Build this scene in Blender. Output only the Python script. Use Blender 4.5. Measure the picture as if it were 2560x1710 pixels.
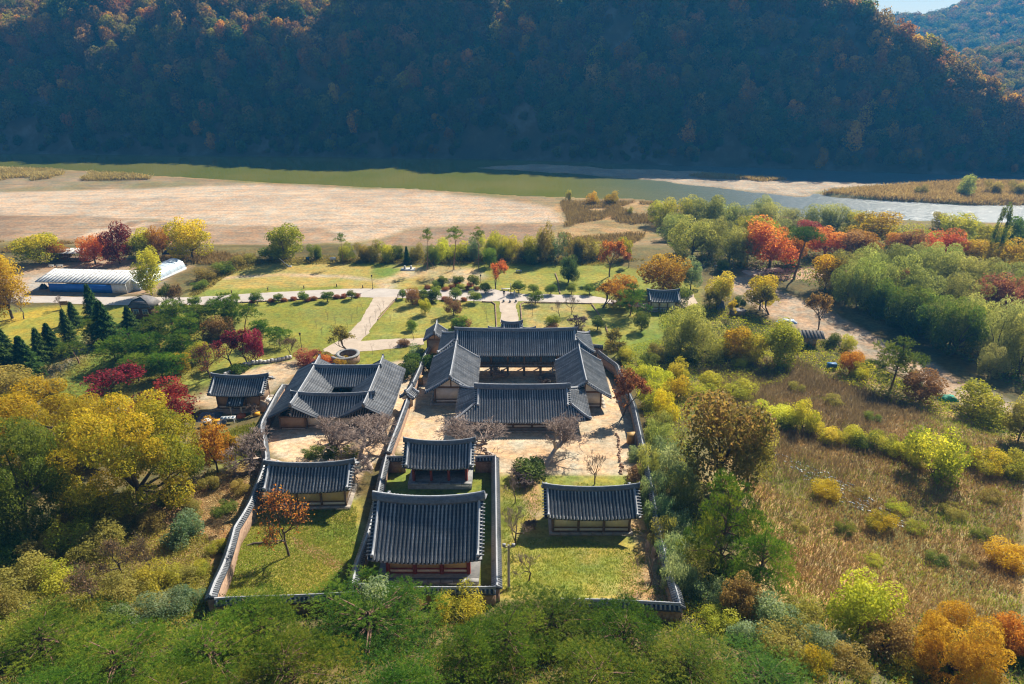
import bpy, math, random
import numpy as np
R = math.radians
for o in list(bpy.data.objects):
    bpy.data.objects.remove(o)
scene = bpy.context.scene
col = scene.collection

# ------------------------------------------------------------------ camera, sky, sun, exposure
CAM_H, PITCH, FOC = 55.0, R(24.0), 1707.0        # metres above the garden, downward tilt, focal length in px of a 2560 px wide frame
cam_d = bpy.data.cameras.new('camera'); cam = bpy.data.objects.new('camera', cam_d); col.objects.link(cam)
cam.location = (0, 0, CAM_H); cam.rotation_euler = (R(90) - PITCH, 0, 0)
cam_d.sensor_width = 36.0; cam_d.lens = 36.0 * FOC / 2560.0; cam_d.clip_start = 0.5; cam_d.clip_end = 20000
scene.camera = cam

SUN_EL, SUN_AZ = R(40.5), R(37.0)                # azimuth: to the right of the viewing direction (+Y)
world = bpy.data.worlds.new('World'); scene.world = world; world.use_nodes = True
wn = world.node_tree.nodes; wl = world.node_tree.links
sky = wn.new('ShaderNodeTexSky'); sky.sky_type = 'NISHITA'; sky.sun_disc = False
sky.sun_elevation = SUN_EL; sky.sun_rotation = SUN_AZ; sky.air_density = 1.0; sky.dust_density = 0.3; sky.ozone_density = 2.0
bg = wn['Background']; bg.inputs['Strength'].default_value = 0.05
wl.new(sky.outputs['Color'], bg.inputs['Color'])
sun_d = bpy.data.lights.new('sun', 'SUN'); sun_d.energy = 5.0; sun_d.angle = R(0.5); sun_d.color = (1.0, 0.92, 0.78)
sun = bpy.data.objects.new('sun', sun_d); col.objects.link(sun)
sun.rotation_euler = (R(90) - SUN_EL, 0, -SUN_AZ + math.pi)
sun.location = (150, 160, 300)
scene.view_settings.view_transform = 'Standard'; scene.view_settings.look = 'None'
scene.view_settings.exposure = 1.0; scene.view_settings.gamma = 1.0; scene.view_settings.use_curve_mapping = False
scene.render.engine = 'CYCLES'
scene.cycles.use_denoising = True
scene.cycles.max_bounces = 6; scene.cycles.diffuse_bounces = 3; scene.cycles.glossy_bounces = 2
scene.cycles.transmission_bounces = 4; scene.cycles.volume_bounces = 0; scene.cycles.transparent_max_bounces = 6
scene.cycles.caustics_reflective = False; scene.cycles.caustics_refractive = False
scene.cycles.volume_step_rate = 4.0
scene.cycles.pixel_filter_type = 'BLACKMAN_HARRIS'; scene.cycles.filter_width = 1.15

# ------------------------------------------------------------------ helpers
SP, CP = math.sin(PITCH), math.cos(PITCH)
def U(px, py, z=0.0):
    """a pixel of the 2560x1710 photograph -> the point of the place that lies there at height z"""
    u = (px - 1280) / FOC; v = (py - 855) / FOC
    t = (CAM_H - z) / (SP + v * CP)
    return (u * t, t * (CP - v * SP), z)
def depth(X, Y, Z): return Y * CP + (CAM_H - Z) * SP
def zat(py, Y):
    v = (py - 855) / FOC
    return CAM_H - Y * (SP + v * CP) / (CP - v * SP)

class MB:
    def __init__(s): s.V = []; s.Q = []; s.T = []; s.n = 0
    def add(s, V, Q=None, T=None):
        V = np.asarray(V, float).reshape(-1, 3); s.V.append(V)
        if Q is not None and len(Q): s.Q.append(np.asarray(Q, int).reshape(-1, 4) + s.n)
        if T is not None and len(T): s.T.append(np.asarray(T, int).reshape(-1, 3) + s.n)
        s.n += len(V); return s
    def box(s, c, d, rz=0.0, taper=1.0):
        x, y, z = d[0] / 2, d[1] / 2, d[2] / 2
        P = np.array([[-x, -y, -z], [x, -y, -z], [x, y, -z], [-x, y, -z], [-x * taper, -y * taper, z], [x * taper, -y * taper, z], [x * taper, y * taper, z], [-x * taper, y * taper, z]])
        if rz:
            c_, s_ = math.cos(rz), math.sin(rz); P[:, :2] = P[:, :2] @ np.array([[c_, s_], [-s_, c_]])
        return s.add(P + np.asarray(c, float), [[0, 3, 2, 1], [4, 5, 6, 7], [0, 1, 5, 4], [1, 2, 6, 5], [2, 3, 7, 6], [3, 0, 4, 7]])
    def tube(s, pts, rad, n=6, caps=True):
        P = np.asarray(pts, float); m = len(P); rad = np.broadcast_to(np.asarray(rad, float), (m,))
        tg = np.gradient(P, axis=0); tg /= np.linalg.norm(tg, axis=1)[:, None] + 1e-9
        ref = np.where(np.abs(tg[:, 2:3]) > .9, np.array([[1., 0, 0]]), np.array([[0, 0, 1.]]))
        a = np.cross(tg, ref); a /= np.linalg.norm(a, axis=1)[:, None] + 1e-9; b = np.cross(tg, a)
        th = np.arange(n) * 2 * math.pi / n
        ring = P[:, None, :] + rad[:, None, None] * (np.cos(th)[None, :, None] * a[:, None, :] + np.sin(th)[None, :, None] * b[:, None, :])
        i = np.arange(m - 1)[:, None] * n; j = np.arange(n)[None, :]; k = (j + 1) % n
        Q = np.stack([i + j, i + k, i + n + k, i + n + j], -1).reshape(-1, 4)
        T = []
        if caps:
            T += [[0, q, q + 1] for q in range(1, n - 1)] + [[(m - 1) * n, (m - 1) * n + q + 1, (m - 1) * n + q] for q in range(1, n - 1)]
        return s.add(ring.reshape(-1, 3), Q, T)
    def sweep(s, path, prof, caps=True):
        """closed profile (k,2: sideways, up) carried along a path, kept upright"""
        P = np.asarray(path, float); pr = np.asarray(prof, float); m, k = len(P), len(pr)
        tg = np.gradient(P, axis=0); tg[:, 2] = 0; tg /= np.linalg.norm(tg, axis=1)[:, None] + 1e-9
        sd = np.stack([tg[:, 1], -tg[:, 0], np.zeros(m)], -1)
        ring = P[:, None, :] + pr[None, :, 0:1] * sd[:, None, :] + pr[None, :, 1:2] * np.array([0, 0, 1.])
        i = np.arange(m - 1)[:, None] * k; j = np.arange(k)[None, :]; l = (j + 1) % k
        Q = np.stack([i + j, i + k + j, i + k + l, i + l], -1).reshape(-1, 4)
        T = []
        if caps:
            T += [[0, q, q + 1] for q in range(1, k - 1)] + [[(m - 1) * k, (m - 1) * k + q + 1, (m - 1) * k + q] for q in range(1, k - 1)]
        return s.add(ring.reshape(-1, 3), Q, T)
    def lathe(s, prof, n=12, c=(0, 0, 0)):
        pr = np.asarray(prof, float); m = len(pr); th = np.arange(n) * 2 * math.pi / n
        ring = np.stack([pr[:, 0:1] * np.cos(th), pr[:, 0:1] * np.sin(th), np.repeat(pr[:, 1:2], n, 1)], -1) + np.asarray(c, float)
        i = np.arange(m - 1)[:, None] * n; j = np.arange(n)[None, :]; k = (j + 1) % n
        return s.add(ring.reshape(-1, 3), np.stack([i + j, i + k, i + n + k, i + n + j], -1).reshape(-1, 4))
    def mesh(s, name, mat=None, smooth=False, attr=None):
        V = np.concatenate(s.V) if s.V else np.zeros((0, 3))
        Q = np.concatenate(s.Q) if s.Q else np.zeros((0, 4), int); T = np.concatenate(s.T) if s.T else np.zeros((0, 3), int)
        return fastmesh(name, V, Q, T, mat, smooth, attr)
    def build(s, name, mat, parent=None, smooth=False, attr=None, **kw):
        return link(name, s.mesh(name, mat, smooth, attr), parent, **kw)

def fastmesh(name, V, Q=None, T=None, mat=None, smooth=False, attr=None, color=None):
    me = bpy.data.meshes.new(name)
    Q = np.zeros((0, 4), int) if Q is None else np.asarray(Q, int).reshape(-1, 4)
    T = np.zeros((0, 3), int) if T is None else np.asarray(T, int).reshape(-1, 3)
    me.vertices.add(len(V)); me.vertices.foreach_set('co', np.asarray(V, np.float32).ravel())
    nl = Q.size + T.size; me.loops.add(nl)
    me.loops.foreach_set('vertex_index', np.concatenate([Q.ravel(), T.ravel()]).astype(np.int32))
    me.polygons.add(len(Q) + len(T))
    st = np.concatenate([np.arange(len(Q)) * 4, Q.size + np.arange(len(T)) * 3]).astype(np.int32)
    me.polygons.foreach_set('loop_start', st)
    me.update(calc_edges=True)
    if smooth: me.polygons.foreach_set('use_smooth', np.ones(len(Q) + len(T), bool))
    if attr is not None:
        a = me.attributes.new('v', 'FLOAT', 'POINT'); a.data.foreach_set('value', np.asarray(attr, np.float32))
    if color is not None:
        a = me.attributes.new('zone', 'FLOAT_COLOR', 'POINT')
        a.data.foreach_set('color', np.concatenate([color, np.ones((len(color), 1))], 1).astype(np.float32).ravel())
    if mat is not None: me.materials.append(mat)
    return me

def link(name, data, parent=None, loc=None, rot=None, scale=None, label=None, cat=None, group=None, kind=None):
    o = bpy.data.objects.new(name, data); col.objects.link(o)
    if parent is not None: o.parent = parent
    if loc is not None: o.location = loc
    if rot is not None: o.rotation_euler = rot if hasattr(rot, '__len__') else (0, 0, rot)
    if scale is not None: o.scale = scale if hasattr(scale, '__len__') else (scale,) * 3
    if label: o['label'] = label
    if cat: o['category'] = cat
    if group: o['group'] = group
    if kind: o['kind'] = kind
    return o
def thing(name, label, cat, loc, rz=0.0, group=None):
    return link(name, None, None, loc, rz, None, label, cat, group)

# ------------------------------------------------------------------ materials
def nodes(name):
    m = bpy.data.materials.new(name); m.use_nodes = True
    n = m.node_tree.nodes; l = m.node_tree.links
    return m, n, l, n['Principled BSDF']
def surf(name, a, b, scale=1.0, rough=.8, bump=.2, bscale=None, c=None, detail=5, spec=.3, coord='Object', wave=None, rand=0.0):
    """procedural surface: two or three colours mixed by noise, a finer noise as relief, optional per-object variation"""
    m, n, l, p = nodes(name)
    tc = n.new('ShaderNodeTexCoord'); nz = n.new('ShaderNodeTexNoise'); nz.inputs['Scale'].default_value = scale; nz.inputs['Detail'].default_value = detail; nz.inputs['Roughness'].default_value = .65
    cv = n.new('ShaderNodeNewGeometry').outputs['Position'] if coord == 'World' else tc.outputs[coord]; l.new(cv, nz.inputs['Vector'])
    cr = n.new('ShaderNodeValToRGB'); cr.color_ramp.elements[0].position = .32; cr.color_ramp.elements[1].position = .68
    cr.color_ramp.elements[0].color = (*a, 1); cr.color_ramp.elements[1].color = (*b, 1)
    if c is not None:
        e = cr.color_ramp.elements.new(.5); e.color = (*c, 1)
    l.new(nz.outputs['Fac'], cr.inputs['Fac']); out = cr.outputs['Color']
    if rand:
        oi = n.new('ShaderNodeObjectInfo'); hs = n.new('ShaderNodeHueSaturation'); mr = n.new('ShaderNodeMapRange')
        mr.inputs['To Min'].default_value = 1 - rand; mr.inputs['To Max'].default_value = 1 + rand
        l.new(oi.outputs['Random'], mr.inputs['Value']); l.new(mr.outputs[0], hs.inputs['Value']); l.new(out, hs.inputs['Color']); out = hs.outputs['Color']
    l.new(out, p.inputs['Base Color'])
    p.inputs['Roughness'].default_value = rough; p.inputs['Specular IOR Level'].default_value = spec
    if bump:
        n2 = n.new('ShaderNodeTexNoise'); n2.inputs['Scale'].default_value = bscale or scale * 6; n2.inputs['Detail'].default_value = 4
        l.new(cv, n2.inputs['Vector']); bp = n.new('ShaderNodeBump'); bp.inputs['Strength'].default_value = bump; bp.inputs['Distance'].default_value = .05
        l.new(n2.outputs['Fac'], bp.inputs['Height']); l.new(bp.outputs['Normal'], p.inputs['Normal'])
    return m
def leaf(name, cols, trans=.55, gloss=.006, var=.18, hue=.02, gain=1.3, tint=(1.25, 1.15, .7)):
    """foliage: leaf colour varies leaf by leaf (attribute v) and plant by plant; light passes through"""
    m = bpy.data.materials.new(name); m.use_nodes = True; n = m.node_tree.nodes; l = m.node_tree.links
    n.remove(n['Principled BSDF']); out = n['Material Output']
    at = n.new('ShaderNodeAttribute'); at.attribute_name = 'v'
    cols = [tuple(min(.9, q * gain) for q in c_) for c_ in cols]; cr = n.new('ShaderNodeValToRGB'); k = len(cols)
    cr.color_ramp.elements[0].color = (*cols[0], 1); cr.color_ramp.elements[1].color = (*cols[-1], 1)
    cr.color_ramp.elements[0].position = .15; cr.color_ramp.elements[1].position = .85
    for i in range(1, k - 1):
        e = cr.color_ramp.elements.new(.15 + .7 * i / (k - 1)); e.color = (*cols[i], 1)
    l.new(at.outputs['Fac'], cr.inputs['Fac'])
    oi = n.new('ShaderNodeObjectInfo'); hs = n.new('ShaderNodeHueSaturation')
    m1 = n.new('ShaderNodeMapRange'); m1.inputs['To Min'].default_value = 1 - var; m1.inputs['To Max'].default_value = 1 + var
    m2 = n.new('ShaderNodeMapRange'); m2.inputs['To Min'].default_value = .5 - hue; m2.inputs['To Max'].default_value = .5 + hue
    fr = n.new('ShaderNodeMath'); fr.operation = 'FRACT'; mu = n.new('ShaderNodeMath'); mu.operation = 'MULTIPLY'; mu.inputs[1].default_value = 7.31
    l.new(oi.outputs['Random'], m1.inputs['Value']); l.new(oi.outputs['Random'], mu.inputs[0]); l.new(mu.outputs[0], fr.inputs[0]); l.new(fr.outputs[0], m2.inputs['Value'])
    l.new(m1.outputs[0], hs.inputs['Value']); l.new(m2.outputs[0], hs.inputs['Hue']); l.new(cr.outputs['Color'], hs.inputs['Color'])
    df = n.new('ShaderNodeBsdfDiffuse'); tr = n.new('ShaderNodeBsdfTranslucent'); mx = n.new('ShaderNodeMixShader'); mx.inputs[0].default_value = trans
    tn = n.new('ShaderNodeMixRGB'); tn.blend_type = 'MULTIPLY'; tn.inputs[0].default_value = 1; tn.inputs[2].default_value = (*tint, 1)
    l.new(hs.outputs['Color'], df.inputs['Color']); l.new(hs.outputs['Color'], tn.inputs[1]); l.new(tn.outputs[0], tr.inputs['Color'])
    l.new(df.outputs[0], mx.inputs[1]); l.new(tr.outputs[0], mx.inputs[2])
    gl = n.new('ShaderNodeBsdfGlossy'); gl.inputs['Roughness'].default_value = .45; gl.inputs['Color'].default_value = (.9, .9, .85, 1); m3 = n.new('ShaderNodeMixShader'); m3.inputs[0].default_value = gloss
    l.new(mx.outputs[0], m3.inputs[1]); l.new(gl.outputs[0], m3.inputs[2]); l.new(m3.outputs[0], out.inputs['Surface'])
    return m

M = {}
M['tile'] = surf('roof_tile', (.15, .17, .20), (.36, .37, .385), .9, .38, .35, 14, spec=.65, rand=.28, c=(.235, .24, .245), detail=8)
M['pan'] = surf('pan_tile', (.022, .028, .04), (.045, .052, .068), 3.0, .5, .5, 9, spec=.5)
M['ridge'] = surf('ridge_tile', (.10, .11, .13), (.2, .21, .225), 2.5, .45, .5, 12, spec=.5, rand=.15)
M['capridge'] = surf('cap_ridge', (.26, .27, .29), (.44, .45, .47), 2.0, .5, .4, 10, spec=.5)
M['wood'] = surf('old_wood', (.12, .075, .045), (.22, .14, .085), 3.0, .75, .3, 20)
M['woodgrey'] = surf('grey_wood', (.24, .215, .19), (.38, .35, .31), 2.0, .45, .3, 18)
M['redwood'] = surf('red_painted_wood', (.17, .028, .02), (.25, .045, .03), 4.0, .6, .15, 20)
M['plaster'] = surf('white_plaster', (.66, .61, .54), (.80, .76, .70), 1.2, .85, .1, 10)
M['ochre'] = surf('ochre_plaster', (.56, .42, .23), (.66, .52, .31), 1.0, .85, .1, 10)
M['clay'] = surf('clay_wall', (.34, .22, .14), (.46, .32, .21), 1.4, .9, .4, 8)
M['stone'] = surf('podium_stone', (.30, .25, .20), (.46, .40, .33), 1.5, .85, .5, 6)
M['greystone'] = surf('grey_stone', (.20, .20, .20), (.34, .33, .31), 2.5, .85, .5, 8)
M['rubble'] = surf('rubble_wall', (.24, .15, .10), (.46, .32, .22), 3.2, .9, .8, 7, c=(.34, .22, .15))
M['bark'] = surf('bark', (.075, .055, .04), (.15, .115, .085), 3.0, .9, .6, 12)
M['palebark'] = surf('pale_bark', (.34, .25, .19), (.55, .44, .35), 2.0, .8, .3, 10)
M['twig'] = surf('twig', (.19, .135, .105), (.31, .235, .19), 1.0, .85, 0)
M['twigpale'] = surf('pale_twig', (.25, .18, .145), (.42, .32, .26), 1.0, .85, 0)
M['pinebark'] = surf('pine_bark', (.14, .075, .05), (.25, .15, .10), 3.0, .9, .6, 12)
M['concrete'] = surf('road_concrete', (.42, .36, .31), (.52, .46, .40), .35, .85, .15, 6, c=(.47, .41, .355))
M['dirt'] = surf('path_dirt', (.42, .33, .245), (.54, .44, .34), .5, .9, .3, 5)
# ------------------------------------------------------------------ terrain: one height function for the whole place
rngT = np.random.default_rng(5)
_NG = rngT.random((64, 64))
def vnoise(x, y, sc):
    x = np.asarray(x, float) / sc + 1000; y = np.asarray(y, float) / sc + 1000
    xi = np.floor(x).astype(int); yi = np.floor(y).astype(int); fx = x - xi; fy = y - yi
    fx = fx * fx * (3 - 2 * fx); fy = fy * fy * (3 - 2 * fy)
    g = lambda a, b: _NG[a % 64, b % 64]
    return (g(xi, yi) * (1 - fx) + g(xi + 1, yi) * fx) * (1 - fy) + (g(xi, yi + 1) * (1 - fx) + g(xi + 1, yi + 1) * fx) * fy
def fbm(x, y, sc, o=4):
    r = 0; a = .5
    for i in range(o):
        r = r + a * vnoise(x + 17.3 * i, y - 9.1 * i, sc / 2 ** i); a *= .5
    return r - .47
def sstep(a, b, x):
    t = np.clip((x - a) / (b - a), 0, 1); return t * t * (3 - 2 * t)
def sdist(poly, x, y):
    """signed distance to a polygon, negative inside"""
    P = np.asarray(poly, float); n = len(P); d = np.full(np.shape(x), 1e18); ins = np.zeros(np.shape(x), bool)
    for i in range(n):
        ax, ay = P[i]; bx, by = P[(i + 1) % n]; ex, ey = bx - ax, by - ay
        t = np.clip(((x - ax) * ex + (y - ay) * ey) / (ex * ex + ey * ey + 1e-12), 0, 1)
        d = np.minimum(d, (x - ax - t * ex) ** 2 + (y - ay - t * ey) ** 2)
        c = ((ay > y) != (by > y)) & (x < ex * (y - ay) / (ey if ey else 1e-9) + ax)
        ins ^= c
    d = np.sqrt(d); return np.where(ins, -d, d)
WATER = -6.0
def flat(pts, z): return [U(a, b, z)[:2] for a, b in pts]
RIVER = [(-900, 520), (-700, 452)] + flat([(0, 419), (120, 424), (250, 432), (400, 444), (560, 452), (700, 461), (850, 468), (1000, 474), (1120, 481), (1250, 489), (1400, 496), (1600, 502), (1690, 512), (1800, 530), (1950, 543), (2150, 552), (2350, 556), (2560, 562)], WATER) + [(420, 215), (700, 150), (1500, 60), (1500, 700), (-900, 700)]
BAR = flat([(1178, 419), (1250, 414), (1330, 410), (1420, 413), (1520, 420), (1640, 424), (1760, 428), (1880, 440), (2000, 452), (2120, 455), (2250, 462), (2200, 470), (2080, 474), (2060, 486), (1990, 492), (1900, 483), (1840, 476), (1760, 467), (1660, 455), (1560, 446), (1440, 436), (1330, 428), (1240, 424)], WATER)
ISLE = flat([(2036, 482), (2110, 472), (2230, 465), (2330, 455), (2440, 452), (2560, 456), (2700, 465), (2700, 520), (2560, 512), (2430, 514), (2300, 508), (2180, 500), (2080, 494)], WATER)
_py = np.array([-80, 0, 20, 30, 40, 46, 50, 58, 63, 68, 75, 82, 90, 97, 104, 108, 112, 117, 190, 206, 226, 330, 9000.])
_pz = np.array([48, 30, 21, 16.5, 12, 9.6, 8, 6.2, 5.95, 5.85, 5.05, 4.2, 3.2, 2.2, .9, .35, .05, 0, 0, -3.2, -4.4, -4.7, -4.7])
def h(x, y, fine=True):
    x = np.asarray(x, float); y = np.asarray(y, float)
    z = .25 * (2 * np.interp(y, _py, _pz) + np.interp(y - 1.5, _py, _pz) + np.interp(y + 1.5, _py, _pz))
    left = sstep(-36, -44, x) * sstep(62, 76, y) * (1 - sstep(98, 108, y)); z = z - 1.0 * left
    right = sstep(20, 46, x) * (1 - sstep(104, 116, y)); z = z * (1 - .28 * right)
    gl = sstep(-58, -70, x) * sstep(78, 90, y) * (1 - sstep(108, 118, y)); z = z - 1.2 * gl      # a shallow valley with a stream bed on the left
    open_ = 1 - sstep(112, 117, y) * (1 - sstep(188, 196, y)) * sstep(-128, -120, x) * (1 - sstep(40, 48, x))
    inside = sstep(-33, -31, x) * (1 - sstep(15.5, 17.5, x)) * sstep(46, 49, y)
    z = z + fbm(x, y, 14, 4) * .9 * open_ * (1 - .85 * inside)
    riv = sdist(RIVER, x, y) + 5 * fbm(x, y, 22, 3); bar = sdist(BAR, x, y) + 9 * fbm(x * .55, y, 9, 4); isl = sdist(ISLE, x, y) + 4 * fbm(x, y, 12, 3)
    bed = -4.9 + (-7.6 + 4.9) * sstep(3.0, -5.0, riv)
    bed = np.maximum(bed, -7.6 + 1.78 * sstep(5, -2, bar)); bed = np.maximum(bed, -7.6 + 2.5 * sstep(3, -4, isl))
    k = sstep(205, 228, y)
    return z * (1 - k) + np.where(riv < 3.2, bed, z) * k
def ticks(spec):
    out = [spec[0][0]]
    for a, b, st in spec:
        n = max(1, int(round((b - a) / st))); out += list(np.linspace(a, b, n + 1)[1:])
    return np.array(out)
xs = ticks([(-6000, -1200, 900), (-1200, -500, 60), (-500, -200, 10), (-200, -75, 2.0), (-75, 75, .7), (75, 200, 2.0), (200, 500, 8), (500, 1200, 60), (1200, 6000, 900)])
ys = ticks([(-80, 10, 5), (10, 24, 1.0), (24, 130, .66), (130, 200, .9), (200, 260, 1.2), (260, 420, 1.8), (420, 700, 12), (700, 2000, 100), (2000, 9000, 1000)])
XX, YY = np.meshgrid(xs, ys); ZZ = h(XX.ravel(), YY.ravel()).reshape(XX.shape)
nx, ny = len(xs), len(ys)
import bisect
_xl, _yl, _zl = xs.tolist(), ys.tolist(), ZZ.tolist()
def hz(x, y):
    i = min(max(bisect.bisect_right(_xl, x) - 1, 0), nx - 2); j = min(max(bisect.bisect_right(_yl, y) - 1, 0), ny - 2)
    a = (x - _xl[i]) / (_xl[i + 1] - _xl[i]); b = (y - _yl[j]) / (_yl[j + 1] - _yl[j])
    return (_zl[j][i] * (1 - a) + _zl[j][i + 1] * a) * (1 - b) + (_zl[j + 1][i] * (1 - a) + _zl[j + 1][i + 1] * a) * b
def G(px, py):
    """pixel of the photograph -> the point of the ground that lies there"""
    z = 0.0
    for _ in range(40):
        X, Y, _z = U(px, py, z); z += .6 * (hz(X, Y) - z)
    X, Y, _z = U(px, py, z); return (X, Y, hz(X, Y))

gi = (np.arange(ny - 1)[:, None] * nx + np.arange(nx - 1)[None, :])
gQ = np.stack([gi, gi + 1, gi + nx + 1, gi + nx], -1).reshape(-1, 4)
fx_, fy_ = XX.ravel(), YY.ravel()
# what covers the ground where: polygons read off the photograph, blended over a metre or so with an uneven edge
gc = np.tile(np.array([.13, .105, .042]), (len(fx_), 1))
mixn = fbm(fx_, fy_, 9, 4)
gc = gc * (1 + 1.1 * mixn[:, None])
def zone(pts, c, c2=None, edge=1.0, z=None, wob=1.5, sc=7, patch=6, world=False):
    poly = pts if world else [(G(a, b)[:2] if z is None else U(a, b, z)[:2]) for a, b in pts]
    pa = np.array(poly); mg = edge + 2 * wob + 2
    ix = np.nonzero((fx_ > pa[:, 0].min() - mg) & (fx_ < pa[:, 0].max() + mg) & (fy_ > pa[:, 1].min() - mg) & (fy_ < pa[:, 1].max() + mg))[0]
    X, Y = fx_[ix], fy_[ix]
    sd = sdist(poly, X, Y) + wob * 2 * fbm(X + 31, Y, sc, 3)
    w = sstep(edge, -edge, sd)[:, None]
    cc = np.tile(np.asarray(c, float), (len(X), 1))
    if c2 is not None:
        t = sstep(-.16, .16, fbm(X - 77, Y + 13, patch, 4))[:, None]; cc = cc * (1 - t) + np.asarray(c2, float) * t
    gc[ix] = gc[ix] * (1 - w) + cc * w
GRASS, GRASS2, STRAW = (.21, .215, .035), (.29, .25, .05), (.38, .28, .085)
SAND, TILL, MUD = (.51, .385, .28), (.29, .195, .125), (.36, .27, .19)
COURT, COURT2 = (.46, .335, .22), (.53, .41, .29)
# beach and river plain
zone([(-900, 200), (900, 200), (900, 240), (420, 330), (-900, 560)], (.27, .19, .10), (.19, .165, .06), 6, world=True, wob=0, patch=18)
zone([(-700, 500), (0, 480), (300, 470), (480, 456), (700, 464), (900, 471), (1100, 483), (1260, 500), (1350, 512), (1405, 535), (1415, 556), (1300, 562), (1150, 564), (1010, 576), (965, 600), (900, 612), (850, 618), (838, 590), (800, 574), (600, 568), (420, 556), (250, 548), (200, 556), (-300, 545), (-700, 550)], SAND, (.46, .345, .25), 4, -4.7, 3, 10, 20)
zone([(-700, 550), (0, 537), (200, 540), (420, 556), (600, 568), (800, 574), (838, 590), (850, 618), (760, 630), (500, 626), (300, 610), (0, 604), (-700, 600)], TILL, (.36, .25, .165), 3, -4.5, 3, 9, 9)
zone([(965, 600), (1010, 576), (1150, 564), (1415, 557), (1370, 585), (1300, 606), (1180, 628), (1000, 640), (900, 640), (930, 615)], TILL, (.25, .165, .105), 2.5, -4.5, 2, 8, 9)
zone([(190, 600), (260, 562), (330, 548), (390, 560), (300, 585), (240, 602)], SAND, TILL, 2, -4.5, 2, 5, 5)
zone([(-700, 440), (0, 428), (250, 436), (480, 452), (620, 462), (400, 470), (0, 478), (-700, 480)], (.30, .22, .14), (.22, .185, .09), 5, -4.7, 3, 12, 14)
zone([(1400, 500), (1640, 505), (1660, 560), (1600, 600), (1500, 640), (1420, 640), (1330, 610), (1400, 580), (1420, 555), (1390, 520)], (.40, .255, .12), (.28, .20, .085), 4, -4.6, 3, 10, 7)
zone(BAR, (.42, .335, .25), (.36, .285, .215), 6, world=True, wob=2)
zone(ISLE, (.27, .22, .10), (.20, .20, .07), 4, world=True, wob=2, patch=9)
# garden lawns, left and right
zone([(-60, 770), (300, 765), (470, 745), (490, 720), (570, 680), (660, 655), (900, 650), (1010, 665), (1280, 650), (1500, 655), (1620, 680), (1700, 690), (1740, 720), (1740, 790), (1640, 850), (1620, 900), (1540, 890), (1500, 870), (1060, 900), (1000, 930), (850, 925), (700, 910), (560, 940), (440, 1000), (340, 1010), (100, 990), (-60, 900)], GRASS, (.22, .215, .045), 2, None, 1.5, 6, 8)
zone([(484, 736), (490, 722), (570, 683), (660, 659), (735, 654), (850, 656), (935, 668), (1000, 672), (1120, 682), (1180, 700), (1060, 715), (1010, 722), (857, 722), (601, 734)], STRAW, (.30, .26, .07), 1.5, None, 1.2, 5, 7)
zone([(486, 738), (520, 727), (600, 722), (720, 722), (857, 715), (857, 722), (601, 735)], (.20, .225, .04), None, 1.2, None, 1, 5)
zone([(985, 672), (1110, 665), (1200, 672), (1215, 695), (1190, 715), (1080, 700), (1040, 690), (1000, 700), (975, 722), (960, 700)], (.46, .34, .20), (.36, .28, .13), 2, None, 2, 5, 5)
zone([(935, 668), (1003, 672), (985, 690), (935, 695)], (.15, .20, .035), None, 1.5)
zone([(560, 692), (700, 684), (860, 688), (960, 702), (985, 720), (955, 722), (930, 702), (850, 694), (700, 690), (565, 697)], (.45, .34, .22), (.38, .29, .15), 1.0, None, .8)
zone([(1010, 755), (1210, 757), (1236, 762), (1238, 830), (1100, 842), (930, 838), (962, 785)], (.235, .235, .045), (.31, .265, .07), 1.2, None, 1, 5, 6)
zone([(1306, 757), (1470, 760), (1500, 790), (1520, 840), (1400, 850), (1310, 832)], (.25, .235, .06), (.33, .27, .10), 1.2, None, 1, 5, 5)
zone([(1470, 770), (1600, 780), (1700, 800), (1640, 860), (1590, 880), (1540, 850)], (.16, .21, .035), (.26, .24, .05), 1.5, None, 1, 5, 6)
zone([(1225, 682), (1390, 683), (1398, 734), (1310, 733), (1230, 720)], (.30, .26, .06), (.24, .24, .045), 1, None, .6, 5, 6)
zone([(1440, 690), (1600, 688), (1690, 705), (1650, 740), (1440, 736)], (.27, .25, .05), (.21, .225, .04), 1, None, .6, 5, 6)
zone([(0, 795), (80, 775), (170, 760), (230, 790), (200, 830), (90, 870), (0, 880)], (.36, .27, .04), (.24, .235, .04), 2, None, 1.5, 5, 5)
zone([(100, 985), (230, 905), (290, 870), (330, 900), (280, 960), (200, 1000)], (.13, .20, .03), (.17, .22, .04), 1.5, None, 1)
zone([(50, 980), (110, 960), (200, 890), (260, 850), (230, 835), (150, 900), (60, 950)], (.28, .225, .15), (.22, .20, .11), 1.5, None, 1.5, 4, 3)
# bare yard and parking at the upper left
zone([(0, 700), (30, 668), (120, 652), (430, 645), (470, 668), (430, 690), (390, 735), (0, 745)], (.38, .27, .18), (.30, .20, .13), 2, None, 1.5, 6, 6)
zone([(60, 700), (110, 680), (330, 680), (345, 700), (200, 708), (60, 730)], (.42, .36, .30), (.37, .31, .26), 1.5, None, 1)
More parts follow.
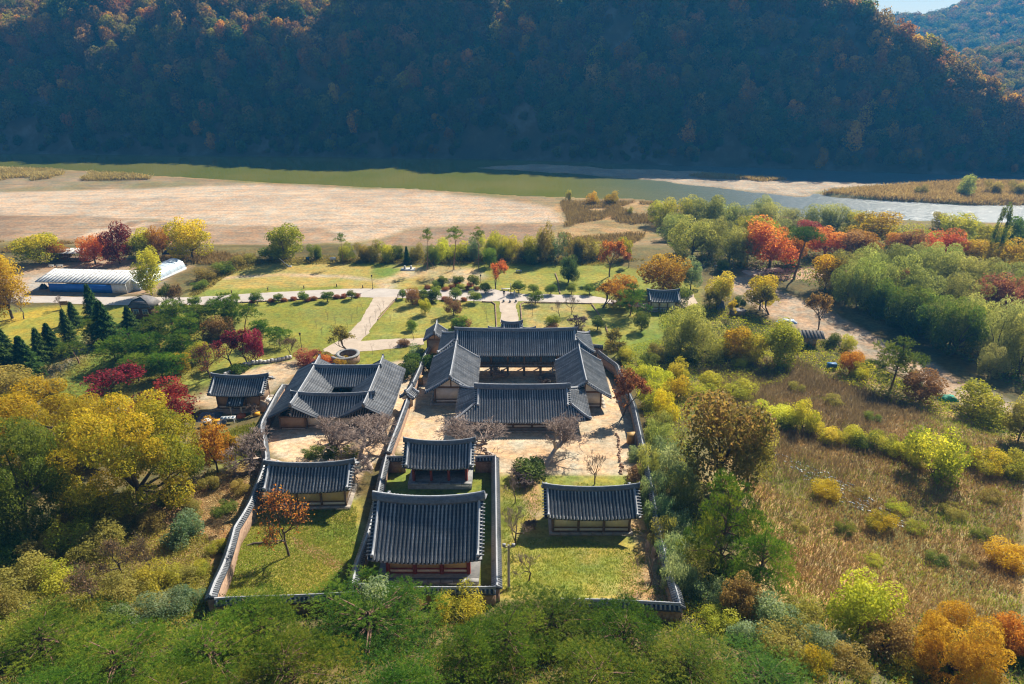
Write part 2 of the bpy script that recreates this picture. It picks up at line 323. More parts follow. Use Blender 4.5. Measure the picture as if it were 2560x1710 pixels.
# compound: swept earth, lawns on the upper terraces
zone([(1000, 945), (1080, 880), (1480, 890), (1560, 990), (1600, 1100), (1620, 1190), (1180, 1190), (990, 1130)], COURT, COURT2, .8, None, .5, 4, 5)
zone([(720, 960), (1000, 900), (1045, 900), (1020, 990), (960, 1140), (900, 1180), (860, 1290), (910, 1310), (900, 1350), (880, 1200), (680, 1140), (660, 1060)], COURT, COURT2, .6, None, .5, 4, 5)
zone([(590, 935), (660, 912), (745, 898), (800, 900), (745, 940), (700, 960), (650, 1000), (560, 1040), (480, 1000)], (.45, .33, .215), (.38, .27, .16), 1.2, None, 1, 4, 4)
zone([(660, 1262), (900, 1250), (905, 1340), (890, 1450), (870, 1500), (540, 1500), (600, 1340)], (.19, .215, .035), (.28, .245, .05), .8, None, .6, 4, 4)
zone([(970, 1160), (1236, 1160), (1240, 1460), (900, 1460), (940, 1300)], (.15, .19, .035), (.21, .215, .045), .6, None, .3, 4, 4)
zone([(1250, 1188), (1625, 1188), (1640, 1290), (1690, 1500), (1250, 1500)], (.20, .215, .04), (.30, .25, .07), .6, None, .6, 4, 4)
zone([(1300, 1150), (1340, 1200), (1355, 1290), (1330, 1300), (1310, 1240), (1285, 1190)], (.42, .27, .15), None, .5, None, .5)
zone([(1550, 1290), (1650, 1290), (1690, 1500), (1560, 1500), (1620, 1400)], (.33, .21, .11), (.40, .28, .15), .8, None, 1)
# slope left of the wall, leaf litter
zone([(360, 1240), (560, 1180), (640, 1130), (640, 1220), (560, 1360), (500, 1440), (380, 1400)], (.30, .17, .075), (.22, .15, .06), 2, None, 2, 5, 3)
zone([(530, 1080), (650, 1060), (640, 1140), (560, 1190)], (.13, .18, .035), (.22, .19, .06), 1.5, None, 1)
# fields on the right
zone([(1700, 930), (2100, 930), (2560, 1080), (2560, 1580), (2100, 1640), (1900, 1500), (1830, 1300), (1760, 1180), (1900, 1080)], (.33, .235, .105), (.25, .195, .085), 2, None, 2, 7, 5)
zone([(1980, 900), (2230, 1010), (2560, 1150), (2560, 1300), (2250, 1120), (1950, 1010), (1760, 950)], (.25, .175, .10), (.30, .22, .11), 3, None, 3, 7, 5)
zone([(1860, 1180), (2060, 1300), (2200, 1450), (2320, 1600), (2100, 1560), (1950, 1430), (1860, 1300)], (.42, .285, .12), (.34, .23, .105), 3, None, 3, 7, 4)
zone([(2040, 1230), (2150, 1300), (2380, 1470), (2560, 1600), (2560, 1540), (2300, 1380), (2120, 1240)], (.20, .19, .06), (.28, .22, .09), 3, None, 3, 6, 3)
zone([(1800, 704), (1840, 692), (1872, 690), (1960, 733), (2066, 773), (2150, 818), (2220, 858), (2330, 913), (2480, 985), (2560, 1020), (2560, 1040), (2400, 1004), (2290, 952), (2158, 888), (2052, 844), (1905, 782), (1850, 745)], (.40, .295, .21), (.33, .24, .165), 1.0, None, .8, 5, 2.5)
zone([(1880, 672), (2120, 668), (2140, 690), (1950, 700), (1860, 690)], (.46, .30, .20), (.36, .23, .15), 1.5, None, 1)
gc = np.clip(gc, .01, .8)

def ground_mat():
    m, n, l, p = nodes('ground_cover')
    at = n.new('ShaderNodeAttribute'); at.attribute_name = 'zone'
    geo = n.new('ShaderNodeNewGeometry')
    def nz(sc, det=5, ro=.6):
        t = n.new('ShaderNodeTexNoise'); t.inputs['Scale'].default_value = sc; t.inputs['Detail'].default_value = det; t.inputs['Roughness'].default_value = ro; l.new(geo.outputs['Position'], t.inputs['Vector']); return t
    def scale(prev, noise, lo, hi):
        mr = n.new('ShaderNodeMapRange'); mr.inputs['From Min'].default_value = .3; mr.inputs['From Max'].default_value = .7; mr.inputs['To Min'].default_value = lo; mr.inputs['To Max'].default_value = hi
        l.new(noise.outputs['Fac'], mr.inputs['Value']); v = n.new('ShaderNodeVectorMath'); v.operation = 'SCALE'; l.new(prev, v.inputs[0]); l.new(mr.outputs[0], v.inputs['Scale']); return v.outputs[0]
    c = scale(at.outputs['Color'], nz(1.3, 6, .7), .6, 1.4)
    c = scale(c, nz(.12, 4), .85, 1.15)
    c = scale(c, nz(7, 3), .78, 1.22)
    # dry and fresh patches shift the hue a little
    pt = nz(.33, 5, .65); cr = n.new('ShaderNodeValToRGB'); cr.color_ramp.elements[0].position = .36; cr.color_ramp.elements[1].position = .64
    cr.color_ramp.elements[0].color = (1.18, 1.02, .85, 1); cr.color_ramp.elements[1].color = (.84, .98, 1.05, 1); l.new(pt.outputs['Fac'], cr.inputs['Fac'])
    ml = n.new('ShaderNodeVectorMath'); ml.operation = 'MULTIPLY'; l.new(c, ml.inputs[0]); l.new(cr.outputs['Color'], ml.inputs[1]); c = ml.outputs[0]
    # long streaks left by floods and the plough on the river plain
    sx = n.new('ShaderNodeSeparateXYZ'); l.new(geo.outputs['Position'], sx.inputs[0]); mk = n.new('ShaderNodeMapRange'); mk.inputs['From Min'].default_value = 205; mk.inputs['From Max'].default_value = 225; l.new(sx.outputs['Y'], mk.inputs['Value'])
    mp = n.new('ShaderNodeMapping'); mp.inputs['Scale'].default_value = (.045, .75, 1); mp.inputs['Rotation'].default_value = (0, 0, .07); l.new(geo.outputs['Position'], mp.inputs['Vector']); st = n.new('ShaderNodeTexNoise'); st.inputs['Scale'].default_value = 1; st.inputs['Detail'].default_value = 7; st.inputs['Roughness'].default_value = .7; l.new(mp.outputs[0], st.inputs['Vector'])
    sr = n.new('ShaderNodeMapRange'); sr.inputs['From Min'].default_value = .3; sr.inputs['From Max'].default_value = .7; sr.inputs['To Min'].default_value = .72; sr.inputs['To Max'].default_value = 1.18; l.new(st.outputs['Fac'], sr.inputs['Value'])
    mm = n.new('ShaderNodeMix'); mm.inputs[2].default_value = 1.0; l.new(mk.outputs[0], mm.inputs[0]); l.new(sr.outputs[0], mm.inputs[3]); v2 = n.new('ShaderNodeVectorMath'); v2.operation = 'SCALE'; l.new(c, v2.inputs[0]); l.new(mm.outputs[0], v2.inputs['Scale']); c = v2.outputs[0]
    l.new(c, p.inputs['Base Color']); p.inputs['Roughness'].default_value = .95; p.inputs['Specular IOR Level'].default_value = .1
    bp = n.new('ShaderNodeBump'); bp.inputs['Strength'].default_value = .5; bp.inputs['Distance'].default_value = .12
    l.new(nz(3.5, 6, .7).outputs['Fac'], bp.inputs['Height']); l.new(bp.outputs['Normal'], p.inputs['Normal'])
    return m
link('ground', fastmesh('ground', np.stack([fx_, fy_, ZZ.ravel()], -1), gQ, None, ground_mat(), True, color=gc), kind='structure')

# river
def water_mat():
    m, n, l, p = nodes('river_water')
    geo = n.new('ShaderNodeNewGeometry'); sx = n.new('ShaderNodeSeparateXYZ'); l.new(geo.outputs['Position'], sx.inputs[0])
    nz = n.new('ShaderNodeTexNoise'); nz.inputs['Scale'].default_value = .03; l.new(geo.outputs['Position'], nz.inputs['Vector'])
    cr = n.new('ShaderNodeValToRGB'); cr.color_ramp.elements[0].color = (.13, .145, .014, 1); cr.color_ramp.elements[1].color = (.175, .165, .03, 1)
    cr.color_ramp.elements[0].position = .35; cr.color_ramp.elements[1].position = .65
    l.new(nz.outputs['Fac'], cr.inputs['Fac'])
    rf = n.new('ShaderNodeMapRange'); rf.inputs['From Min'].default_value = 20; rf.inputs['From Max'].default_value = 110        # quiet pool on the left, riffles on the right
    l.new(sx.outputs['X'], rf.inputs['Value'])
    mx = n.new('ShaderNodeMixRGB'); mx.inputs[2].default_value = (.10, .135, .15, 1); l.new(rf.outputs[0], mx.inputs[0]); l.new(cr.outputs['Color'], mx.inputs[1]); l.new(mx.outputs[0], p.inputs['Base Color'])
    rr = n.new('ShaderNodeMapRange'); rr.inputs['To Min'].default_value = .1; rr.inputs['To Max'].default_value = .29; l.new(rf.outputs[0], rr.inputs['Value']); l.new(rr.outputs[0], p.inputs['Roughness']); p.inputs['IOR'].default_value = 1.33; p.inputs['Specular IOR Level'].default_value = .4
    mp = n.new('ShaderNodeMapping'); mp.inputs['Scale'].default_value = (1, 1.7, 1); l.new(geo.outputs['Position'], mp.inputs['Vector'])
    w = n.new('ShaderNodeTexNoise'); w.inputs['Scale'].default_value = .45; w.inputs['Detail'].default_value = 4; w.inputs['Roughness'].default_value = .6; l.new(mp.outputs[0], w.inputs['Vector'])
    st = n.new('ShaderNodeMapRange'); st.inputs['To Min'].default_value = .03; st.inputs['To Max'].default_value = .5; l.new(rf.outputs[0], st.inputs['Value'])
    bp = n.new('ShaderNodeBump'); bp.inputs['Distance'].default_value = .55; l.new(st.outputs[0], bp.inputs['Strength']); l.new(w.outputs['Fac'], bp.inputs['Height']); l.new(bp.outputs['Normal'], p.inputs['Normal'])
    return m
mb = MB(); mb.add([(-1200, 225, WATER), (1600, 140, WATER), (1600, 720, WATER), (-1200, 720, WATER)], [[0, 1, 2, 3]]); mb.build('river', water_mat(), kind='structure')

# road and paths: sheets on the level garden
def sheet(name, left, right, mat, z, sub=16):
    """ribbon between two edges given in photo pixels"""
    A = [U(a, b, z)[:2] for a, b in left]; B = [U(a, b, z)[:2] for a, b in right]
    def res(P, n):
        P = np.array(P); d = np.r_[0, np.cumsum(np.hypot(*np.diff(P, axis=0).T))]; t = np.linspace(0, d[-1], n)
        return np.stack([np.interp(t, d, P[:, 0]), np.interp(t, d, P[:, 1])], -1)
    n = sub * max(len(A), len(B)); A = res(A, n); B = res(B, n)
    A += (fbm(A[:, 0], A[:, 1], 2.2, 4) * .8)[:, None]; B += (fbm(B[:, 0] + 9, B[:, 1], 2.2, 4) * .8)[:, None]
    V = np.concatenate([np.c_[A, np.full(n, z)], np.c_[B, np.full(n, z)]])
    i = np.arange(n - 1)
    return link(name, fastmesh(name, V, np.stack([i, i + 1, n + i + 1, n + i], -1), None, mat), kind='structure')
sheet('road', [(-40, 755), (150, 757), (271, 762), (400, 764), (524, 762), (604, 755), (730, 747), (857, 741), (934, 744), (993, 744), (1070, 749), (1209, 753), (1304, 753), (1472, 757), (1546, 760)],
      [(-40, 735), (84, 740), (205, 742), (370, 741), (476, 744), (601, 735), (730, 728), (857, 722), (952, 721), (1020, 724), (1110, 724), (1220, 722), (1308, 734), (1399, 736), (1480, 740), (1546, 752)], M['concrete'], .030)
sheet('dirt_road', [(1546, 752), (1610, 758), (1680, 752), (1735, 735), (1780, 712), (1815, 686), (1860, 676), (1950, 668)], [(1546, 760), (1620, 772), (1700, 772), (1760, 752), (1800, 724), (1838, 696), (1890, 686), (1960, 678)], M['dirt'], .026)
sheet('branch_path', [(936, 742), (905, 795), (883, 822), (850, 850), (805, 880)], [(992, 742), (956, 780), (923, 830), (905, 850), (893, 866)], M['dirt'], .038)
sheet('side_path', [(805, 874), (850, 850), (905, 852), (990, 846), (1058, 845)], [(835, 886), (870, 882), (913, 878), (1000, 869), (1062, 860)], M['dirt'], .034)
sheet('centre_path', [(1248, 752), (1250, 765), (1253, 800), (1254, 830)], [(1294, 752), (1291, 765), (1296, 800), (1300, 830)], M['dirt'], .042)
# ------------------------------------------------------------------ mountain across the river and the hills behind it
def base_y(x): return np.interp(x, [-900, -600, -295, 0, 244, 420, 700], [470, 440, 404, 383, 331, 268, 150])
def crest(x):
    c = np.interp(x, [-900, -420, -330, -260, -200, -140, -90, -40, 20, 80, 130, 160, 181, 200, 223, 232, 260, 300, 400], [104, 84, 74, 77, 74, 75, 82, 94, 90, 86, 90, 82, 66, 51, 36, 28, 13, 2, -4])
    return c + 7 * fbm(x, x * 0 + 3, 40, 3) * (c > 70)
BENCH = [(-300, 20), (-228, 22), (-155, 26), (-112, 18), (6, 13), (-380, 22)]
def mount(x, y):
    x = np.asarray(x, float); y = np.asarray(y, float)
    d = y - base_y(x) + (14 * fbm(x, y * .35, 70, 3) + 9 * fbm(x + 50, y * .5, 24, 3)) * sstep(-4, 14, y - base_y(x))
    c = crest(x)
    up = np.interp(d, [-20, 0, 3, 10, 400], [-9, -6.5, -3, 8, 8 + 390 * 1.42])
    w = np.zeros_like(x)
    for bx, bw in BENCH: w = np.maximum(w, np.exp(-((x - bx) / bw) ** 4))       # spurs whose upper part leans back into the sun
    ease = np.interp(d, [0, 30, 36, 120, 400], [0, 0, 3, 40, 60]); up = up * (1 - w) + np.minimum(up, 8 + 20 * 1.42 + 10 + ease) * w
    dn = c - .3 * np.maximum(0, d - 110)
    z = -np.logaddexp(-up / 4, -dn / 4) * 4
    return z + 4 * fbm(x, y, 18, 3) * sstep(5, 30, d)
hx = np.arange(-640, 560.1, 5.0); hd = np.r_[np.arange(-14, 60, 3.0), np.arange(60, 200, 4.0), np.arange(200, 420, 20)]
HX, HD = np.meshgrid(hx, hd); HY = base_y(HX) + HD
HZ = mount(HX.ravel(), HY.ravel())
nxh, nyh = len(hx), len(hd)
gi = (np.arange(nyh - 1)[:, None] * nxh + np.arange(nxh - 1)[None, :]); hQ = np.stack([gi, gi + 1, gi + nxh + 1, gi + nxh], -1).reshape(-1, 4)
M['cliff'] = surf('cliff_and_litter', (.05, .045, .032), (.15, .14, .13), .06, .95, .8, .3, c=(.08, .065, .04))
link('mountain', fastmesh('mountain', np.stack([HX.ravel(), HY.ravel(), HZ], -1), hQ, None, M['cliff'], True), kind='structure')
# two wooded hills far behind on the right
def hillmesh(name, cx, cy, sx, sy, hgt, seed, x0, x1, y0, y1, st, fn=None):
    gx, gy = np.meshgrid(np.arange(x0, x1, st), np.arange(y0, y1, st)); X, Y = gx.ravel(), gy.ravel()
    Z = fn(X, Y)
    a, b = gx.shape; g = (np.arange(a - 1)[:, None] * b + np.arange(b - 1)[None, :])
    link(name, fastmesh(name, np.stack([X, Y, Z], -1), np.stack([g, g + 1, g + b + 1, g + b], -1).reshape(-1, 4), None, M['cliff'], True), kind='structure')
def hill_mid(X, Y):
    ridge = np.interp(X, [250, 330, 384, 436, 520, 640, 900, 1100], [20, 32, 40, 48, 64, 80, 100, 90]); yc = 640 + .12 * (X - 500)
    return ridge * np.exp(-((Y - yc) / 130) ** 2) * 1.0 - 6 + 12 * fbm(X, Y, 70, 4) * np.exp(-((Y - yc) / 170) ** 2)
def hill_back(X, Y):
    ridge = np.interp(X, [150, 400, 500, 536, 558, 581, 619, 649, 700, 800, 1000, 1400], [40, 64, 70, 73, 83, 76, 86, 94, 112, 145, 185, 220]); yc = 1080
    return ridge * np.exp(-((Y - yc) / 240) ** 2) - 6 + 16 * fbm(X, Y, 120, 4) * np.exp(-((Y - yc) / 300) ** 2)
hillmesh('hill', 0, 0, 0, 0, 0, 0, 260, 1000, 430, 900, 10, hill_mid)
hillmesh('hill', 0, 0, 0, 0, 0, 0, 200, 1500, 780, 1500, 18, hill_back)
# ------------------------------------------------------------------ tiled halls
def drop(s, rise): return rise * (1.12 * s - .12 * s * s)
_row_prof = np.linspace(0, math.pi, 5)
def row_geo(mb, fpt, s0, s1, side, r=.085, step=.33):
    """one line of cover tiles laid down a slope; fpt(s) -> point, side = unit vector across the line"""
    P0 = np.array([fpt(s) for s in np.linspace(s0, s1, 9)]); L = np.sum(np.linalg.norm(np.diff(P0, axis=0), axis=1))
    nt = max(2, int(L / step)); ss = np.linspace(s0, s1, nt + 1)
    S = np.repeat(ss, 2)[1:-1]; S[1::2] -= (s1 - s0) / nt * .06; S[-1] = s1
    rad = np.tile([r * .84, r * 1.08], nt)
    P = np.array([fpt(s) for s in S]); tg = np.array([fpt(min(s + .01, s1 + .01)) for s in S]) - P
    tg /= np.linalg.norm(tg, axis=1)[:, None]; nm = np.cross(np.asarray(side, float), tg); nm *= np.sign(nm[:, 2:3])
    ring = P[:, None] + rad[:, None, None] * (np.cos(_row_prof)[None, :, None] * np.asarray(side, float) + np.sin(_row_prof)[None, :, None] * nm[:, None])
    m = len(P); i = np.arange(m - 1)[:, None] * 5; j = np.arange(4)[None, :]
    Q = np.stack([i + j, i + j + 1, i + 6 + j, i + 5 + j], -1).reshape(-1, 4); e = (m - 1) * 5
    mb.add(ring.reshape(-1, 3), Q, [[e, e + 1, e + 2], [e, e + 2, e + 3], [e, e + 3, e + 4]])
_vt = None
def verge_tile():
    global _vt
    if _vt is None:
        mb = MB(); row_geo(mb, lambda s: np.array([s * .5, 0, -.10 * s]), 0, 1, (0, 1, 0), .075, .3); _vt = mb.mesh('verge_tile', M['tile'], True)
    return _vt
RIDGE_P = [(-.17, -.1), (.17, -.1), (.19, .12), (.15, .14), (.17, .30), (.13, .32), (.11, .42), (0, .48), (-.11, .42), (-.13, .32), (-.17, .30), (-.15, .14), (-.19, .12)]
VERGE_P = [(-.12, -.08), (.12, -.08), (.13, .14), (.08, .24), (0, .27), (-.08, .24), (-.13, .14)]
def roof(parent, L, D, zr, rise, hip=0.0, lift=.32, sp=.36, r=.085, far='rows', ridge=1.0, name='roof', x0=0.0, y0=0.0, rz=0.0, bare=False, verge='both', sides=(-1, 1), rtop=True):
    """concave tiled roof, ridge along local x; hip > 0 gives a hip-and-gable roof. Parts of the roof hang below it."""
    Le = L + 2 * hip; H2 = Le / 2
    def zz(x, s, y=None):
        e = lift * (abs(x) / H2) ** 2 * (1 if not hip else .55)
        if hip: e += .34 * (abs(x) / H2) ** 6 * s ** 3
        return zr - drop(s, rise) + e
    def pt(x, s, sg): return np.array([x, sg * s * D, zz(x, s)])
    rf = MB(); nX, nS = 24, 8
    for sg in sides:
        if not hip:
            X = np.linspace(-H2, H2, nX); S = np.linspace(0, 1.0, nS)
            top = np.array([[pt(x, s, sg) for x in X] for s in S]); bot = top - np.array([0, 0, .16])
            V = np.concatenate([top.reshape(-1, 3), bot.reshape(-1, 3)]); off = nX * nS
            i = (np.arange(nS - 1)[:, None] * nX + np.arange(nX - 1)[None, :]).reshape(-1); q = np.stack([i, i + 1, i + nX + 1, i + nX], -1)
            if sg > 0: q = q[:, ::-1].copy(); 
            q = q[:, ::-1]
            e = (nS - 1) * nX + np.arange(nX - 1); eq = np.stack([e, e + 1, off + e + 1, off + e], -1)
            c1 = np.arange(nS - 1) * nX; cq = np.stack([c1, c1 + nX, off + c1 + nX, off + c1], -1); c2 = c1 + nX - 1; dq = np.stack([c2, c2 + nX, off + c2 + nX, off + c2], -1)
            rf.add(V, np.concatenate([q, q[:, ::-1] + off, eq, cq, dq]))
        else:
            # main slope: full width at the eave, ridge width above the gable foot
            S = np.r_[np.linspace(0, 1 - hip / D, 4), np.linspace(1 - hip / D, 1, 6)[1:]]
            top = []
            for s in S:
                hw = min(H2, L / 2 + max(0, hip - (1 - s) * D)); top.append([pt(x, s, sg) for x in np.linspace(-hw, hw, nX)])
            top = np.array(top); n_ = len(S); bot = top - np.array([0, 0, .16]); V = np.concatenate([top.reshape(-1, 3), bot.reshape(-1, 3)]); off = nX * n_
            i = (np.arange(n_ - 1)[:, None] * nX + np.arange(nX - 1)[None, :]).reshape(-1); q = np.stack([i, i + 1, i + nX + 1, i + nX], -1)
            e = (n_ - 1) * nX + np.arange(nX - 1); eq = np.stack([e, e + 1, off + e + 1, off + e], -1)
            rf.add(V, np.concatenate([q[:, ::-1], q + off, eq]))
    def zside(y, s): # side (hip) slope
        return zr - drop(s, rise) + (lift * .55 + 0) * ((L / 2 + max(0, hip - (1 - s) * D)) / H2) ** 2 + .34 * (abs(y) / D) ** 6 * s ** 3
    if hip:
        for sx in (-1, 1):
            S = np.linspace(1 - hip / D - .08, 1, 7); top = []
            for s in S:
                hw = s * D; x = sx * (H2 - (1 - s) * D); top.append([(x, y, zside(y, s)) for y in np.linspace(-hw, hw, 14)])
            top = np.array(top); n_ = len(S); bot = top - np.array([0, 0, .16]); V = np.concatenate([top.reshape(-1, 3), bot.reshape(-1, 3)]); off = 14 * n_
            i = (np.arange(n_ - 1)[:, None] * 14 + np.arange(13)[None, :]).reshape(-1); q = np.stack([i, i + 1, i + 15, i + 14], -1)
            e = (n_ - 1) * 14 + np.arange(13); eq = np.stack([e, e + 1, off + e + 1, off + e], -1); rf.add(V, np.concatenate([q, q + off, eq]))
            g = 1 - hip / D; xg = sx * (L / 2 - .35)   # gable triangle
            rf.add([(xg, -g * D, zz(xg, g) - .1), (xg, g * D, zz(xg, g) - .1), (xg, 0, zr)], None, [[0, 1, 2]])
    ro = rf.build(name, M['pan'], parent, loc=(x0, y0, 0), rot=rz)
    if bare: return ro
    n = max(3, int(round((Le - .7) / sp))); xsr = (np.arange(n) - (n - 1) / 2) * sp
    join = MB()
    for sg in sides:
        for x in xsr:
            s0 = 0.02 if abs(x) <= L / 2 - .3 else (max(.02, 1 - (H2 - abs(x)) / D + .05) if hip else .02)
            if s0 > .93: continue
            indiv = sg < 0 or far == 'rows'
            mb = MB() if indiv else join
            row_geo(mb, lambda s: pt(x, s, sg) + np.array([0, 0, .015]), s0, 1.0 + .03, (1, 0, 0), r)
            if indiv: mb.build('tile_row', M['tile'], ro, True)
    if hip:
        m_ = max(3, int((2 * D - .6) / sp)); ysr = (np.arange(m_) - (m_ - 1) / 2) * sp
        for sx in (-1, 1):
            for y in ysr:
                s0 = max(1 - hip / D - .05, abs(y) / D + .06)
                if s0 > .93: continue
                mb = MB(); row_geo(mb, lambda s: np.array([sx * (H2 - (1 - s) * D), y, zside(y, s) + .015]), s0, 1.03, (0, 1, 0), r); mb.build('tile_row', M['tile'], ro, True)
    if join.n: join.build('tile_rows', M['tile'], ro, True, kind='stuff')
    # ridge and the ridges running down the verges
    hL = L / 2
    if rtop:
        pr = [(a * ridge, b * ridge) for a, b in RIDGE_P]
        path = [(x, 0, zz(x, 0) + .1 * (abs(x) / hL) ** 4) for x in np.linspace(-hL - .12, hL + .12, 22)]
        rg = MB(); rg.sweep(path, pr); rgo = rg.build('ridge', M['ridge'], ro)
        cp = MB(); cp.tube([(p[0], p[1], p[2] + .44 * ridge) for p in path], .085 * ridge, 6); cp.build('ridge_cap', M['capridge'], ro, True)
        for sx in (-1, 1):
            p = path[-1] if sx > 0 else path[0]; en = MB(); en.box((p[0], 0, p[2] + .24), (.10, .46, .62), taper=.75); en.build('ridge_end_tile', M['ridge'], ro)
    vx = hL - .42
    smax = .95 if not hip else 1 - hip / D + .06
    for sx in (-1, 1):
        if verge == 'none': break
        for sg in sides:
            path = [pt(sx * vx, s, sg) for s in np.linspace(.02, smax, 9)]
            vb = MB()
            P = np.array(path); up = np.array([0, 0, 1.])
            for a in range(1): vb.tube(P + np.array([0, 0, .10]), .14, 6); vb.tube(P + np.array([0, 0, .23]), .075, 6)
            vb.box(P[-1] + np.array([0, sg * .05, .16]), (.3, .12, .36)); vb.build('verge_ridge', M['capridge'], ro, True)
            ln = np.linalg.norm(P[-1] - P[0]); k = int(ln / .34)
            for q in range(k):
                s = .05 + (smax - .05) * (q + .5) / k; p = pt(sx * (vx + .08), s, sg); t = pt(sx * vx, s + .02, sg) - pt(sx * vx, s, sg); a = math.atan2(-t[2], t[1] * sg)
                link('verge_tile', verge_tile(), ro, p + np.array([0, 0, .07]), (0, 0, 0 if sx > 0 else math.pi))
            if hip:
                hp = [np.array([sx * (H2 - (1 - s) * D), sg * s * D, zz(H2 - (1 - s) * D, s)]) for s in np.linspace(1 - hip / D, .99, 8)]
                hb = MB(); hb.tube(np.array(hp) + np.array([0, 0, .10]), .15, 6); hb.tube(np.array(hp) + np.array([0, 0, .24]), .075, 6); hb.box(hp[-1] + np.array([0, 0, .2]), (.24, .24, .34)); hb.build('hip_ridge', M['capridge'], ro, True)
    # rafters under the eave (too small to pick out singly)
    ra = MB()
    for sg in sides:
        for x in np.arange(-hL + .3, hL - .2, .42):
            a = pt(x, .52, sg) - np.array([0, 0, .24]); b = pt(x, .97, sg) - np.array([0, 0, .22]); ra.tube([a, b], .055, 4)
    ra.build('rafters', M['wood'], ro, kind='stuff')
    return ro

def podium(parent, W, Dp, z0, z1, mat='stone', x0=0, y0=0, slabs=True):
    mb = MB(); mb.box((x0, y0, (z0 + z1) / 2 - .02), (W, Dp, z1 - z0 - .04)); po = mb.build('podium', M[mat], parent)
    if slabs:   # edge slabs along the top
        n = max(3, int(W / 1.1)); sm = None
        for sy in (-1, 1):
            for i in range(n):
                w = W / n
                if sm is None: b = MB(); b.box((0, 0, 0), (w - .03, .5, .14)); sm = b.mesh('slab', M[mat])
                link('slab', sm, po, (x0 - W / 2 + w * (i + .5), y0 + sy * (Dp / 2 - .22), z1 - .045 + .004 * ((i * 7) % 3)))
    return po
def body(parent, W, Dp, zf, zt, nb, nd, panel='plaster', post='wood', pr=.14, skip=(), apron=True, open_front=False, x0=0, y0=0):
    """timber frame: posts, beams and one panel for each bay. skip: sides left open ('n' near -y, 'f' far +y, 'l', 'r')"""
    hx_, hy_ = W / 2, Dp / 2; hgt = zt - zf
    pm = MB(); pm.tube([(0, 0, 0), (0, 0, hgt * .5), (0, 0, hgt)], [pr * 1.05, pr, pr * .92], 8); pmesh = pm.mesh('post', M[post], True)
    done = set()
    def P(x, y):
        k = (round(x, 2), round(y, 2))
        if k in done: return
        done.add(k); link('post', pmesh, parent, (x + x0, y + y0, zf))
    for i in range(nb + 1):
        for y in (-hy_, hy_): P(-hx_ + W * i / nb, y)
    for j in range(nd + 1):
        for x in (-hx_, hx_): P(x, -hy_ + Dp * j / nd)
    def wall(side, n, length):
        w = length / n; ax = side in 'nf'; pos = {'n': -hy_, 'f': hy_, 'l': -hx_, 'r': hx_}[side]
        for zc, th in ((zt - .12, .2), (zf + .55, .14), (zf + .07, .14)):
            if side in skip and zc < zt - .5: continue
            b = MB(); b.box((x0, y0 + pos, zc) if ax else (x0 + pos, y0, zc), (length, .16, th) if ax else (.16, length, th)); b.build('beam', M[post], parent)
        if side in skip: return
        up = MB(); d = (w - .26, .07, hgt - .92) if ax else (.07, w - .26, hgt - .92); up.box((0, 0, 0), d); um = up.mesh('wall_panel', M[panel])
        lo = MB(); d = (w - .26, .08, .36) if ax else (.08, w - .26, .36); lo.box((0, 0, 0), d); lm = lo.mesh('lower_panel', M['plaster'])
        for i in range(n):
            c = -length / 2 + w * (i + .5); p = (x0 + c, y0 + pos) if ax else (x0 + pos, y0 + c)
            link('wall_panel', um, parent, (*p, zf + .62 + (hgt - .84) / 2)); 
            if apron: link('lower_panel', lm, parent, (*p, zf + .31))
    wall('n', nb, W); wall('f', nb, W); wall('l', nd, Dp); wall('r', nd, Dp)
def gable_wall(parent, x, Dw, zf, ze, zr, D, rise, mat='plaster', y0=0):
    """triangle of plaster above the end wall with its tie beam and king post"""
    g = MB(); hw = Dw / 2
    zt = zr - drop(hw / D, rise) - .2
    pts = [(x, -hw, ze - .02), (x, hw, ze - .02), (x, hw, zt), (x, 0, zr - .3), (x, -hw, zt)]
    off = np.array([.06, 0, 0]); V = [np.array(p) - off for p in pts] + [np.array(p) + off for p in pts]
    g.add(V, [[i, (i + 1) % 5, 5 + (i + 1) % 5, 5 + i] for i in range(5)], [[0, 1, 2], [0, 2, 3], [0, 3, 4], [5, 7, 6], [5, 8, 7], [5, 9, 8]]); g.build('gable_panel', M[mat], parent)
    b = MB(); b.box((x, 0, ze + .02), (.2, Dw + .3, .2)); b.build('tie_beam', M['wood'], parent)
    b = MB(); b.box((x, 0, (ze + .12 + zr - .34) / 2), (.18, .2, zr - .34 - ze - .12)); b.build('king_post', M['wood'], parent)

# shrine at the back, its gate, the two side halls
def hall(name, label, c, L, D, zr, ze, zf, zg, W, Dp, nb, nd, panel, post, podW, podD, **kw):
    t = thing(name, label, 'building', (c[0], c[1], 0), kw.pop('rz', 0))
    sk = kw.pop('skip', ()); pm = kw.pop('pod', 'stone'); pr = kw.pop('pr', .14); pg = kw.pop('gable', 'plaster')
    podium(t, podW, podD, zg, zf, pm)
    rise = zr - ze
    wt = zr - drop((Dp / 2) / D, rise) - .25
    body(t, W, Dp, zf, wt, nb, nd, panel, post, pr, sk)
    for sx in (-1, 1): gable_wall(t, sx * W / 2, Dp - .1, zf, wt - .02, zr, D, rise, pg)
    roof(t, L, D, zr, rise, **kw)
    return t
shrine = hall('shrine_hall', 'large shrine hall with red posts and ochre panels, nearest the pines', (-7.9, 53.3), 10.4, 4.9, 14.5, 11.5, 8.7, 6.9, 7.6, 6.2, 3, 2, 'ochre', 'redwood', 9.6, 8.6, pod='greystone', pr=.2, ridge=1.55, lift=.45, sp=.375, r=.1)
gate = hall('shrine_gate', 'roofed gate with red posts in front of the large shrine hall', (-8.6, 69.3), 8.3, 2.8, 10.85, 9.15, 6.6, 5.2, 6.3, 2.6, 3, 1, 'redwood', 'redwood', 7.6, 4.2, skip=('n',), pod='greystone', pr=.17, lift=.35, sp=.375, r=.095, gable='ochre')
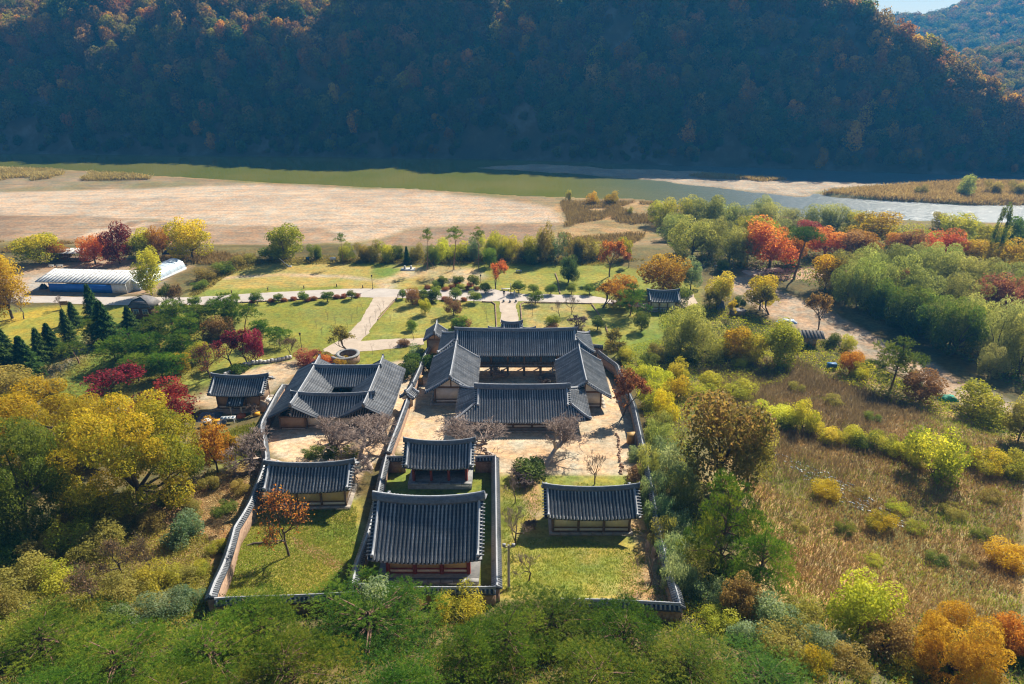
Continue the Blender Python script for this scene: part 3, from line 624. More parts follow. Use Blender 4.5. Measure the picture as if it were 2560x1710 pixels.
lhall = hall('left_hall', 'small tiled hall left of the shrine behind the persimmon tree', (-23.1, 65.5), 10.0, 2.75, 10.3, 8.65, 6.2, 4.4, 8.2, 3.7, 3, 1, 'ochre', 'wood', 9.2, 4.6, lift=.35, sp=.37, r=.095, rz=R(1.5))
rhall = hall('right_hall', 'small tiled hall right of the shrine with three white wall panels', (8.5, 60.9), 10.2, 2.85, 10.35, 8.65, 6.4, 4.4, 8.2, 3.9, 3, 1, 'plaster', 'wood', 9.0, 4.8, lift=.35, sp=.37, r=.095)

# lecture hall with hip-and-gable roof
t = thing('lecture_hall', 'large lecture hall with hipped tiled roof closing the near side of the courtyard', 'building', (1.5, 87.3, 0))
podium(t, 16.2, 8.8, 2.2, 4.2, x0=.0); body(t, 13.6, 6.6, 4.2, 6.7, 5, 2, 'plaster', 'wood', skip=('f',))
roof(t, 13.6, 5.0, 8.8, 2.75, hip=2.7, lift=.36, sp=.36, far='join', ridge=1.4)
# side wings of the courtyard
def wing(name, label, cx, y0, y1, D, zr, ze, zf, zg):
    L = y1 - y0; t = thing(name, label, 'building', (cx, (y0 + y1) / 2, 0), R(90)); rise = zr - ze
    Dp = 5.0; podium(t, L - 1.2, 6.6, zg, zf); wt = zr - drop(Dp / 2 / D, rise) - .25
    body(t, L - 2.6, Dp, zf, wt, 4, 1, 'plaster', 'wood')
    for sx in (-1, 1): gable_wall(t, sx * (L - 2.6) / 2, Dp - .1, zf, wt - .02, zr, D, rise)
    roof(t, L, D, zr, rise, lift=.12, sp=.33, r=.08); return t
wing('dormitory', 'long dormitory wing with gabled tiled roof on the left of the courtyard', -9.45, 92.5, 105.6, 4.0, 7.6, 5.0, 2.9, 1.0)
wing('dormitory', 'long dormitory wing with gabled tiled roof on the right of the courtyard', 11.15, 91.0, 104.2, 3.95, 7.6, 5.0, 2.9, 1.0)
# raised pavilion
t = thing('pavilion', 'long open pavilion on posts with hipped tiled roof at the far side of the courtyard', 'building', (.7, 110.4, 0))
roof(t, 21.4, 4.4, 8.0, 2.8, hip=2.8, lift=.4, sp=.36, far='join')
pm = MB(); pm.tube([(0, 0, 0), (0, 0, 2.4), (0, 0, 5.6)], [.2, .18, .17], 8); pmesh = pm.mesh('post', M['wood'], True)
for i in range(8):
    for j in range(3): link('post', pmesh, t, (-10.2 + 20.4 * i / 7, -2.3 + 1.9 * j, .2))
dk = MB(); dk.box((0, -.45, 2.4), (21.4, 4.3, .12)); dko = dk.build('deck', M['woodgrey'], t)
bm_ = MB(); bm_.box((0, 0, 0), (.52, 4.2, .05)); bmesh_ = bm_.mesh('plank', M['woodgrey'])
for i in range(40): link('plank', bmesh_, dko, (-10.4 + .533 * i, -.45, 2.49 + .006 * ((i * 5) % 3)))
for y in (-2.62, 1.72):
    for z in (2.25, 2.8, 3.1):
        b = MB(); b.box((0, y, z), (21.3, .14, .26 if z < 2.5 else .08)); b.build('rail' if z > 2.5 else 'beam', M['wood'], t)
    bl = MB(); bl.box((0, 0, 0), (.1, .08, .6)); blm = bl.mesh('baluster', M['wood'])
    for i in range(29): link('baluster', blm, t, (-10.6 + 21.2 * i / 28, y, 2.8))
for y in (-2.3, -.4, 1.5):
    b = MB(); b.box((0, y, 5.55), (21.2, .2, .3)); b.build('beam', M['wood'], t)
for x in (-7.6, 6.9):
    st = MB()
    for k in range(8): st.box((x, -2.8 - .27 * k, 2.3 - .26 * k), (.9, .3, .16))
    st.tube([(x - .5, -2.6, 2.4), (x - .5, -4.9, .3)], .11, 5); st.tube([(x + .5, -2.6, 2.4), (x + .5, -4.9, .3)], .11, 5); st.build('stair', M['woodgrey'], t)
# courtyard house (kitchen quarters): four wings round a small yard
t = thing('courtyard_house', 'square courtyard house with four tiled wings left of the lecture hall', 'building', (-25.9, 91.0, 0))
podium(t, 15.4, 14.4, 1.2, 3.5, slabs=False)
def ring_wing(L, D, zr, ze, x, y, rz, far, **kw): return roof(t, L, D, zr, zr - ze, x0=x, y0=y, rz=rz, far=far, **kw)
ring_wing(15.8, 3.5, 7.9, 6.05, -5.0, .2, R(90), 'rows', lift=.15, sp=.34, verge='none')
ring_wing(15.8, 3.5, 7.9, 6.05, 5.2, .2, R(90), 'rows', lift=.15, sp=.34, verge='none')
ring_wing(10.6, 3.1, 7.9, 6.15, .1, 4.9, 0, 'join', lift=.1, sp=.36, verge='none')
ring_wing(11.9, 3.1, 7.85, 6.0, .1, -4.1, 0, 'join', lift=.28, sp=.36, ridge=.85)
for (W, Dp, x, y, nb, nd, sk) in ((3.6, 13.4, -5.4, 0, 1, 4, ('f',)), (3.6, 13.4, 5.6, 0, 1, 4, ('f',)), (7.2, 3.2, .1, 5.0, 3, 1, ('n', 'l', 'r')), (7.2, 3.2, .1, -4.6, 3, 1, ('f', 'l', 'r'))):
    body(t, W, Dp, 3.5, 5.95, nb, nd, 'clay' if nb == 1 else 'plaster', 'wood', .12, sk, x0=x, y0=y)
for x in (-.55, .35):
    d = MB(); d.box((x, -6.26, 4.75), (.78, .06, 1.9)); d.build('door', M['plaster'], t)
# store building on the left with lean-to
t = hall('store_house', 'tiled store building with a small lean-to roof beside the yellow trees', (-42.1, 94.4), 8.6, 2.85, 6.85, 5.15, 2.6, .8, 6.6, 3.9, 3, 1, 'clay', 'wood', 7.6, 4.8, lift=.3, sp=.36)
roof(t, 2.5, 1.5, 4.8, .9, lift=.1, sp=.36, name='lean_to_roof', x0=-.1, y0=-2.1, sides=(-1,), verge='none', rtop=False)
b = MB(); b.box((-.9, -3.2, 3.2), (.2, .2, 2.4)); b.box((.7, -3.2, 3.2), (.2, .2, 2.4)); b.build('porch_posts', M['plaster'], t)
# front gate with lower flanking roofs, corner building, side hut
t = thing('front_gate', 'narrow front gate with three stepped tiled roofs beyond the pavilion', 'building', (0, 121.0, 0))
roof(t, 3.9, 1.9, 4.9, 1.4, lift=.25, sp=.34, far='join'); roof(t, 2.6, 1.5, 3.75, 1.0, lift=.15, sp=.34, x0=-3.2, far='join', name='side_roof'); roof(t, 2.5, 1.5, 3.7, 1.0, lift=.15, sp=.34, x0=3.2, far='join', name='side_roof')
body(t, 3.2, 2.2, 0.05, 3.6, 1, 1, 'clay', 'wood', skip=('n', 'f')); body(t, 2.0, 1.8, 0.05, 2.7, 1, 1, 'clay', 'wood', x0=-3.2); body(t, 2.0, 1.8, 0.05, 2.7, 1, 1, 'clay', 'wood', x0=3.2)
t = thing('corner_hut', 'small gabled hut with tiled roof at the far left corner of the pavilion', 'building', (-14.4, 118.4, 0), R(90))
roof(t, 5.2, 2.1, 5.0, 1.5, lift=.15, sp=.34); body(t, 3.8, 2.8, 0.05, 3.7, 2, 1, 'clay', 'wood')
for sx in (-1, 1): gable_wall(t, sx * 1.9, 2.7, 0, 3.68, 5.0, 2.1, 1.5, 'clay')
p = U(1661, 731, 3.9)
t = thing('side_house', 'small tiled house among trees at the right of the garden', 'building', (p[0] - .3, p[1], 0))
roof(t, 7.0, 2.3, 3.95, 1.5, lift=.25, sp=.36); body(t, 5.4, 2.8, .25, 2.9, 3, 1, 'plaster', 'wood'); podium(t, 6.4, 3.8, -.2, .25)
for sx in (-1, 1): gable_wall(t, sx * 2.7, 2.7, .25, 2.88, 3.95, 2.3, 1.5)

# ------------------------------------------------------------------ tile-capped walls
_ct = None
def cap_tile():
    global _ct
    if _ct is None:
        mb = MB()
        for sg in (-1, 1): row_geo(mb, lambda s: np.array([0, sg * (.05 + .38 * s), -.24 * s]), 0, 1, (1, 0, 0), .085, .24)
        _ct = mb.mesh('cap_tile', M['tile'], True)
    return _ct
def wall(label, px, hgt=1.9, sp=.36, mat='rubble', top=True, world=None, step=True, thick=.5):
    """px: line of the wall's cap in photo pixels; the wall stands on the ground under it"""
    P = []
    if world is None:
        for a, b in px:
            z = 3.0
            for _ in range(40):
                X, Y, _z = U(a, b, z); z += .6 * (hz(X, Y) + hgt + .35 - z)
            P.append((X, Y))
    else: P = world
    P = np.array(P); d = np.r_[0, np.cumsum(np.hypot(*np.diff(P, axis=0).T))]; Lw = d[-1]
    n = max(2, int(Lw / .9)); tt = np.linspace(0, Lw, n + 1); X = np.interp(tt, d, P[:, 0]); Y = np.interp(tt, d, P[:, 1]); Z = h(X, Y)
    Zs = np.convolve(np.pad(Z, 3, 'edge'), np.ones(7) / 7, 'valid')
    t = thing('wall', label, 'wall', (X[0], Y[0], Z[0])); o = np.array([X[0], Y[0], Z[0]])
    w2 = thick / 2
    b = MB(); path = np.c_[X, Y, Zs] - o
    b.sweep(path, [(-w2 * 1.15, -1.2), (w2 * 1.15, -1.2), (w2, hgt), (-w2, hgt)]); b.build('masonry', M[mat], t)
    r = MB(); r.sweep(path + [0, 0, hgt], [(-.5, 0), (.5, 0), (.48, .07), (.05, .30), (-.05, .30), (-.48, .07)]); ro = r.build('cap', M['pan'], t)
    k = MB(); wv = path + [0, 0, hgt + .36]; k.tube(wv, .12, 6); k.tube(wv + [0, 0, .12], .07, 6); k.build('cap_ridge', M['capridge'], t, True)
    m = min(299, int(Lw / sp))
    for i in range(m):
        s = (i + .5) * Lw / m; x = np.interp(s, tt, X); y = np.interp(s, tt, Y); z = np.interp(s, tt, Zs); e = .3
        dx = np.interp(s + e, tt, X) - np.interp(s - e, tt, X); dy = np.interp(s + e, tt, Y) - np.interp(s - e, tt, Y)
        link('cap_tile', cap_tile(), ro, (x - o[0], y - o[1], z - o[2] + hgt + .335 + .012 * math.sin(i * 5.1)), (0, 0, math.atan2(dy, dx)))
    return t
wall('long tile-capped stone wall along the left edge of the compound', [(707, 963), (693, 982), (655, 1054), (651, 1073), (658, 1091), (665, 1144), (658, 1172), (627, 1253), (587, 1319), (523, 1484)])
wall('low tile-capped wall at the back left under the pines', [(536, 1497), (660, 1494), (790, 1489), (900, 1482)], 1.5)
wall('ivy-covered tile-capped wall directly behind the shrine hall', [(880, 1462), (1000, 1470), (1120, 1471), (1240, 1470)], 1.5)
wall('short tile-capped wall at the back right corner under the pines', [(1400, 1500), (1520, 1503), (1703, 1511)], 1.5)
wall('tile-capped wall on the left side of the shrine yard', [(966, 1140), (897, 1403), (880, 1450)], 1.7)
wall('tile-capped wall with red ivy on the right side of the shrine yard', [(1238, 1141), (1242, 1460)], 1.7)
wall('short wall between the shrine gate and the left shrine wall', [(968, 1143), (1012, 1143)], 1.8)
wall('short wall between the shrine gate and the right shrine wall', [(1188, 1143), (1236, 1142)], 1.8)
wall('tile-capped wall along the right edge of the compound beside the bamboo', [(1496, 877), (1543, 912), (1584, 1009), (1612, 1134), (1628, 1206), (1637, 1262), (1694, 1487), (1702, 1508)], 1.7)
wall('narrow tile-capped wall between the lecture hall and the courtyard house', [(1072, 868), (1057, 897), (1029, 962)], 1.7)
wall('tile-capped wall running down from the little side gate to the bare trees', [(1018, 998), (993, 1065), (968, 1128)], 1.7)
wall('short wall joining the courtyard house to the outer left wall', [(708, 964), (728, 964)], 1.6)
wall('front wall of the compound left of the front gate', None, 1.5, world=[(-12.6, 119.5), (-4.7, 120.9)])
wall('front wall of the compound right of the front gate', None, 1.5, world=[(4.7, 120.9), (17.2, 117.5)])
p = U(1023, 981, 5.6)
t = thing('side_gate', 'little tiled side gate set in the wall between the halls', 'gate', (p[0], p[1], 0), R(75))
roof(t, 2.6, 1.15, 5.9, .8, lift=.12, sp=.33); g0 = hz(p[0], p[1])
for x in (-.8, .8):
    b = MB(); b.tube([(x, 0, g0 - .2), (x, 0, 5.6)], .13, 8); b.build('post', M['wood'], t)
b = MB(); b.box((0, 0, g0 + 1.1), (1.4, .08, 2.0)); b.build('door', M['wood'], t)
# ------------------------------------------------------------------ plants: prototypes
def unit(v): return v / (np.linalg.norm(v, axis=-1, keepdims=True) + 1e-9)
def leafquads(P, N, size, rg, asp=.55, tdir=None):
    """one folded lozenge for each leaf: centre P, facing N"""
    n = len(P); r = rg.normal(size=(n, 3))
    if tdir is not None: r = r * .35 + tdir
    t = unit(r - N * np.sum(r * N, 1, keepdims=True)); b = np.cross(N, t)
    s = size * rg.uniform(.65, 1.3, (n, 1))
    V = np.stack([P - t * s, P + b * s * asp + N * s * .12, P + t * s, P - b * s * asp + N * s * .12], 1)
    return V.reshape(-1, 3), np.arange(n * 4).reshape(-1, 4)
def finish(mb, v, name): return mb.mesh(name, None, False, v)
def lobecrown(seed, H, W, zb, n, size, nl=18, lob=.36, flat=1.0, droop=0, asp=.55, ov=.62, top=0.0, sh=.55, stray=.06):
    """crown between zb and H made of many leafy lobes of uneven size, with some stray sprays"""
    rg = np.random.default_rng(seed); zc = (zb + H) / 2; rz = (H - zb) / 2; rx = W / 2
    d = unit(rg.normal(size=(nl, 3))); d[:, 2] = rg.uniform(-.85, 1.0, nl); hr = np.sqrt(np.maximum(.15, 1 - (d[:, 2] * .8) ** 2)); d[:, :2] = unit(d[:, :2]) * hr[:, None]
    C = d * ov * rg.uniform(.7, 1.2, (nl, 1)); C[:, 2] = d[:, 2] * ov * 1.05 + top * .3; C = np.concatenate([C, [[0, 0, .05]]]); nl += 1
    Rl = lob * rg.uniform(.55, 1.3, nl); Rl[-1] = lob * 1.3; lt = rg.random(nl)
    k = rg.choice(nl, n, p=Rl ** 2 / np.sum(Rl ** 2)); dd = unit(rg.normal(size=(n, 3))); dd[:, 2] = dd[:, 2] * .9 + .1
    rr = Rl[k] * (sh + (1.05 - sh) * np.sqrt(rg.random(n))); m = rg.random(n) < stray; rr[m] *= rg.uniform(1.1, 1.45, m.sum())
    P = C[k] + dd * rr[:, None]
    lo, hi = np.percentile(P[:, 2], [1.5, 98.5]); P[:, 2] = (P[:, 2] - lo) / (hi - lo) * 2 - 1; C[:, 2] = (C[:, 2] - lo) / (hi - lo) * 2 - 1
    q = np.percentile(np.hypot(P[:, 0], P[:, 1]), 96); P[:, :2] /= q; C[:, :2] /= q
    P = P * np.array([rx, rx, rz]) + np.array([0, 0, zc]); C = C * np.array([rx, rx, rz]) + np.array([0, 0, zc])
    N = unit(dd * .7 + rg.normal(size=(n, 3)) * .75 + np.array([0, 0, .35]))
    P[:, 2] = np.maximum(P[:, 2], .03 * H)
    td = np.tile([[0, 0, -1.]], (n, 1)) * droop if droop else None
    V, Q = leafquads(P, N, size, rg, asp, td); mb = MB(); mb.add(V, Q)
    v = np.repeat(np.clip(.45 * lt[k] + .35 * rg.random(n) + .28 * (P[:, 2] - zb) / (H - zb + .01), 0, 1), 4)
    return mb, v, C, Rl
def limbs(mb, C, zb, H, rad, rg, n=9, n_side=6, crook=.12, base=(0, 0), fork=None):
    """trunk with limbs reaching into the lobes"""
    fk = fork if fork else zb * .85 + .08 * H
    tx = rg.normal(size=(6, 2)) * crook * .25; tx[0] = 0; z = np.linspace(-.3, fk, 6); tx *= np.linspace(0, 1, 6)[:, None] * H * .25
    pts = np.c_[tx + np.array(base), z]; mb.tube(pts, np.linspace(rad, rad * .72, 6), n_side)
    for c in C[:n]:
        p0 = pts[-1]; mid = (p0 + c) / 2 + rg.normal(size=3) * .06 * H; mid[2] += .05 * H
        q = np.array([p0, p0 * .6 + mid * .4, mid, c * .8 + mid * .2, c]); mb.tube(q, np.linspace(rad * .55, rad * .08, 5), 4, False)
PROTO = {}
def proto(key, trunk, crown, H, W, tm): PROTO.setdefault(key, []).append((trunk, crown, H, W, tm))
def mk_broad(key, seeds, H, W, zb, n, size, rad, nl=18, **kw):
    for s in seeds:
        rg = np.random.default_rng(s + 500); c, v, C, _ = lobecrown(s, H, W, zb, n, size, nl, **kw); t = MB(); limbs(t, C, zb, H, rad, rg)
        proto(key, t.mesh('trunk', M['bark'], True), finish(c, v, 'crown'), H, W, 'bark')
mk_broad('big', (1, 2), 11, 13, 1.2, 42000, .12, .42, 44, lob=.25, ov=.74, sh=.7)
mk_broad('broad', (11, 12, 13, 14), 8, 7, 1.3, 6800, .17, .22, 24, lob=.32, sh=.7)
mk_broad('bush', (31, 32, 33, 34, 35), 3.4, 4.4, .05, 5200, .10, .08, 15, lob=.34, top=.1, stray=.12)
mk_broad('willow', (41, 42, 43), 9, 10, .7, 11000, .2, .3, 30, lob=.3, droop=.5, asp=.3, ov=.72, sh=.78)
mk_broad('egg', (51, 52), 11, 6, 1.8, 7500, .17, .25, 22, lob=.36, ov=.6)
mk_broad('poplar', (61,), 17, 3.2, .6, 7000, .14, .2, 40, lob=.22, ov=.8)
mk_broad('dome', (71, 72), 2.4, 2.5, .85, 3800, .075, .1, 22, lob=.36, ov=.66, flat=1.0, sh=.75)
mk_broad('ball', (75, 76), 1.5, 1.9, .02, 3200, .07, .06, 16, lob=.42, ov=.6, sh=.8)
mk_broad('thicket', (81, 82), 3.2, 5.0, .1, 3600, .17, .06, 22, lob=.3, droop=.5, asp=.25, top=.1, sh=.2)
def needles(C, A, n, ln, rg, w=.028, up=.5, per=11):
    """pine pads: n shoots on flattened clumps, each a bottle-brush of needles. C centres, A (k,3) radii"""
    k = rg.choice(len(C), n, p=(A[:, 0] ** 2 / np.sum(A[:, 0] ** 2))); d = unit(rg.normal(size=(n, 3))); d[:, 2] = np.abs(d[:, 2]) * 1.1 - .3
    P = C[k] + d * A[k] * np.sqrt(rg.uniform(.3, 1.1, (n, 1)))
    o = unit(d * .9 + np.array([0, 0, up]) + rg.normal(size=(n, 3)) * .35); sl = ln * rg.uniform(.7, 1.5, (n, 1))
    P = np.repeat(P, per, 0) + np.repeat(o * sl, per, 0) * rg.random((n * per, 1)); oo = np.repeat(o, per, 0)
    side = unit(np.cross(oo, rg.normal(size=(n * per, 3)))); dj = unit(oo * .75 + side * .8); sd = unit(np.cross(dj, rg.normal(size=(n * per, 3)))) * w; L = ln * .62 * rg.uniform(.7, 1.2, (n * per, 1))
    V = np.stack([P - sd, P + sd, P + dj * L + sd * .5, P + dj * L - sd * .5], 1)
    tone = rg.random(len(C)); v = np.repeat(np.clip(.58 * tone[k] + .42 * rg.random(n), 0, 1), per * 4)
    return V.reshape(-1, 3), np.arange(len(V) * 4).reshape(-1, 4), v
def mk_pine(key, seed, H, W, z0, npad, n, ln, rad, w, padr=.3, pz=.35, crook=.5, lean=0.0, jit=.3):
    rg = np.random.default_rng(seed); t = MB()
    z = np.linspace(-.3, H * .93, 8); off = np.cumsum(rg.normal(size=(8, 2)) * crook * H * .035, 0); off -= off[0]; off[:, 0] += lean * np.linspace(0, 1, 8) ** 1.5 * H
    T = np.c_[off, z]; t.tube(T, np.linspace(rad, rad * .25, 8), 6)
    C, A = [], []
    for i in range(npad):
        f = (i + .5) / npad; zz = z0 + (H * .93 - z0) * f ** .9; c0 = np.array([np.interp(zz * .92, z, T[:, 0]), np.interp(zz * .92, z, T[:, 1]), zz * .92])
        a = i * 2.4 + rg.uniform(-.5, .5); rr = W / 2 * (1 - .62 * f ** 1.6) * rg.uniform(.3, 1.0) * (f < .95)
        c = np.array([c0[0] + math.cos(a) * rr, c0[1] + math.sin(a) * rr, zz + .02 * H + rg.normal() * jit]); pr = W * padr * rg.uniform(.55, 1.25) * (1 - .3 * f)
        C.append(c); A.append([pr, pr, pr * pz]); t.tube([c0, (c0 + c) / 2 + np.array([0, 0, .03 * H]), c - np.array([0, 0, pr * pz * .3])], [rad * .4, rad * .25, rad * .1], 4, False)
    V, Q, v = needles(np.array(C), np.array(A), n, ln, rg, w); mb = MB(); mb.add(V, Q)
    proto(key, t.mesh('trunk', M['pinebark'], True), finish(mb, v, 'crown'), H, W, 'pinebark')
for s in (101, 102, 103): mk_pine('pine', s, 7, 6, 1.8, 22, 1200, .4, .16, .024, .22, .5, jit=.5)
for s in (111, 112, 113): mk_pine('bigpine', s, 9, 9.5, 1.2, 52, 4300, .30, .22, .017, .17, .45, jit=.9)
for s in (121, 122): mk_pine('tallpine', s, 12, 4.6, 8.2, 9, 220, .42, .13, .03, .26, .5, .3)
mk_pine('umbrella', 131, 13, 10, 9.8, 20, 1300, .45, .34, .03, .22, .4, .5, .12)
mk_pine('leanpine', 141, 7, 5.5, 4.2, 11, 420, .4, .16, .026, .28, .45, .3, .25)
def mk_conifer(key, seed, H, W, n, size):
    rg = np.random.default_rng(seed); f = rg.random(n) ** .75; lay = np.floor(f * 13) / 13
    z = .06 * H + (lay + (f * 13 % 1) * .045) * H * .93; br = W / 2 * (1 - lay * .97) * (.82 + .3 * rg.random(n)); a = rg.random(n) * 6.283
    spike = .66 + .34 * np.cos(a * 5 + lay * 40) * (.5 + rg.random(n) * .5) + .12 * np.sin(a * 2 + seed); r = br * np.sqrt(rg.uniform(.06, 1, n)) * spike
    P = np.c_[r * np.cos(a), r * np.sin(a), z - .34 * r + rg.normal(size=n) * .06 * H * .3]; P[:, 2] = np.maximum(P[:, 2], .12)
    N = unit(np.c_[np.cos(a) * .5, np.sin(a) * .5, np.ones(n)] + rg.normal(size=(n, 3)) * .55); td = np.c_[np.cos(a), np.sin(a), -.45 * np.ones(n)]
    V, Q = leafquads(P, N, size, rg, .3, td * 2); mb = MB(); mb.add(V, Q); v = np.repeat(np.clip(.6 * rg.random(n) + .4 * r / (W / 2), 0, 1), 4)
    t = MB(); t.tube([(0, 0, -.3), (0, 0, H * .5), (0, 0, H * .97)], [.17, .1, .02], 6); proto(key, t.mesh('trunk', M['bark'], True), finish(mb, v, 'crown'), H, W, 'bark')
mk_conifer('conifer', 151, 8, 5.0, 7500, .22); mk_conifer('conifer', 152, 8, 5.4, 7500, .22)
def mk_bare(key, seed, H, W, rad, depth_, bark, twist=.35, up=.25, twigr=.008, split=(2, 4), fork=.22, leafn=0, lsize=.15):
    rg = np.random.default_rng(seed); tr = MB(); tw = MB(); tips = []
    def grow(p, d, L, r, k):
        n = 4; pts = [p]; dd = d.copy()
        for i in range(n - 1):
            dd = unit(dd + rg.normal(size=3) * twist * .35 + np.array([0, 0, up * .12])); pts.append(pts[-1] + dd * L / (n - 1))
        (tr if k < 2 else tw).tube(pts, np.linspace(r, r * .68, n), 6 if k < 2 else (4 if k < 3 else 3), False)
        if k >= depth_: tips.append(pts[-1]); return
        for j in range(rg.integers(split[0], split[1] + 1)):
            a = unit(dd + unit(rg.normal(size=3)) * (.75 if k else .95) + np.array([0, 0, up])); q = pts[-1] if j < 2 else pts[rg.integers(1, n)]
            grow(np.array(q), a, L * rg.uniform(.6, .82), max(r * .58, twigr), k + 1)
    grow(np.array([0, 0, -.15]), unit(np.array([rg.normal() * .12, rg.normal() * .12, 1])), H * fork + .15, rad, 0)
    V = np.concatenate(tw.V); ht = V[:, 2].max(); wd = 2 * np.percentile(np.hypot(V[:, 0], V[:, 1]), 97); 
    for b in (tr, tw): b.V = [v * np.array([W / wd, W / wd, H / ht]) for v in b.V]
    if not leafn:
        proto(key, tr.mesh('trunk', M[bark], True), tw.mesh('branches', M['twig']), H, W, bark); return
    tp = np.array(tips) * np.array([W / wd, W / wd, H / ht]); k = rg.integers(0, len(tp), leafn); P = tp[k] + rg.normal(size=(leafn, 3)) * .22
    V, Q = leafquads(P, unit(rg.normal(size=(leafn, 3)) + np.array([0, 0, .4])), lsize, rg); cr = MB(); cr.add(V, Q)
    tr.V += tw.V; tr.Q += [q + tr.n for q in tw.Q]; tr.n += tw.n
    proto(key, tr.mesh('trunk', M[bark], True), finish(cr, np.repeat(rg.random(leafn), 4), 'crown'), H, W, bark)
for s in (161, 162, 163): mk_bare('crape', s, 5.5, 8.5, .13, 6, 'palebark', .6, .2, .0085, (3, 4), .18)
for s in (171, 172): mk_bare('bare', s, 5, 4.4, .1, 6, 'bark', .35, .3, .012, (2, 4), .25)
for s in (181, 182): mk_bare('sapling', s, 2.6, 1.5, .035, 4, 'bark', .3, .5, .01, (2, 3), .3)
for s in (21, 22, 23): mk_bare('sparse', s, 7, 6.5, .16, 6, 'bark', .35, .3, .013, (2, 4), .24, 2600, .16)
for s in (26, 27): mk_bare('persimmon', s, 8, 6, .17, 6, 'bark', .4, .28, .014, (3, 4), .32, 900, .12)
for s in (191, 192): mk_bare('twigbush', s, 1.8, 2.6, .05, 6, 'twig', .5, .15, .009, (3, 4), .08)

K = {}
K['yellow'] = leaf('leaves_yellow', [(.18, .18, .018), (.40, .33, .02), (.60, .43, .03)], gain=1.15, trans=.58)
K['gold'] = leaf('leaves_gold', [(.42, .31, .015), (.58, .44, .02), (.68, .54, .05)], gain=1.0)
K['yellowgreen'] = leaf('leaves_yellow_green', [(.13, .17, .02), (.30, .31, .03), (.45, .40, .05)])
K['lime'] = leaf('leaves_lime', [(.20, .24, .02), (.38, .38, .03), (.50, .47, .06)])
K['orange'] = leaf('leaves_orange', [(.22, .11, .015), (.42, .20, .025), (.54, .31, .04)], gain=1.1)
K['redorange'] = leaf('leaves_red_orange', [(.30, .08, .03), (.50, .15, .05), (.55, .25, .06)])
K['rust'] = leaf('leaves_rust', [(.16, .10, .03), (.31, .18, .06), (.42, .26, .10)], gain=1.1)
K['crimson'] = leaf('leaves_crimson', [(.07, .028, .02), (.20, .018, .028), (.36, .045, .065)], gain=1.1)
K['wine'] = leaf('leaves_wine', [(.08, .015, .018), (.20, .03, .03), (.30, .08, .06)])
K['green'] = leaf('leaves_green', [(.04, .075, .010), (.10, .155, .02), (.19, .23, .04)], var=.25)
K['dark'] = leaf('leaves_dark_green', [(.028, .055, .010), (.065, .11, .02), (.11, .16, .032)], trans=.4)
K['olive'] = leaf('leaves_olive', [(.12, .115, .022), (.23, .205, .045), (.34, .29, .075)])
K['willow'] = leaf('leaves_willow', [(.11, .14, .03), (.22, .25, .065), (.35, .36, .11)], var=.28)
K['willowpale'] = leaf('leaves_pale_willow', [(.14, .17, .06), (.25, .27, .10), (.36, .36, .14)])
K['bluegreen'] = leaf('leaves_blue_green', [(.07, .13, .06), (.15, .22, .11), (.26, .31, .17)])
K['pine'] = leaf('needles', [(.03, .075, .008), (.08, .155, .014), (.18, .24, .025)], trans=.5, gloss=.004)
K['pinewarm'] = leaf('needles_warm', [(.045, .09, .008), (.11, .17, .014), (.24, .245, .025)], trans=.5, gloss=.004)
K['mixed'] = leaf('leaves_green_to_gold', [(.06, .11, .012), (.25, .26, .02), (.50, .41, .03)], gain=1.4, trans=.58)
K['rustgreen'] = leaf('leaves_rust_and_green', [(.10, .13, .03), (.23, .22, .05), (.37, .26, .09)], gain=1.1)
K['brown'] = leaf('leaves_brown', [(.10, .06, .03), (.19, .12, .06), (.28, .19, .10)])
K['reddish'] = leaf('leaves_red_brown', [(.15, .05, .03), (.27, .09, .05), (.35, .17, .09)])

_rs = random.Random(3)
def plant(X, Y, hgt, wid, kind, colr, label, cat='tree', name=None, group=None, z=None, rot=None, var=None, cwid=None):
    pr = PROTO[kind]; tr, cr, H, W, tm = pr[_rs.randrange(len(pr)) if var is None else var % len(pr)]
    z = hz(X, Y) if z is None else z; sw = wid / W; sh = hgt / H
    o = thing(name or 'tree', label, cat, (X, Y, z - .05), _rs.uniform(0, 6.28) if rot is None else rot, group)
    link('trunk', tr, o, scale=(max(.4, (sw * sh) ** .5),) * 2 + (sh,)) if False else link('trunk', tr, o, scale=(sw, sw, sh))
    nm = 'branches' if cr.name.startswith('branches') else 'crown'
    c = link(nm, cr, o, scale=(sw, sw, sh))
    if colr is not None:
        if len(cr.materials) == 0: cr.materials.append(None)
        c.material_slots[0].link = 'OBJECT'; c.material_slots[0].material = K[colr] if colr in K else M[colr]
    return o
def T(bx, by, ty, w, kind, colr, label, cat='tree', name=None, group=None, **kw):
    """bx, by: foot of the plant in the photo; ty: its top; w: width of the crown in photo px"""
    X, Y, Z = G(bx, by); dp = depth(X, Y, Z); wid = w * dp / FOC; ph = math.atan2(CAM_H - Z, math.hypot(X, Y))
    if kind in ('bush', 'ball', 'thicket', 'twigbush'):       # leafy to the ground: the row given is the near edge
        by2 = by - .38 * w * math.sin(ph); X, Y, Z = G(bx, by2); dp = depth(X, Y, Z); wid = w * dp / FOC
    else: by2 = by
    m = (by2 - ty) * dp / FOC; a = .42 * wid; lo, hi = .2, 40.0
    for _ in range(30):
        H_ = (lo + hi) / 2; e = .575 * H_ * math.cos(ph) + math.hypot(a * math.sin(ph), .425 * H_ * math.cos(ph))
        lo, hi = (H_, hi) if e < m else (lo, H_)
    return plant(X, Y, max(H_, {'pine': .8, 'broad': .68, 'big': .66, 'willow': .62, 'egg': 1.1, 'bush': .48, 'ball': .5, 'dome': .8, 'bigpine': .8, 'conifer': .95}.get(kind, .45) * wid), wid, kind, colr, label, cat, name, group, **kw)
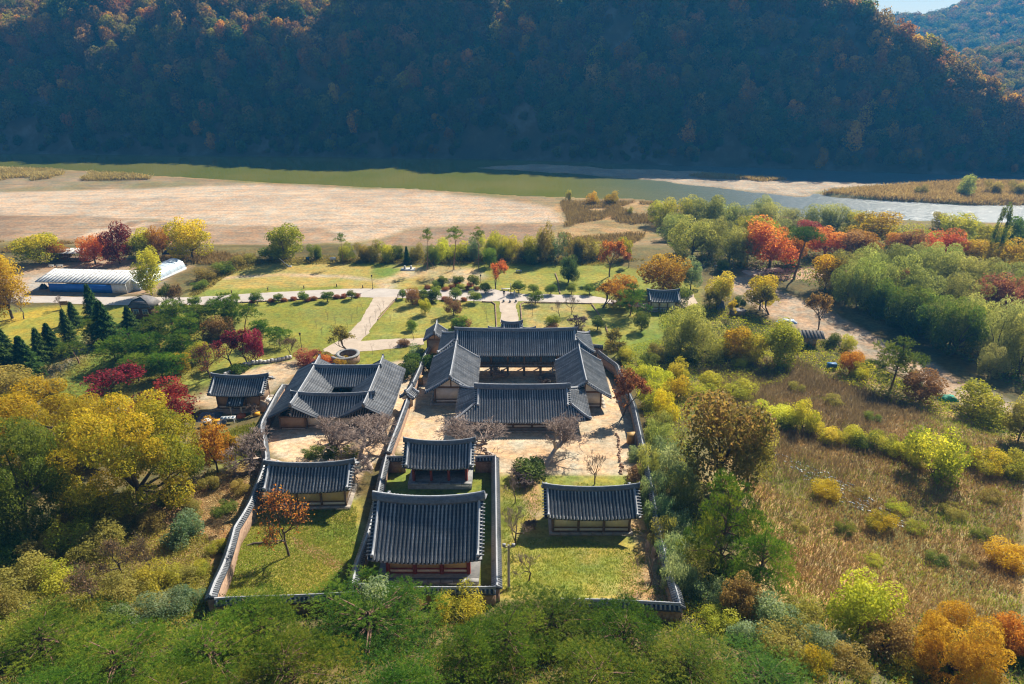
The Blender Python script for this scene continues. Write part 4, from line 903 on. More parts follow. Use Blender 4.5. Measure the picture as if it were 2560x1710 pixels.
def TY(cx, ty, Y, w, kind, colr, label, cat='tree', name=None, group=None, **kw):
    """a plant whose foot is hidden: crown column cx, top row ty, distance Y"""
    zt = zat(ty, Y); ph = math.atan2(CAM_H - zt, Y); wa = .42 * w * depth(0, Y, zt - 2) / FOC; zt -= (math.hypot(wa * math.sin(ph), 3 * math.cos(ph)) - 3 * math.cos(ph)) / math.cos(ph); X = (cx - 1280) / FOC * depth(0, Y, zt - 2); Z = hz(X, Y)
    return plant(X, Y, max(1.5, zt - Z), w * depth(X, Y, zt - 2) / FOC, kind, colr, label, cat, name, group, **kw)
# ------------------------------------------------------------------ planting: every tree and shrub that can be told apart
ORD = ['leftmost', 'second from the left', 'third from the left', 'fourth from the left', 'fifth from the left', 'sixth from the left', 'seventh from the left', 'eighth from the left', 'ninth from the left', 'tenth from the left', 'eleventh from the left', 'twelfth from the left']
def ranks(items, bands, key=lambda t: ''):
    """names a thing among its look-alikes: which row (by how far back it stands) and which place in that row"""
    ys_ = sorted(t[1] for t in items); n_ = len(bands); cut = [ys_[min(len(ys_) - 1, int(len(ys_) * (i + 1) / n_))] for i in range(n_ - 1)]
    row = [sum(t[1] >= c for c in cut) for t in items]; out = []
    for i, t in enumerate(items):
        peers = sorted(u[:2] for j, u in enumerate(items) if row[j] == row[i] and key(u) == key(t)); out.append(bands[row[i]] + ', ' + (ORD[peers.index(t[:2])] if len(peers) > 1 else 'the only one'))
    return out
# far left, by the picnic ground
T(102, 660, 586, 108, 'broad', 'mixed', 'wide orange and yellow tree farthest left by the picnic ground', var=0)
T(153, 652, 604, 60, 'broad', 'orange', 'small orange tree between the yellow tree and the picnic shelter')
T(239, 659, 592, 74, 'broad', 'redorange', 'red-orange tree standing right of the picnic shelter')
T(300, 659, 566, 72, 'broad', 'wine', 'dark crimson tree in the row behind the white-roofed shed', var=1)
T(350, 646, 576, 74, 'broad', 'mixed', 'orange tree with a dark green side next to the crimson tree', var=2)
T(408, 641, 571, 64, 'broad', 'orange', 'pale orange tree behind the egg-shaped yellow tree')
T(482, 650, 553, 104, 'broad', 'yellow', 'tall olive-yellow tree beside the dark blue canopy', var=3)
T(380, 738, 628, 64, 'egg', 'lime', 'egg-shaped yellow-green tree at the corner of the white-roofed shed')
T(31, 796, 645, 88, 'egg', 'gold', 'bright yellow ginkgo tree at the left edge of the photo')
T(60, 798, 735, 64, 'bare', None, 'bare grey tree standing right of the yellow ginkgo')
T(154, 775, 738, 42, 'bare', None, 'small bare tree next to the dark notice board')
T(453, 771, 712, 56, 'sparse', 'brown', 'nearly leafless tree on the near side of the road by the cabin')
T(412, 776, 712, 46, 'sparse', 'green', 'thin green tree beside the cabin near the road')
# conifers on the left
for i, (a, b, c, w, l) in enumerate([(236, 793, 708, 50, 'tall dark conifer in front of the blue-walled shed'), (190, 815, 752, 44, 'dark conifer just left of the tallest conifer below the shed'), (176, 856, 770, 46, 'slim dark conifer at the head of the stream bed'), (135, 886, 803, 58, 'dark conifer in the middle of the left clump'), (108, 900, 815, 55, 'dark conifer left of the middle of the left clump'),
        (271, 857, 774, 80, 'wide dark conifer right of the stream bed'), (73, 938, 842, 76, 'large dark conifer low in the left clump'), (15, 942, 862, 76, 'large dark conifer at the left edge of the photo'), (20, 900, 830, 60, 'dark conifer behind the one at the left edge'), (330, 830, 786, 50, 'dark conifer just below the cabin')]):
    T(a, b, c, w * 1.5, 'conifer', 'dark', l, name='conifer', group='dark conifers on the left')
# pines and mixed trees between the cabin and the crimson trees
for a, b, c, w, k, l in [(432, 834, 772, 104, 'pine', 'fluffy pine with a visible trunk right of the cabin'), (586, 828, 738, 92, 'pine', 'tall pine beside the road left of the big lawn'), (540, 800, 745, 70, 'pine', 'pine close to the road behind the rust tree'), (500, 812, 760, 70, 'pine', 'pine between the cabin and the rust tree'),
        (377, 918, 838, 100, 'pine', 'broad pine in the heart of the grove above the crimson maple'), (403, 944, 886, 82, 'pine', 'pine on the slope above the second crimson maple'), (436, 944, 880, 76, 'pine', 'pine left of the half-bare purple tree'), (330, 900, 832, 96, 'pine', 'pine behind the large crimson maple'), (460, 900, 832, 90, 'pine', 'pine left of the red maples by the curved wall'),
        (290, 905, 850, 80, 'pine', 'pine on the grass bank right of the stream bed'), (348, 952, 890, 90, 'pine', 'pine directly above the large crimson maple'), (400, 870, 805, 100, 'pine', 'pine in the grove below the cabin'), (480, 862, 800, 95, 'pine', 'pine in the grove left of the rust tree'), (240, 855, 800, 70, 'pine', 'pine beside the stony stream bed'), (650, 860, 800, 70, 'pine', 'pine behind the bright red maple on the lawn edge'), (700, 866, 818, 60, 'pine', 'low pine on the lawn edge beside the lamp post')]:
    T(a, b, c, w, k, 'pine', l, name='pine_tree', group='pines of the left grove')
T(612, 828, 765, 62, 'leanpine', 'pine', 'leaning pine at the corner of the big lawn', name='pine_tree', rot=0.2)
T(198, 908, 857, 88, 'leanpine', 'pine', 'flat-topped leaning pine over the stream bed', name='pine_tree', rot=2.8)
T(549, 847, 786, 78, 'broad', 'rust', 'rust-brown tree between the pines and the red maples')
T(582, 918, 828, 84, 'sparse', 'crimson', 'crimson maple left of the brightest red maple'); T(619, 908, 824, 62, 'sparse', 'crimson', 'brightest red maple above the curved stone wall', var=1)
T(640, 905, 828, 50, 'broad', 'crimson', 'small crimson maple at the right end of the red maples')
T(526, 945, 850, 92, 'persimmon', 'wine', 'half-bare purple tree left of the red maples')
T(282, 1003, 912, 148, 'sparse', 'crimson', 'large crimson maple with grey lower branches behind the yellow trees')
T(418, 1066, 988, 165, 'bush', 'crimson', 'low spreading crimson maple next to the store building')
T(729, 893, 842, 66, 'persimmon', 'brown', 'small half-bare brown tree by the lamp post'); T(597, 938, 914, 44, 'ball', 'green', 'round clipped green shrub behind the store building', 'shrub', 'shrub')
T(500, 905, 855, 60, 'broad', 'yellowgreen', 'yellowish tree between the pines and the purple tree'); T(455, 930, 880, 50, 'broad', 'yellow', 'small yellow tree among the pines')
T(37, 1003, 948, 130, 'broad', 'olive', 'olive-green tree above the big yellow trees at the left edge'); T(110, 1000, 960, 90, 'bush', 'olive', 'olive bush beside the grass bank', 'shrub', 'shrub')
# big yellow trees
T(150, 1175, 966, 290, 'big', 'yellow', 'big golden tree at the left, uppermost of the three big trees', var=0); T(355, 1262, 1010, 320, 'big', 'mixed', 'biggest yellow-green tree left of the compound wall', var=1)
T(80, 1345, 1075, 230, 'big', 'green', 'big dark green tree at the left edge below the golden tree', var=0); T(545, 1180, 1062, 84, 'broad', 'orange', 'small orange tree at the right side of the biggest yellow tree')
T(588, 1165, 1092, 50, 'sparse', 'yellow', 'thin yellow sapling tree beside the small orange tree'); T(250, 1150, 1030, 150, 'big', 'yellow', 'golden tree between the two biggest yellow trees', var=2)
T(20, 1080, 1035, 60, 'bush', 'reddish', 'red-brown bush at the left edge beside the golden tree', 'shrub', 'shrub')
# scrub on the slope at the lower left
cols_ = ['olive', 'brown', 'olive', 'green', 'bluegreen', 'yellowgreen', 'olive']
SCRUB = [(40, 1420, 1340, 130, 'green'), (120, 1420, 1330, 120, 'olive'), (190, 1400, 1300, 120, 'yellowgreen'), (250, 1420, 1310, 130, 'olive'), (310, 1440, 1330, 120, 'brown'), (375, 1430, 1330, 110, 'brown'), (60, 1500, 1400, 140, 'olive'), (150, 1500, 1400, 130, 'yellowgreen'), (230, 1500, 1400, 130, 'brown'), (310, 1520, 1430, 120, 'olive'),
        (400, 1500, 1410, 110, 'yellowgreen'), (455, 1480, 1420, 90, 'olive'), (500, 1460, 1410, 70, 'yellowgreen'), (20, 1560, 1470, 120, 'olive'), (350, 1580, 1490, 120, 'bluegreen'), (430, 1560, 1480, 110, 'bluegreen'), (280, 1590, 1510, 100, 'green'), (490, 1530, 1470, 80, 'bluegreen'), (385, 1340, 1280, 90, 'olive'), (330, 1330, 1280, 90, 'olive'), (180, 1340, 1270, 80, 'olive'), (560, 1330, 1290, 60, 'brown'), (540, 1400, 1350, 60, 'yellowgreen'), (600, 1240, 1196, 54, 'olive'), (566, 1300, 1250, 62, 'green'), (480, 1300, 1246, 72, 'olive'), (425, 1262, 1208, 66, 'green'), (520, 1236, 1190, 54, 'olive')]
for i, ((a, b, c, w, k), rk) in enumerate(zip(SCRUB, ranks(SCRUB, ['upper row', 'middle row', 'lower row'], lambda t: t[4] if len(t) > 4 else ''))):
    nm = {'green': 'green', 'olive': 'olive', 'yellowgreen': 'yellowish', 'brown': 'brown twiggy', 'bluegreen': 'blue-green'}[k]
    T(a, b, c, w, 'bush' if k != 'brown' else 'persimmon', k, f'{nm} bush in the lower left scrub, {rk}', 'shrub', 'shrub', f'{nm} bushes of the lower left scrub')
T(465, 1380, 1276, 112, 'bush', 'bluegreen', 'tall pale blue-green bush beside the lower end of the left wall', 'shrub', 'shrub', var=1)
# foreground pines
for i, (cx, ty, Y, w, k, l) in enumerate([(90, 1520, 36, 330, 'pine', 'near pine in the lower left corner'), (300, 1570, 33, 330, 'pinewarm', 'yellowish near pine right of the lower left corner'), (520, 1560, 33, 320, 'pinewarm', 'yellowish near pine below the end of the left wall'), (640, 1475, 38, 260, 'pine', 'near pine below the back left wall'), (700, 1580, 31, 300, 'pinewarm', 'near pine at the bottom edge left of the tallest near pine'), (930, 1462, 39, 390, 'pine', 'tallest near pine in front of the shrine hall'),
        (1170, 1560, 33, 220, 'pine', 'near pine at the bottom centre'), (1390, 1470, 38, 330, 'pine', 'near pine below the lawn of the right hall'), (1260, 1520, 35, 240, 'pine', 'near pine with grey dead twigs right of the dark gap'), (1560, 1500, 36, 260, 'pine', 'near pine below the short back right wall'), (1500, 1610, 31, 300, 'pinewarm', 'yellowish near pine at the bottom right of centre'), (1720, 1600, 33, 270, 'pinewarm', 'near pine at the bottom below the bamboo'), (1900, 1630, 33, 260, 'pine', 'near pine at the bottom left of the orange trees'),
        (2330, 1650, 36, 220, 'pine', 'low bright pine at the bottom under the orange trees'), (2540, 1600, 40, 200, 'pine', 'dark pine in the lower right corner'), (430, 1660, 29, 260, 'pinewarm', 'near pine at the very bottom left'), (1000, 1640, 29, 300, 'pine', 'near pine at the very bottom under the tallest pine'), (140, 1650, 30, 260, 'pine', 'near pine at the very bottom in the left corner')]):
    TY(cx, ty, Y, w, 'bigpine', k, l, name='pine_tree', group='near pines')
TY(1000, 1498, 43, 120, 'thicket', 'olive', 'ivy hanging over the wall behind the shrine hall', 'shrub', 'shrub'); TY(1150, 1475, 43, 130, 'thicket', 'yellowgreen', 'yellow-green ivy at the corner of the shrine yard', 'shrub', 'shrub'); TY(960, 1440, 42, 150, 'bush', 'bluegreen', 'leafy pale shrub between the tallest pine and the shrine hall', 'shrub', 'shrub')
# inside the compound
for a, b, c, w, l in [(1235, 1137, 1058, 200, 'spreading bare crape myrtle behind the lecture hall, left one'), (1367, 1166, 1072, 200, 'spreading bare crape myrtle behind the lecture hall, right one'), (928, 1172, 1042, 190, 'bare crape myrtle with a leaning pale trunk left of the shrine gate'), (987, 1140, 1036, 140, 'bare crape myrtle against the wall left of the shrine gate'), (702, 1154, 1052, 190, 'bare crape myrtle behind the left hall beside the outer wall'), (800, 1120, 1040, 170, 'bare crape myrtle in front of the courtyard house')]:
    T(a, b, c - 6, w * 1.35, 'crape', 'twigpale', l, name='crape_myrtle', group='bare crape myrtles')
T(723, 1390, 1210, 150, 'persimmon', 'redorange', 'persimmon tree with orange fruit on the left lawn', var=0)
for a, b, c, w, l in [(1487, 1210, 1130, 70, 'small bare tree behind the right hall'), (1287, 1258, 1196, 60, 'small bare tree between the shrine wall and the yew'), (1287, 1360, 1268, 100, 'bare tree left of the right hall by the lamp pole'), (1322, 1452, 1375, 92, 'bare tree on the near lawn of the right hall'), (1625, 1468, 1360, 84, 'bare tree in the right corner of the compound')]:
    T(a, b, c, w, 'bare', None, l)
T(1337, 1338, 1300, 56, 'twigbush', None, 'bare twiggy bush at the left end of the right hall', 'shrub', 'shrub'); T(1325, 1210, 1143, 88, 'ball', 'dark', 'large round dark green yew behind the right hall', 'shrub', 'shrub', var=0)
T(1310, 1222, 1174, 76, 'twigbush', None, 'reddish bare bush in front of the round yew', 'shrub', 'shrub'); T(1230, 965, 932, 74, 'twigbush', None, 'round bare shrub in the courtyard, the larger one', 'shrub', 'shrub'); T(1360, 967, 943, 54, 'twigbush', None, 'round bare shrub in the courtyard, the smaller one', 'shrub', 'shrub')
T(628, 1047, 1003, 50, 'twigbush', None, 'bare bush in front of the store building', 'shrub', 'shrub')
for a, b, c, w, k, l in [(785, 1150, 1114, 56, 'green', 'left'), (830, 1152, 1110, 60, 'dark', 'middle'), (876, 1150, 1114, 48, 'green', 'right')]: T(a, b, c, w, 'bush', k, f'dark green hedge shrub behind the left hall, {l} one', 'shrub', 'shrub')
for a, b, c, w, k, kk, l in [(1020, 952, 900, 50, 'ball', 'dark', 'dark round shrub against the narrow wall, the nearest'), (1034, 925, 882, 44, 'ball', 'dark', 'dark round shrub against the narrow wall, the farther one'), (1078, 936, 884, 50, 'ball', 'dark', 'dark shrub squeezed between the narrow wall and the left dormitory'), (1040, 898, 862, 56, 'bush', 'bluegreen', 'pale bamboo-like bush at the far end of the narrow wall'), (1010, 868, 850, 30, 'ball', 'brown', 'brown round shrub beside the side path')]:
    T(a, b, c, w, k, kk, l, 'shrub', 'shrub')
T(770, 916, 872, 64, 'bush', 'reddish', 'red-brown shrub behind the courtyard house', 'shrub', 'shrub'); T(818, 919, 880, 52, 'bush', 'redorange', 'bright red and orange shrub left of the round stone enclosure', 'shrub', 'shrub'); T(856, 922, 892, 48, 'bush', 'yellow', 'yellow shrub in front of the round stone enclosure', 'shrub', 'shrub')
T(869, 876, 808, 78, 'sparse', 'olive', 'olive-leaved small tree behind the round stone enclosure')
T(1593, 1212, 1166, 64, 'ball', 'brown', 'brown clipped shrub by the right wall, the farther one', 'shrub', 'shrub'); T(1592, 1252, 1198, 60, 'ball', 'olive', 'olive clipped shrub by the right wall, the nearer one', 'shrub', 'shrub')
# clipped pines of the garden
DOMES = [(487, 770, 744, 36), (590, 754, 733, 26), (644, 759, 732, 36), (696, 756, 737, 27), (758, 754, 729, 30), (819, 754, 729, 33), (879, 748, 726, 26), (1007, 747, 725, 22), (1053, 752, 724, 30), (1090, 752, 717, 38), (1107, 714, 691, 30), (1145, 714, 690, 31), (1185, 721, 689, 31), (1152, 730, 710, 25), (1139, 748, 726, 34), (1213, 734, 709, 32), (1185, 757, 728, 35), (1297, 733, 705, 38), (1334, 734, 713, 28), (1377, 736, 713, 31), (1338, 760, 731, 40), (1152, 824, 793, 44), (1030, 826, 802, 28), (1381, 820, 793, 40), (1494, 824, 795, 42), (1429, 735, 710, 28), (1474, 735, 711, 31)]
DL = ['farthest left along the road', 'half hidden behind a pine beside the road', 'second one fully in view along the road from the left', 'smallest in the row along the left lawn', 'fourth in the row along the left lawn', 'fifth in the row along the left lawn', 'last before the branch path', 'at the fork of the paths', 'right of the orange tree at the fork', 'large one right of the fork on the roadside', 'far left of the round flower bed', 'far middle of the round flower bed', 'far right of the round flower bed', 'in the middle of the round flower bed', 'on the roadside left of the yellowish one', 'left of the bench', 'yellowish one on the near side of the road', 'largest one right of the signpost', 'second right of the signpost', 'third right of the signpost', 'alone on the lawn right of the centre path', 'on the lawn behind the pavilion roof left of the front gate', 'small one on the lawn near the corner hut', 'on the lawn right of the front gate', 'dark one farthest right near the pavilion', 'left of the orange shrubs by the ditch', 'beside the orange shrubs by the ditch']
for (a, b, c, w), l in zip(DOMES, DL): T(a, b, c, w, 'dome', 'green' if 'dark' not in l else 'dark', 'clipped dome-shaped pine, ' + l, name='clipped_pine', group='clipped dome pines of the garden')
LOWS = [(632, 758), (680, 757), (712, 755), (735, 752), (785, 752), (770, 755), (842, 748), (860, 746), (893, 745), (1068, 724), (1114, 728), (1165, 728), (1111, 753), (1161, 754), (1193, 727), (1130, 722), (1175, 718), (460, 772)]
for (a, b), rk in zip(LOWS, ranks(LOWS, ['farther line', 'nearer line'])):
    T(a, b, b - 11, 18, 'ball', 'reddish', f'low round red-brown shrub by the road, {rk}', 'shrub', 'shrub', 'red-brown shrubs along the road')
T(1067, 762, 752, 48, 'ball', 'green', 'flat green clipped hedge on the near side of the road', 'shrub', 'shrub'); T(1096, 721, 706, 32, 'ball', 'green', 'low green clipped mound in the flower bed', 'shrub', 'shrub'); T(1143, 714, 700, 20, 'ball', 'redorange', 'small bright red shrub in the flower bed', 'shrub', 'shrub')
T(1152, 828, 820, 50, 'ball', 'brown', 'brown mound of shrubs beneath the clipped pine left of the front gate', 'shrub', 'shrub'); T(1440, 836, 818, 90, 'twigbush', None, 'brown twiggy bushes right of the front gate', 'shrub', 'shrub'); T(1378, 834, 820, 40, 'ball', 'brown', 'dark brown shrub below the clipped pine right of the front gate', 'shrub', 'shrub')
T(1031, 763, 721, 36, 'broad', 'rust', 'small rust-orange tree on the near roadside at the fork'); T(1063, 786, 749, 30, 'broad', 'yellowgreen', 'small yellowish tree on the lawn left of the brown one'); T(1134, 788, 742, 44, 'broad', 'brown', 'small brown-leaved tree alone on the left lawn'); T(1240, 722, 653, 56, 'sparse', 'redorange', 'orange tree with a dark trunk near the bench')
SAPL = [(960, 770, 745, 14), (950, 785, 758, 14), (938, 800, 772, 16), (925, 818, 790, 16), (915, 838, 808, 18), (985, 790, 765, 16), (975, 812, 785, 16), (905, 776, 752, 14), (893, 790, 764, 14), (880, 806, 780, 14), (868, 820, 794, 14), (1215, 800, 758, 18), (1330, 790, 748, 18), (1216, 826, 790, 16), (820, 800, 775, 14), (838, 812, 786, 14), (790, 822, 797, 14), (805, 840, 815, 14), (930, 888, 858, 20), (975, 886, 856, 20)]
for (a, b, c, w), rk in zip(SAPL, ranks(SAPL, ['farther row', 'middle row', 'nearer row'])):
    T(a, b, c, w, 'sapling', None, f'thin bare sapling beside the garden paths, {rk}', 'sapling', 'sapling', 'bare saplings beside the garden paths')
T(1397, 798, 752, 44, 'bare', None, 'bare spreading tree on the lawn right of the front gate'); T(1430, 786, 738, 40, 'bare', None, 'bare tree farther back on the lawn right of the front gate'); T(1035, 850, 815, 26, 'leanpine', 'dark', 'small trained pine near the corner hut', name='pine_tree')
# far edge of the garden
for a, b, c, w, l in [(1070, 674, 569, 34, 'tall thin pine with a high crown, left of three'), (1135, 674, 566, 54, 'tall forked pine held by props, middle of three'), (1198, 674, 571, 38, 'tall thin pine with a high crown, right of three'), (859, 662, 580, 28, 'tall thin pine by the yellow stand at the beach path')]: T(a, b, c, w, 'tallpine', 'pine', l, name='pine_tree')
T(708, 662, 592, 44, 'tallpine', 'olive', 'crooked thin tree held by a white prop in front of the big round tree')
T(716, 652, 562, 100, 'broad', 'yellowgreen', 'big round yellow-green tree at the edge of the beach', var=1); T(690, 655, 612, 70, 'bush', 'green', 'dark bush at the foot of the big round tree', 'shrub', 'shrub'); T(785, 655, 612, 40, 'bush', 'green', 'round green bush right of the big round tree', 'shrub', 'shrub')
T(1018, 658, 615, 32, 'conifer', 'green', 'small dark pine in the belt of bushes', name='conifer'); T(1084, 663, 616, 36, 'broad', 'green', 'small green tree right of the left tall pine'); T(1224, 668, 620, 36, 'broad', 'green', 'small green tree right of the right tall pine')
BELT = [(870, 656, 610, 44, 'yellowgreen'), (905, 656, 610, 48, 'olive'), (935, 656, 604, 54, 'olive'), (965, 658, 608, 54, 'yellowgreen'), (990, 658, 614, 44, 'green'), (1042, 656, 610, 44, 'olive'), (1110, 656, 600, 60, 'lime'), (1150, 656, 603, 62, 'yellowgreen'), (1180, 653, 598, 54, 'bluegreen'), (1215, 651, 588, 58, 'lime'), (1245, 651, 580, 60, 'yellowgreen'), (1275, 653, 588, 56, 'lime'), (1310, 656, 608, 54, 'olive'), (1340, 659, 588, 60, 'yellowgreen'), (1366, 661, 566, 46, 'olive'), (1395, 656, 588, 58, 'bluegreen'), (1430, 656, 590, 62, 'olive'), (1465, 656, 598, 62, 'olive'), (1497, 653, 608, 54, 'olive'), (1330, 664, 614, 72, 'green'), (560, 690, 660, 60, 'green'), (520, 705, 676, 60, 'olive'), (590, 676, 650, 60, 'olive'), (630, 662, 640, 50, 'olive'), (500, 725, 700, 40, 'green')]
for i, ((a, b, c, w, k), rk) in enumerate(zip(BELT, ranks(BELT, ['far side', 'near side'], lambda t: t[4] if len(t) > 4 else ''))):
    nm = {'lime': 'yellow', 'yellowgreen': 'yellow-green', 'olive': 'olive', 'green': 'green', 'bluegreen': 'pale green'}[k]
    T(a, b, c, w, 'bush', k, f'{nm} bush between the garden and the beach, {rk}', 'shrub', 'shrub', f'{nm} bushes between garden and beach')
T(1421, 706, 646, 56, 'egg', 'dark', 'dense dark green tree beside the ditch right of the garden'); T(1524, 692, 600, 68, 'sparse', 'redorange', 'thin red-leaved tree at the far right of the garden'); T(1571, 669, 632, 32, 'sparse', 'reddish', 'little red tree behind the thin red-leaved tree'); T(1562, 650, 594, 36, 'broad', 'lime', 'small bright yellow tree behind the thin red-leaved tree')
T(1656, 733, 641, 116, 'broad', 'orange', 'full round orange tree behind the small tiled house', var=3); T(1506, 770, 704, 66, 'sparse', 'orange', 'orange tree at the right end of the road, left one'); T(1556, 764, 696, 82, 'broad', 'orange', 'orange tree at the right end of the road, right one', var=1)
T(1575, 788, 715, 78, 'pine', 'pine', 'green pine in front of the small tiled house', name='pine_tree'); T(1603, 827, 781, 40, 'broad', 'green', 'small green tree alone on the right lawn'); T(1726, 724, 651, 58, 'broad', 'bluegreen', 'blue-green tree right of the full orange tree'); T(1690, 770, 715, 70, 'bush', 'green', 'dark green shrub beside the small tiled house', 'shrub', 'shrub'); T(1805, 680, 651, 30, 'broad', 'green', 'little green tree beside the benches'); T(1640, 745, 728, 26, 'ball', 'dark', 'dark clipped shrub behind the roof of the small tiled house', 'shrub', 'shrub')
# scrub right of the compound
for a, b, c, w, k, kk, l in [(1790, 765, 682, 74, 'broad', 'yellowgreen', 'yellow-green tree beside the dirt road'), (1767, 775, 722, 46, 'sparse', 'olive', 'thin olive tree where the dirt road bends'), (1899, 775, 692, 74, 'broad', 'yellow', 'golden tree at the edge of the tilled field, left of a pair'), (1923, 787, 710, 76, 'sparse', 'olive', 'half-bare tree at the edge of the tilled field, right of a pair'), (2043, 828, 737, 66, 'sparse', 'rust', 'rust-coloured tree beside the old shack'), (1819, 800, 748, 32, 'sparse', 'gold', 'small bright golden tree among the sheds'), (1846, 775, 740, 34, 'bush', 'dark', 'small dark tree among the sheds'),
        (1700, 880, 764, 112, 'willow', 'willow', 'large grey-green willow right of the garden lawn'), (1755, 893, 793, 116, 'willow', 'willow', 'large willow right of the first one beside the lawn'), (1835, 897, 812, 84, 'broad', 'yellow', 'orange-yellow tree behind the lime bushes'), (1945, 914, 808, 96, 'egg', 'lime', 'bright lime-yellow tree left of the old shack'), (1880, 905, 830, 70, 'broad', 'yellowgreen', 'yellow-green tree left of the bright lime tree')]:
    T(a, b, c, w, k, kk, l)
RBUSH = [(1805, 907, 854, 84, 'lime'), (1860, 915, 870, 70, 'lime'), (1695, 957, 898, 62, 'lime'), (1600, 962, 905, 66, 'yellowgreen'), (1650, 988, 920, 76, 'lime'), (1690, 1012, 935, 76, 'yellow'), (1620, 1032, 960, 66, 'yellowgreen'), (1660, 1062, 975, 76, 'yellow'), (1560, 905, 862, 60, 'yellowgreen'), (1530, 880, 850, 50, 'olive'), (1640, 905, 860, 60, 'olive'), (1620, 930, 885, 60, 'green'), (1720, 915, 870, 60, 'green'), (1760, 1010, 960, 70, 'lime'), (1772, 988, 946, 88, 'lime'), (1845, 1008, 958, 84, 'yellowgreen'),
        (1935, 1072, 1000, 104, 'lime'), (2005, 1090, 995, 72, 'yellowgreen'), (2054, 1114, 1054, 84, 'lime'), (2127, 1122, 1062, 84, 'lime'), (2205, 1138, 1079, 84, 'yellowgreen'), (2459, 1192, 1130, 104, 'yellow'), (2525, 1202, 1128, 90, 'yellowgreen'), (2062, 1257, 1202, 80, 'gold'), (2200, 1335, 1290, 80, 'yellow'), (1850, 930, 905, 50, 'lime'), (1990, 880, 850, 50, 'green'), (2080, 870, 838, 60, 'green'), (2120, 880, 836, 40, 'lime'), (2000, 1330, 1300, 44, 'olive'), (2110, 1340, 1300, 50, 'green'), (2240, 1290, 1250, 60, 'yellowgreen'), (2150, 1250, 1222, 44, 'olive'), (2290, 1340, 1305, 54, 'yellowgreen'), (2380, 1300, 1262, 60, 'olive'), (2450, 1350, 1318, 50, 'green'), (2420, 1420, 1390, 46, 'olive'), (2340, 1420, 1385, 56, 'green'), (2480, 1260, 1224, 56, 'olive'), (2180, 1420, 1388, 46, 'yellowgreen'), (2080, 1020, 990, 50, 'olive'), (2180, 1060, 1034, 44, 'green'), (1990, 985, 958, 44, 'olive'), (2400, 1120, 1090, 50, 'olive'), (1970, 1084, 1030, 66, 'yellowgreen'), (2090, 1120, 1072, 64, 'yellowgreen'), (2165, 1134, 1082, 64, 'green'), (2248, 1152, 1098, 66, 'lime'), (2284, 1174, 1118, 64, 'yellowgreen')]
for i, ((a, b, c, w, k), rk) in enumerate(zip(RBUSH, ranks(RBUSH, ['far row', 'middle row', 'near row'], lambda t: t[4] if len(t) > 4 else ''))):
    nm = {'lime': 'lime-yellow', 'yellow': 'golden', 'yellowgreen': 'yellow-green', 'olive': 'olive', 'green': 'green', 'gold': 'bright golden'}[k]
    T(a, b, c, w, 'thicket' if w < 62 and b > 950 else 'bush', k, f'{nm} bush right of the compound, {rk}', 'shrub', 'shrub', f'{nm} bushes right of the compound')
T(1545, 884, 820, 86, 'sparse', 'olive', 'thin olive bush-tree at the far end of the right wall'); T(1557, 1040, 916, 104, 'sparse', 'reddish', 'wine-red small tree leaning over the right wall', var=1)
BAMBOO = [(1640, 1132, 1050, 84), (1662, 1184, 1092, 96), (1692, 1244, 1132, 104), (1705, 1304, 1192, 96), (1652, 1292, 1240, 54), (1705, 1404, 1312, 106), (1742, 1474, 1372, 116), (1692, 1492, 1402, 84), (1590, 1164, 1112, 50), (1650, 1100, 1030, 60), (1680, 1350, 1260, 80), (1760, 1540, 1440, 110), (1616, 1218, 1122, 58), (1630, 1278, 1180, 64), (1641, 1338, 1240, 68), (1655, 1398, 1300, 72), (1671, 1454, 1350, 76), (1688, 1508, 1400, 80)]
for i, ((a, b, c, w), rk) in enumerate(zip(BAMBOO, ranks(BAMBOO, ['far end', 'upper middle', 'lower middle', 'near end'], lambda t: t[4] if len(t) > 4 else ''))):
    T(a, b, c, w, 'thicket', 'bluegreen' if i % 3 else 'willow', f'pale bamboo thicket along the right wall, {rk}', 'bamboo', 'bamboo_thicket', 'bamboo thickets along the right wall')
T(1792, 1226, 992, 205, 'broad', 'rustgreen', 'tall rust-brown tree standing alone right of the bamboo', var=0); T(1866, 1220, 1040, 96, 'egg', 'olive', 'olive-green tree joined to the right side of the tall rust tree')
T(1800, 1440, 1218, 190, 'bigpine', 'pinewarm', 'bushy golden-green pine below the tall rust tree', name='pine_tree', var=0); T(1885, 1500, 1330, 170, 'bigpine', 'pine', 'green pine right of the bushy golden-green pine', name='pine_tree', var=1); T(1815, 1500, 1400, 130, 'bush', 'dark', 'dark undergrowth beneath the bushy pine', 'shrub', 'shrub')
T(2328, 1220, 1072, 146, 'bush', 'yellowgreen', 'largest yellow-green bush standing alone in the field', 'shrub', 'shrub'); T(2226, 972, 850, 122, 'pine', 'green', 'loose green tree at the edge of the tilled strip', name='tree'); T(2123, 934, 876, 60, 'broad', 'orange', 'small orange tree beside the blue box'); T(2150, 957, 904, 58, 'bush', 'lime', 'yellow bush right of the blue box', 'shrub', 'shrub')
T(2299, 1003, 928, 92, 'broad', 'rust', 'rust and orange bush-tree left of the green netting'); T(2450, 1066, 976, 160, 'bush', 'yellowgreen', 'wide green bush right of the green netting', 'shrub', 'shrub'); T(2545, 1102, 1000, 84, 'broad', 'olive', 'olive tree at the right edge above the field')
T(2140, 1594, 1448, 158, 'broad', 'lime', 'bright yellow tree at the lower right edge of the field'); T(2370, 1700, 1530, 215, 'big', 'orange', 'large orange tree near the lower right corner', var=0); T(2200, 1645, 1540, 120, 'broad', 'rust', 'rust-orange tree left of the large orange tree'); T(2515, 1435, 1356, 112, 'bush', 'gold', 'golden bush at the right edge of the field', 'shrub', 'shrub'); T(2520, 1640, 1540, 110, 'broad', 'orange', 'orange tree at the right edge next to the large orange tree')
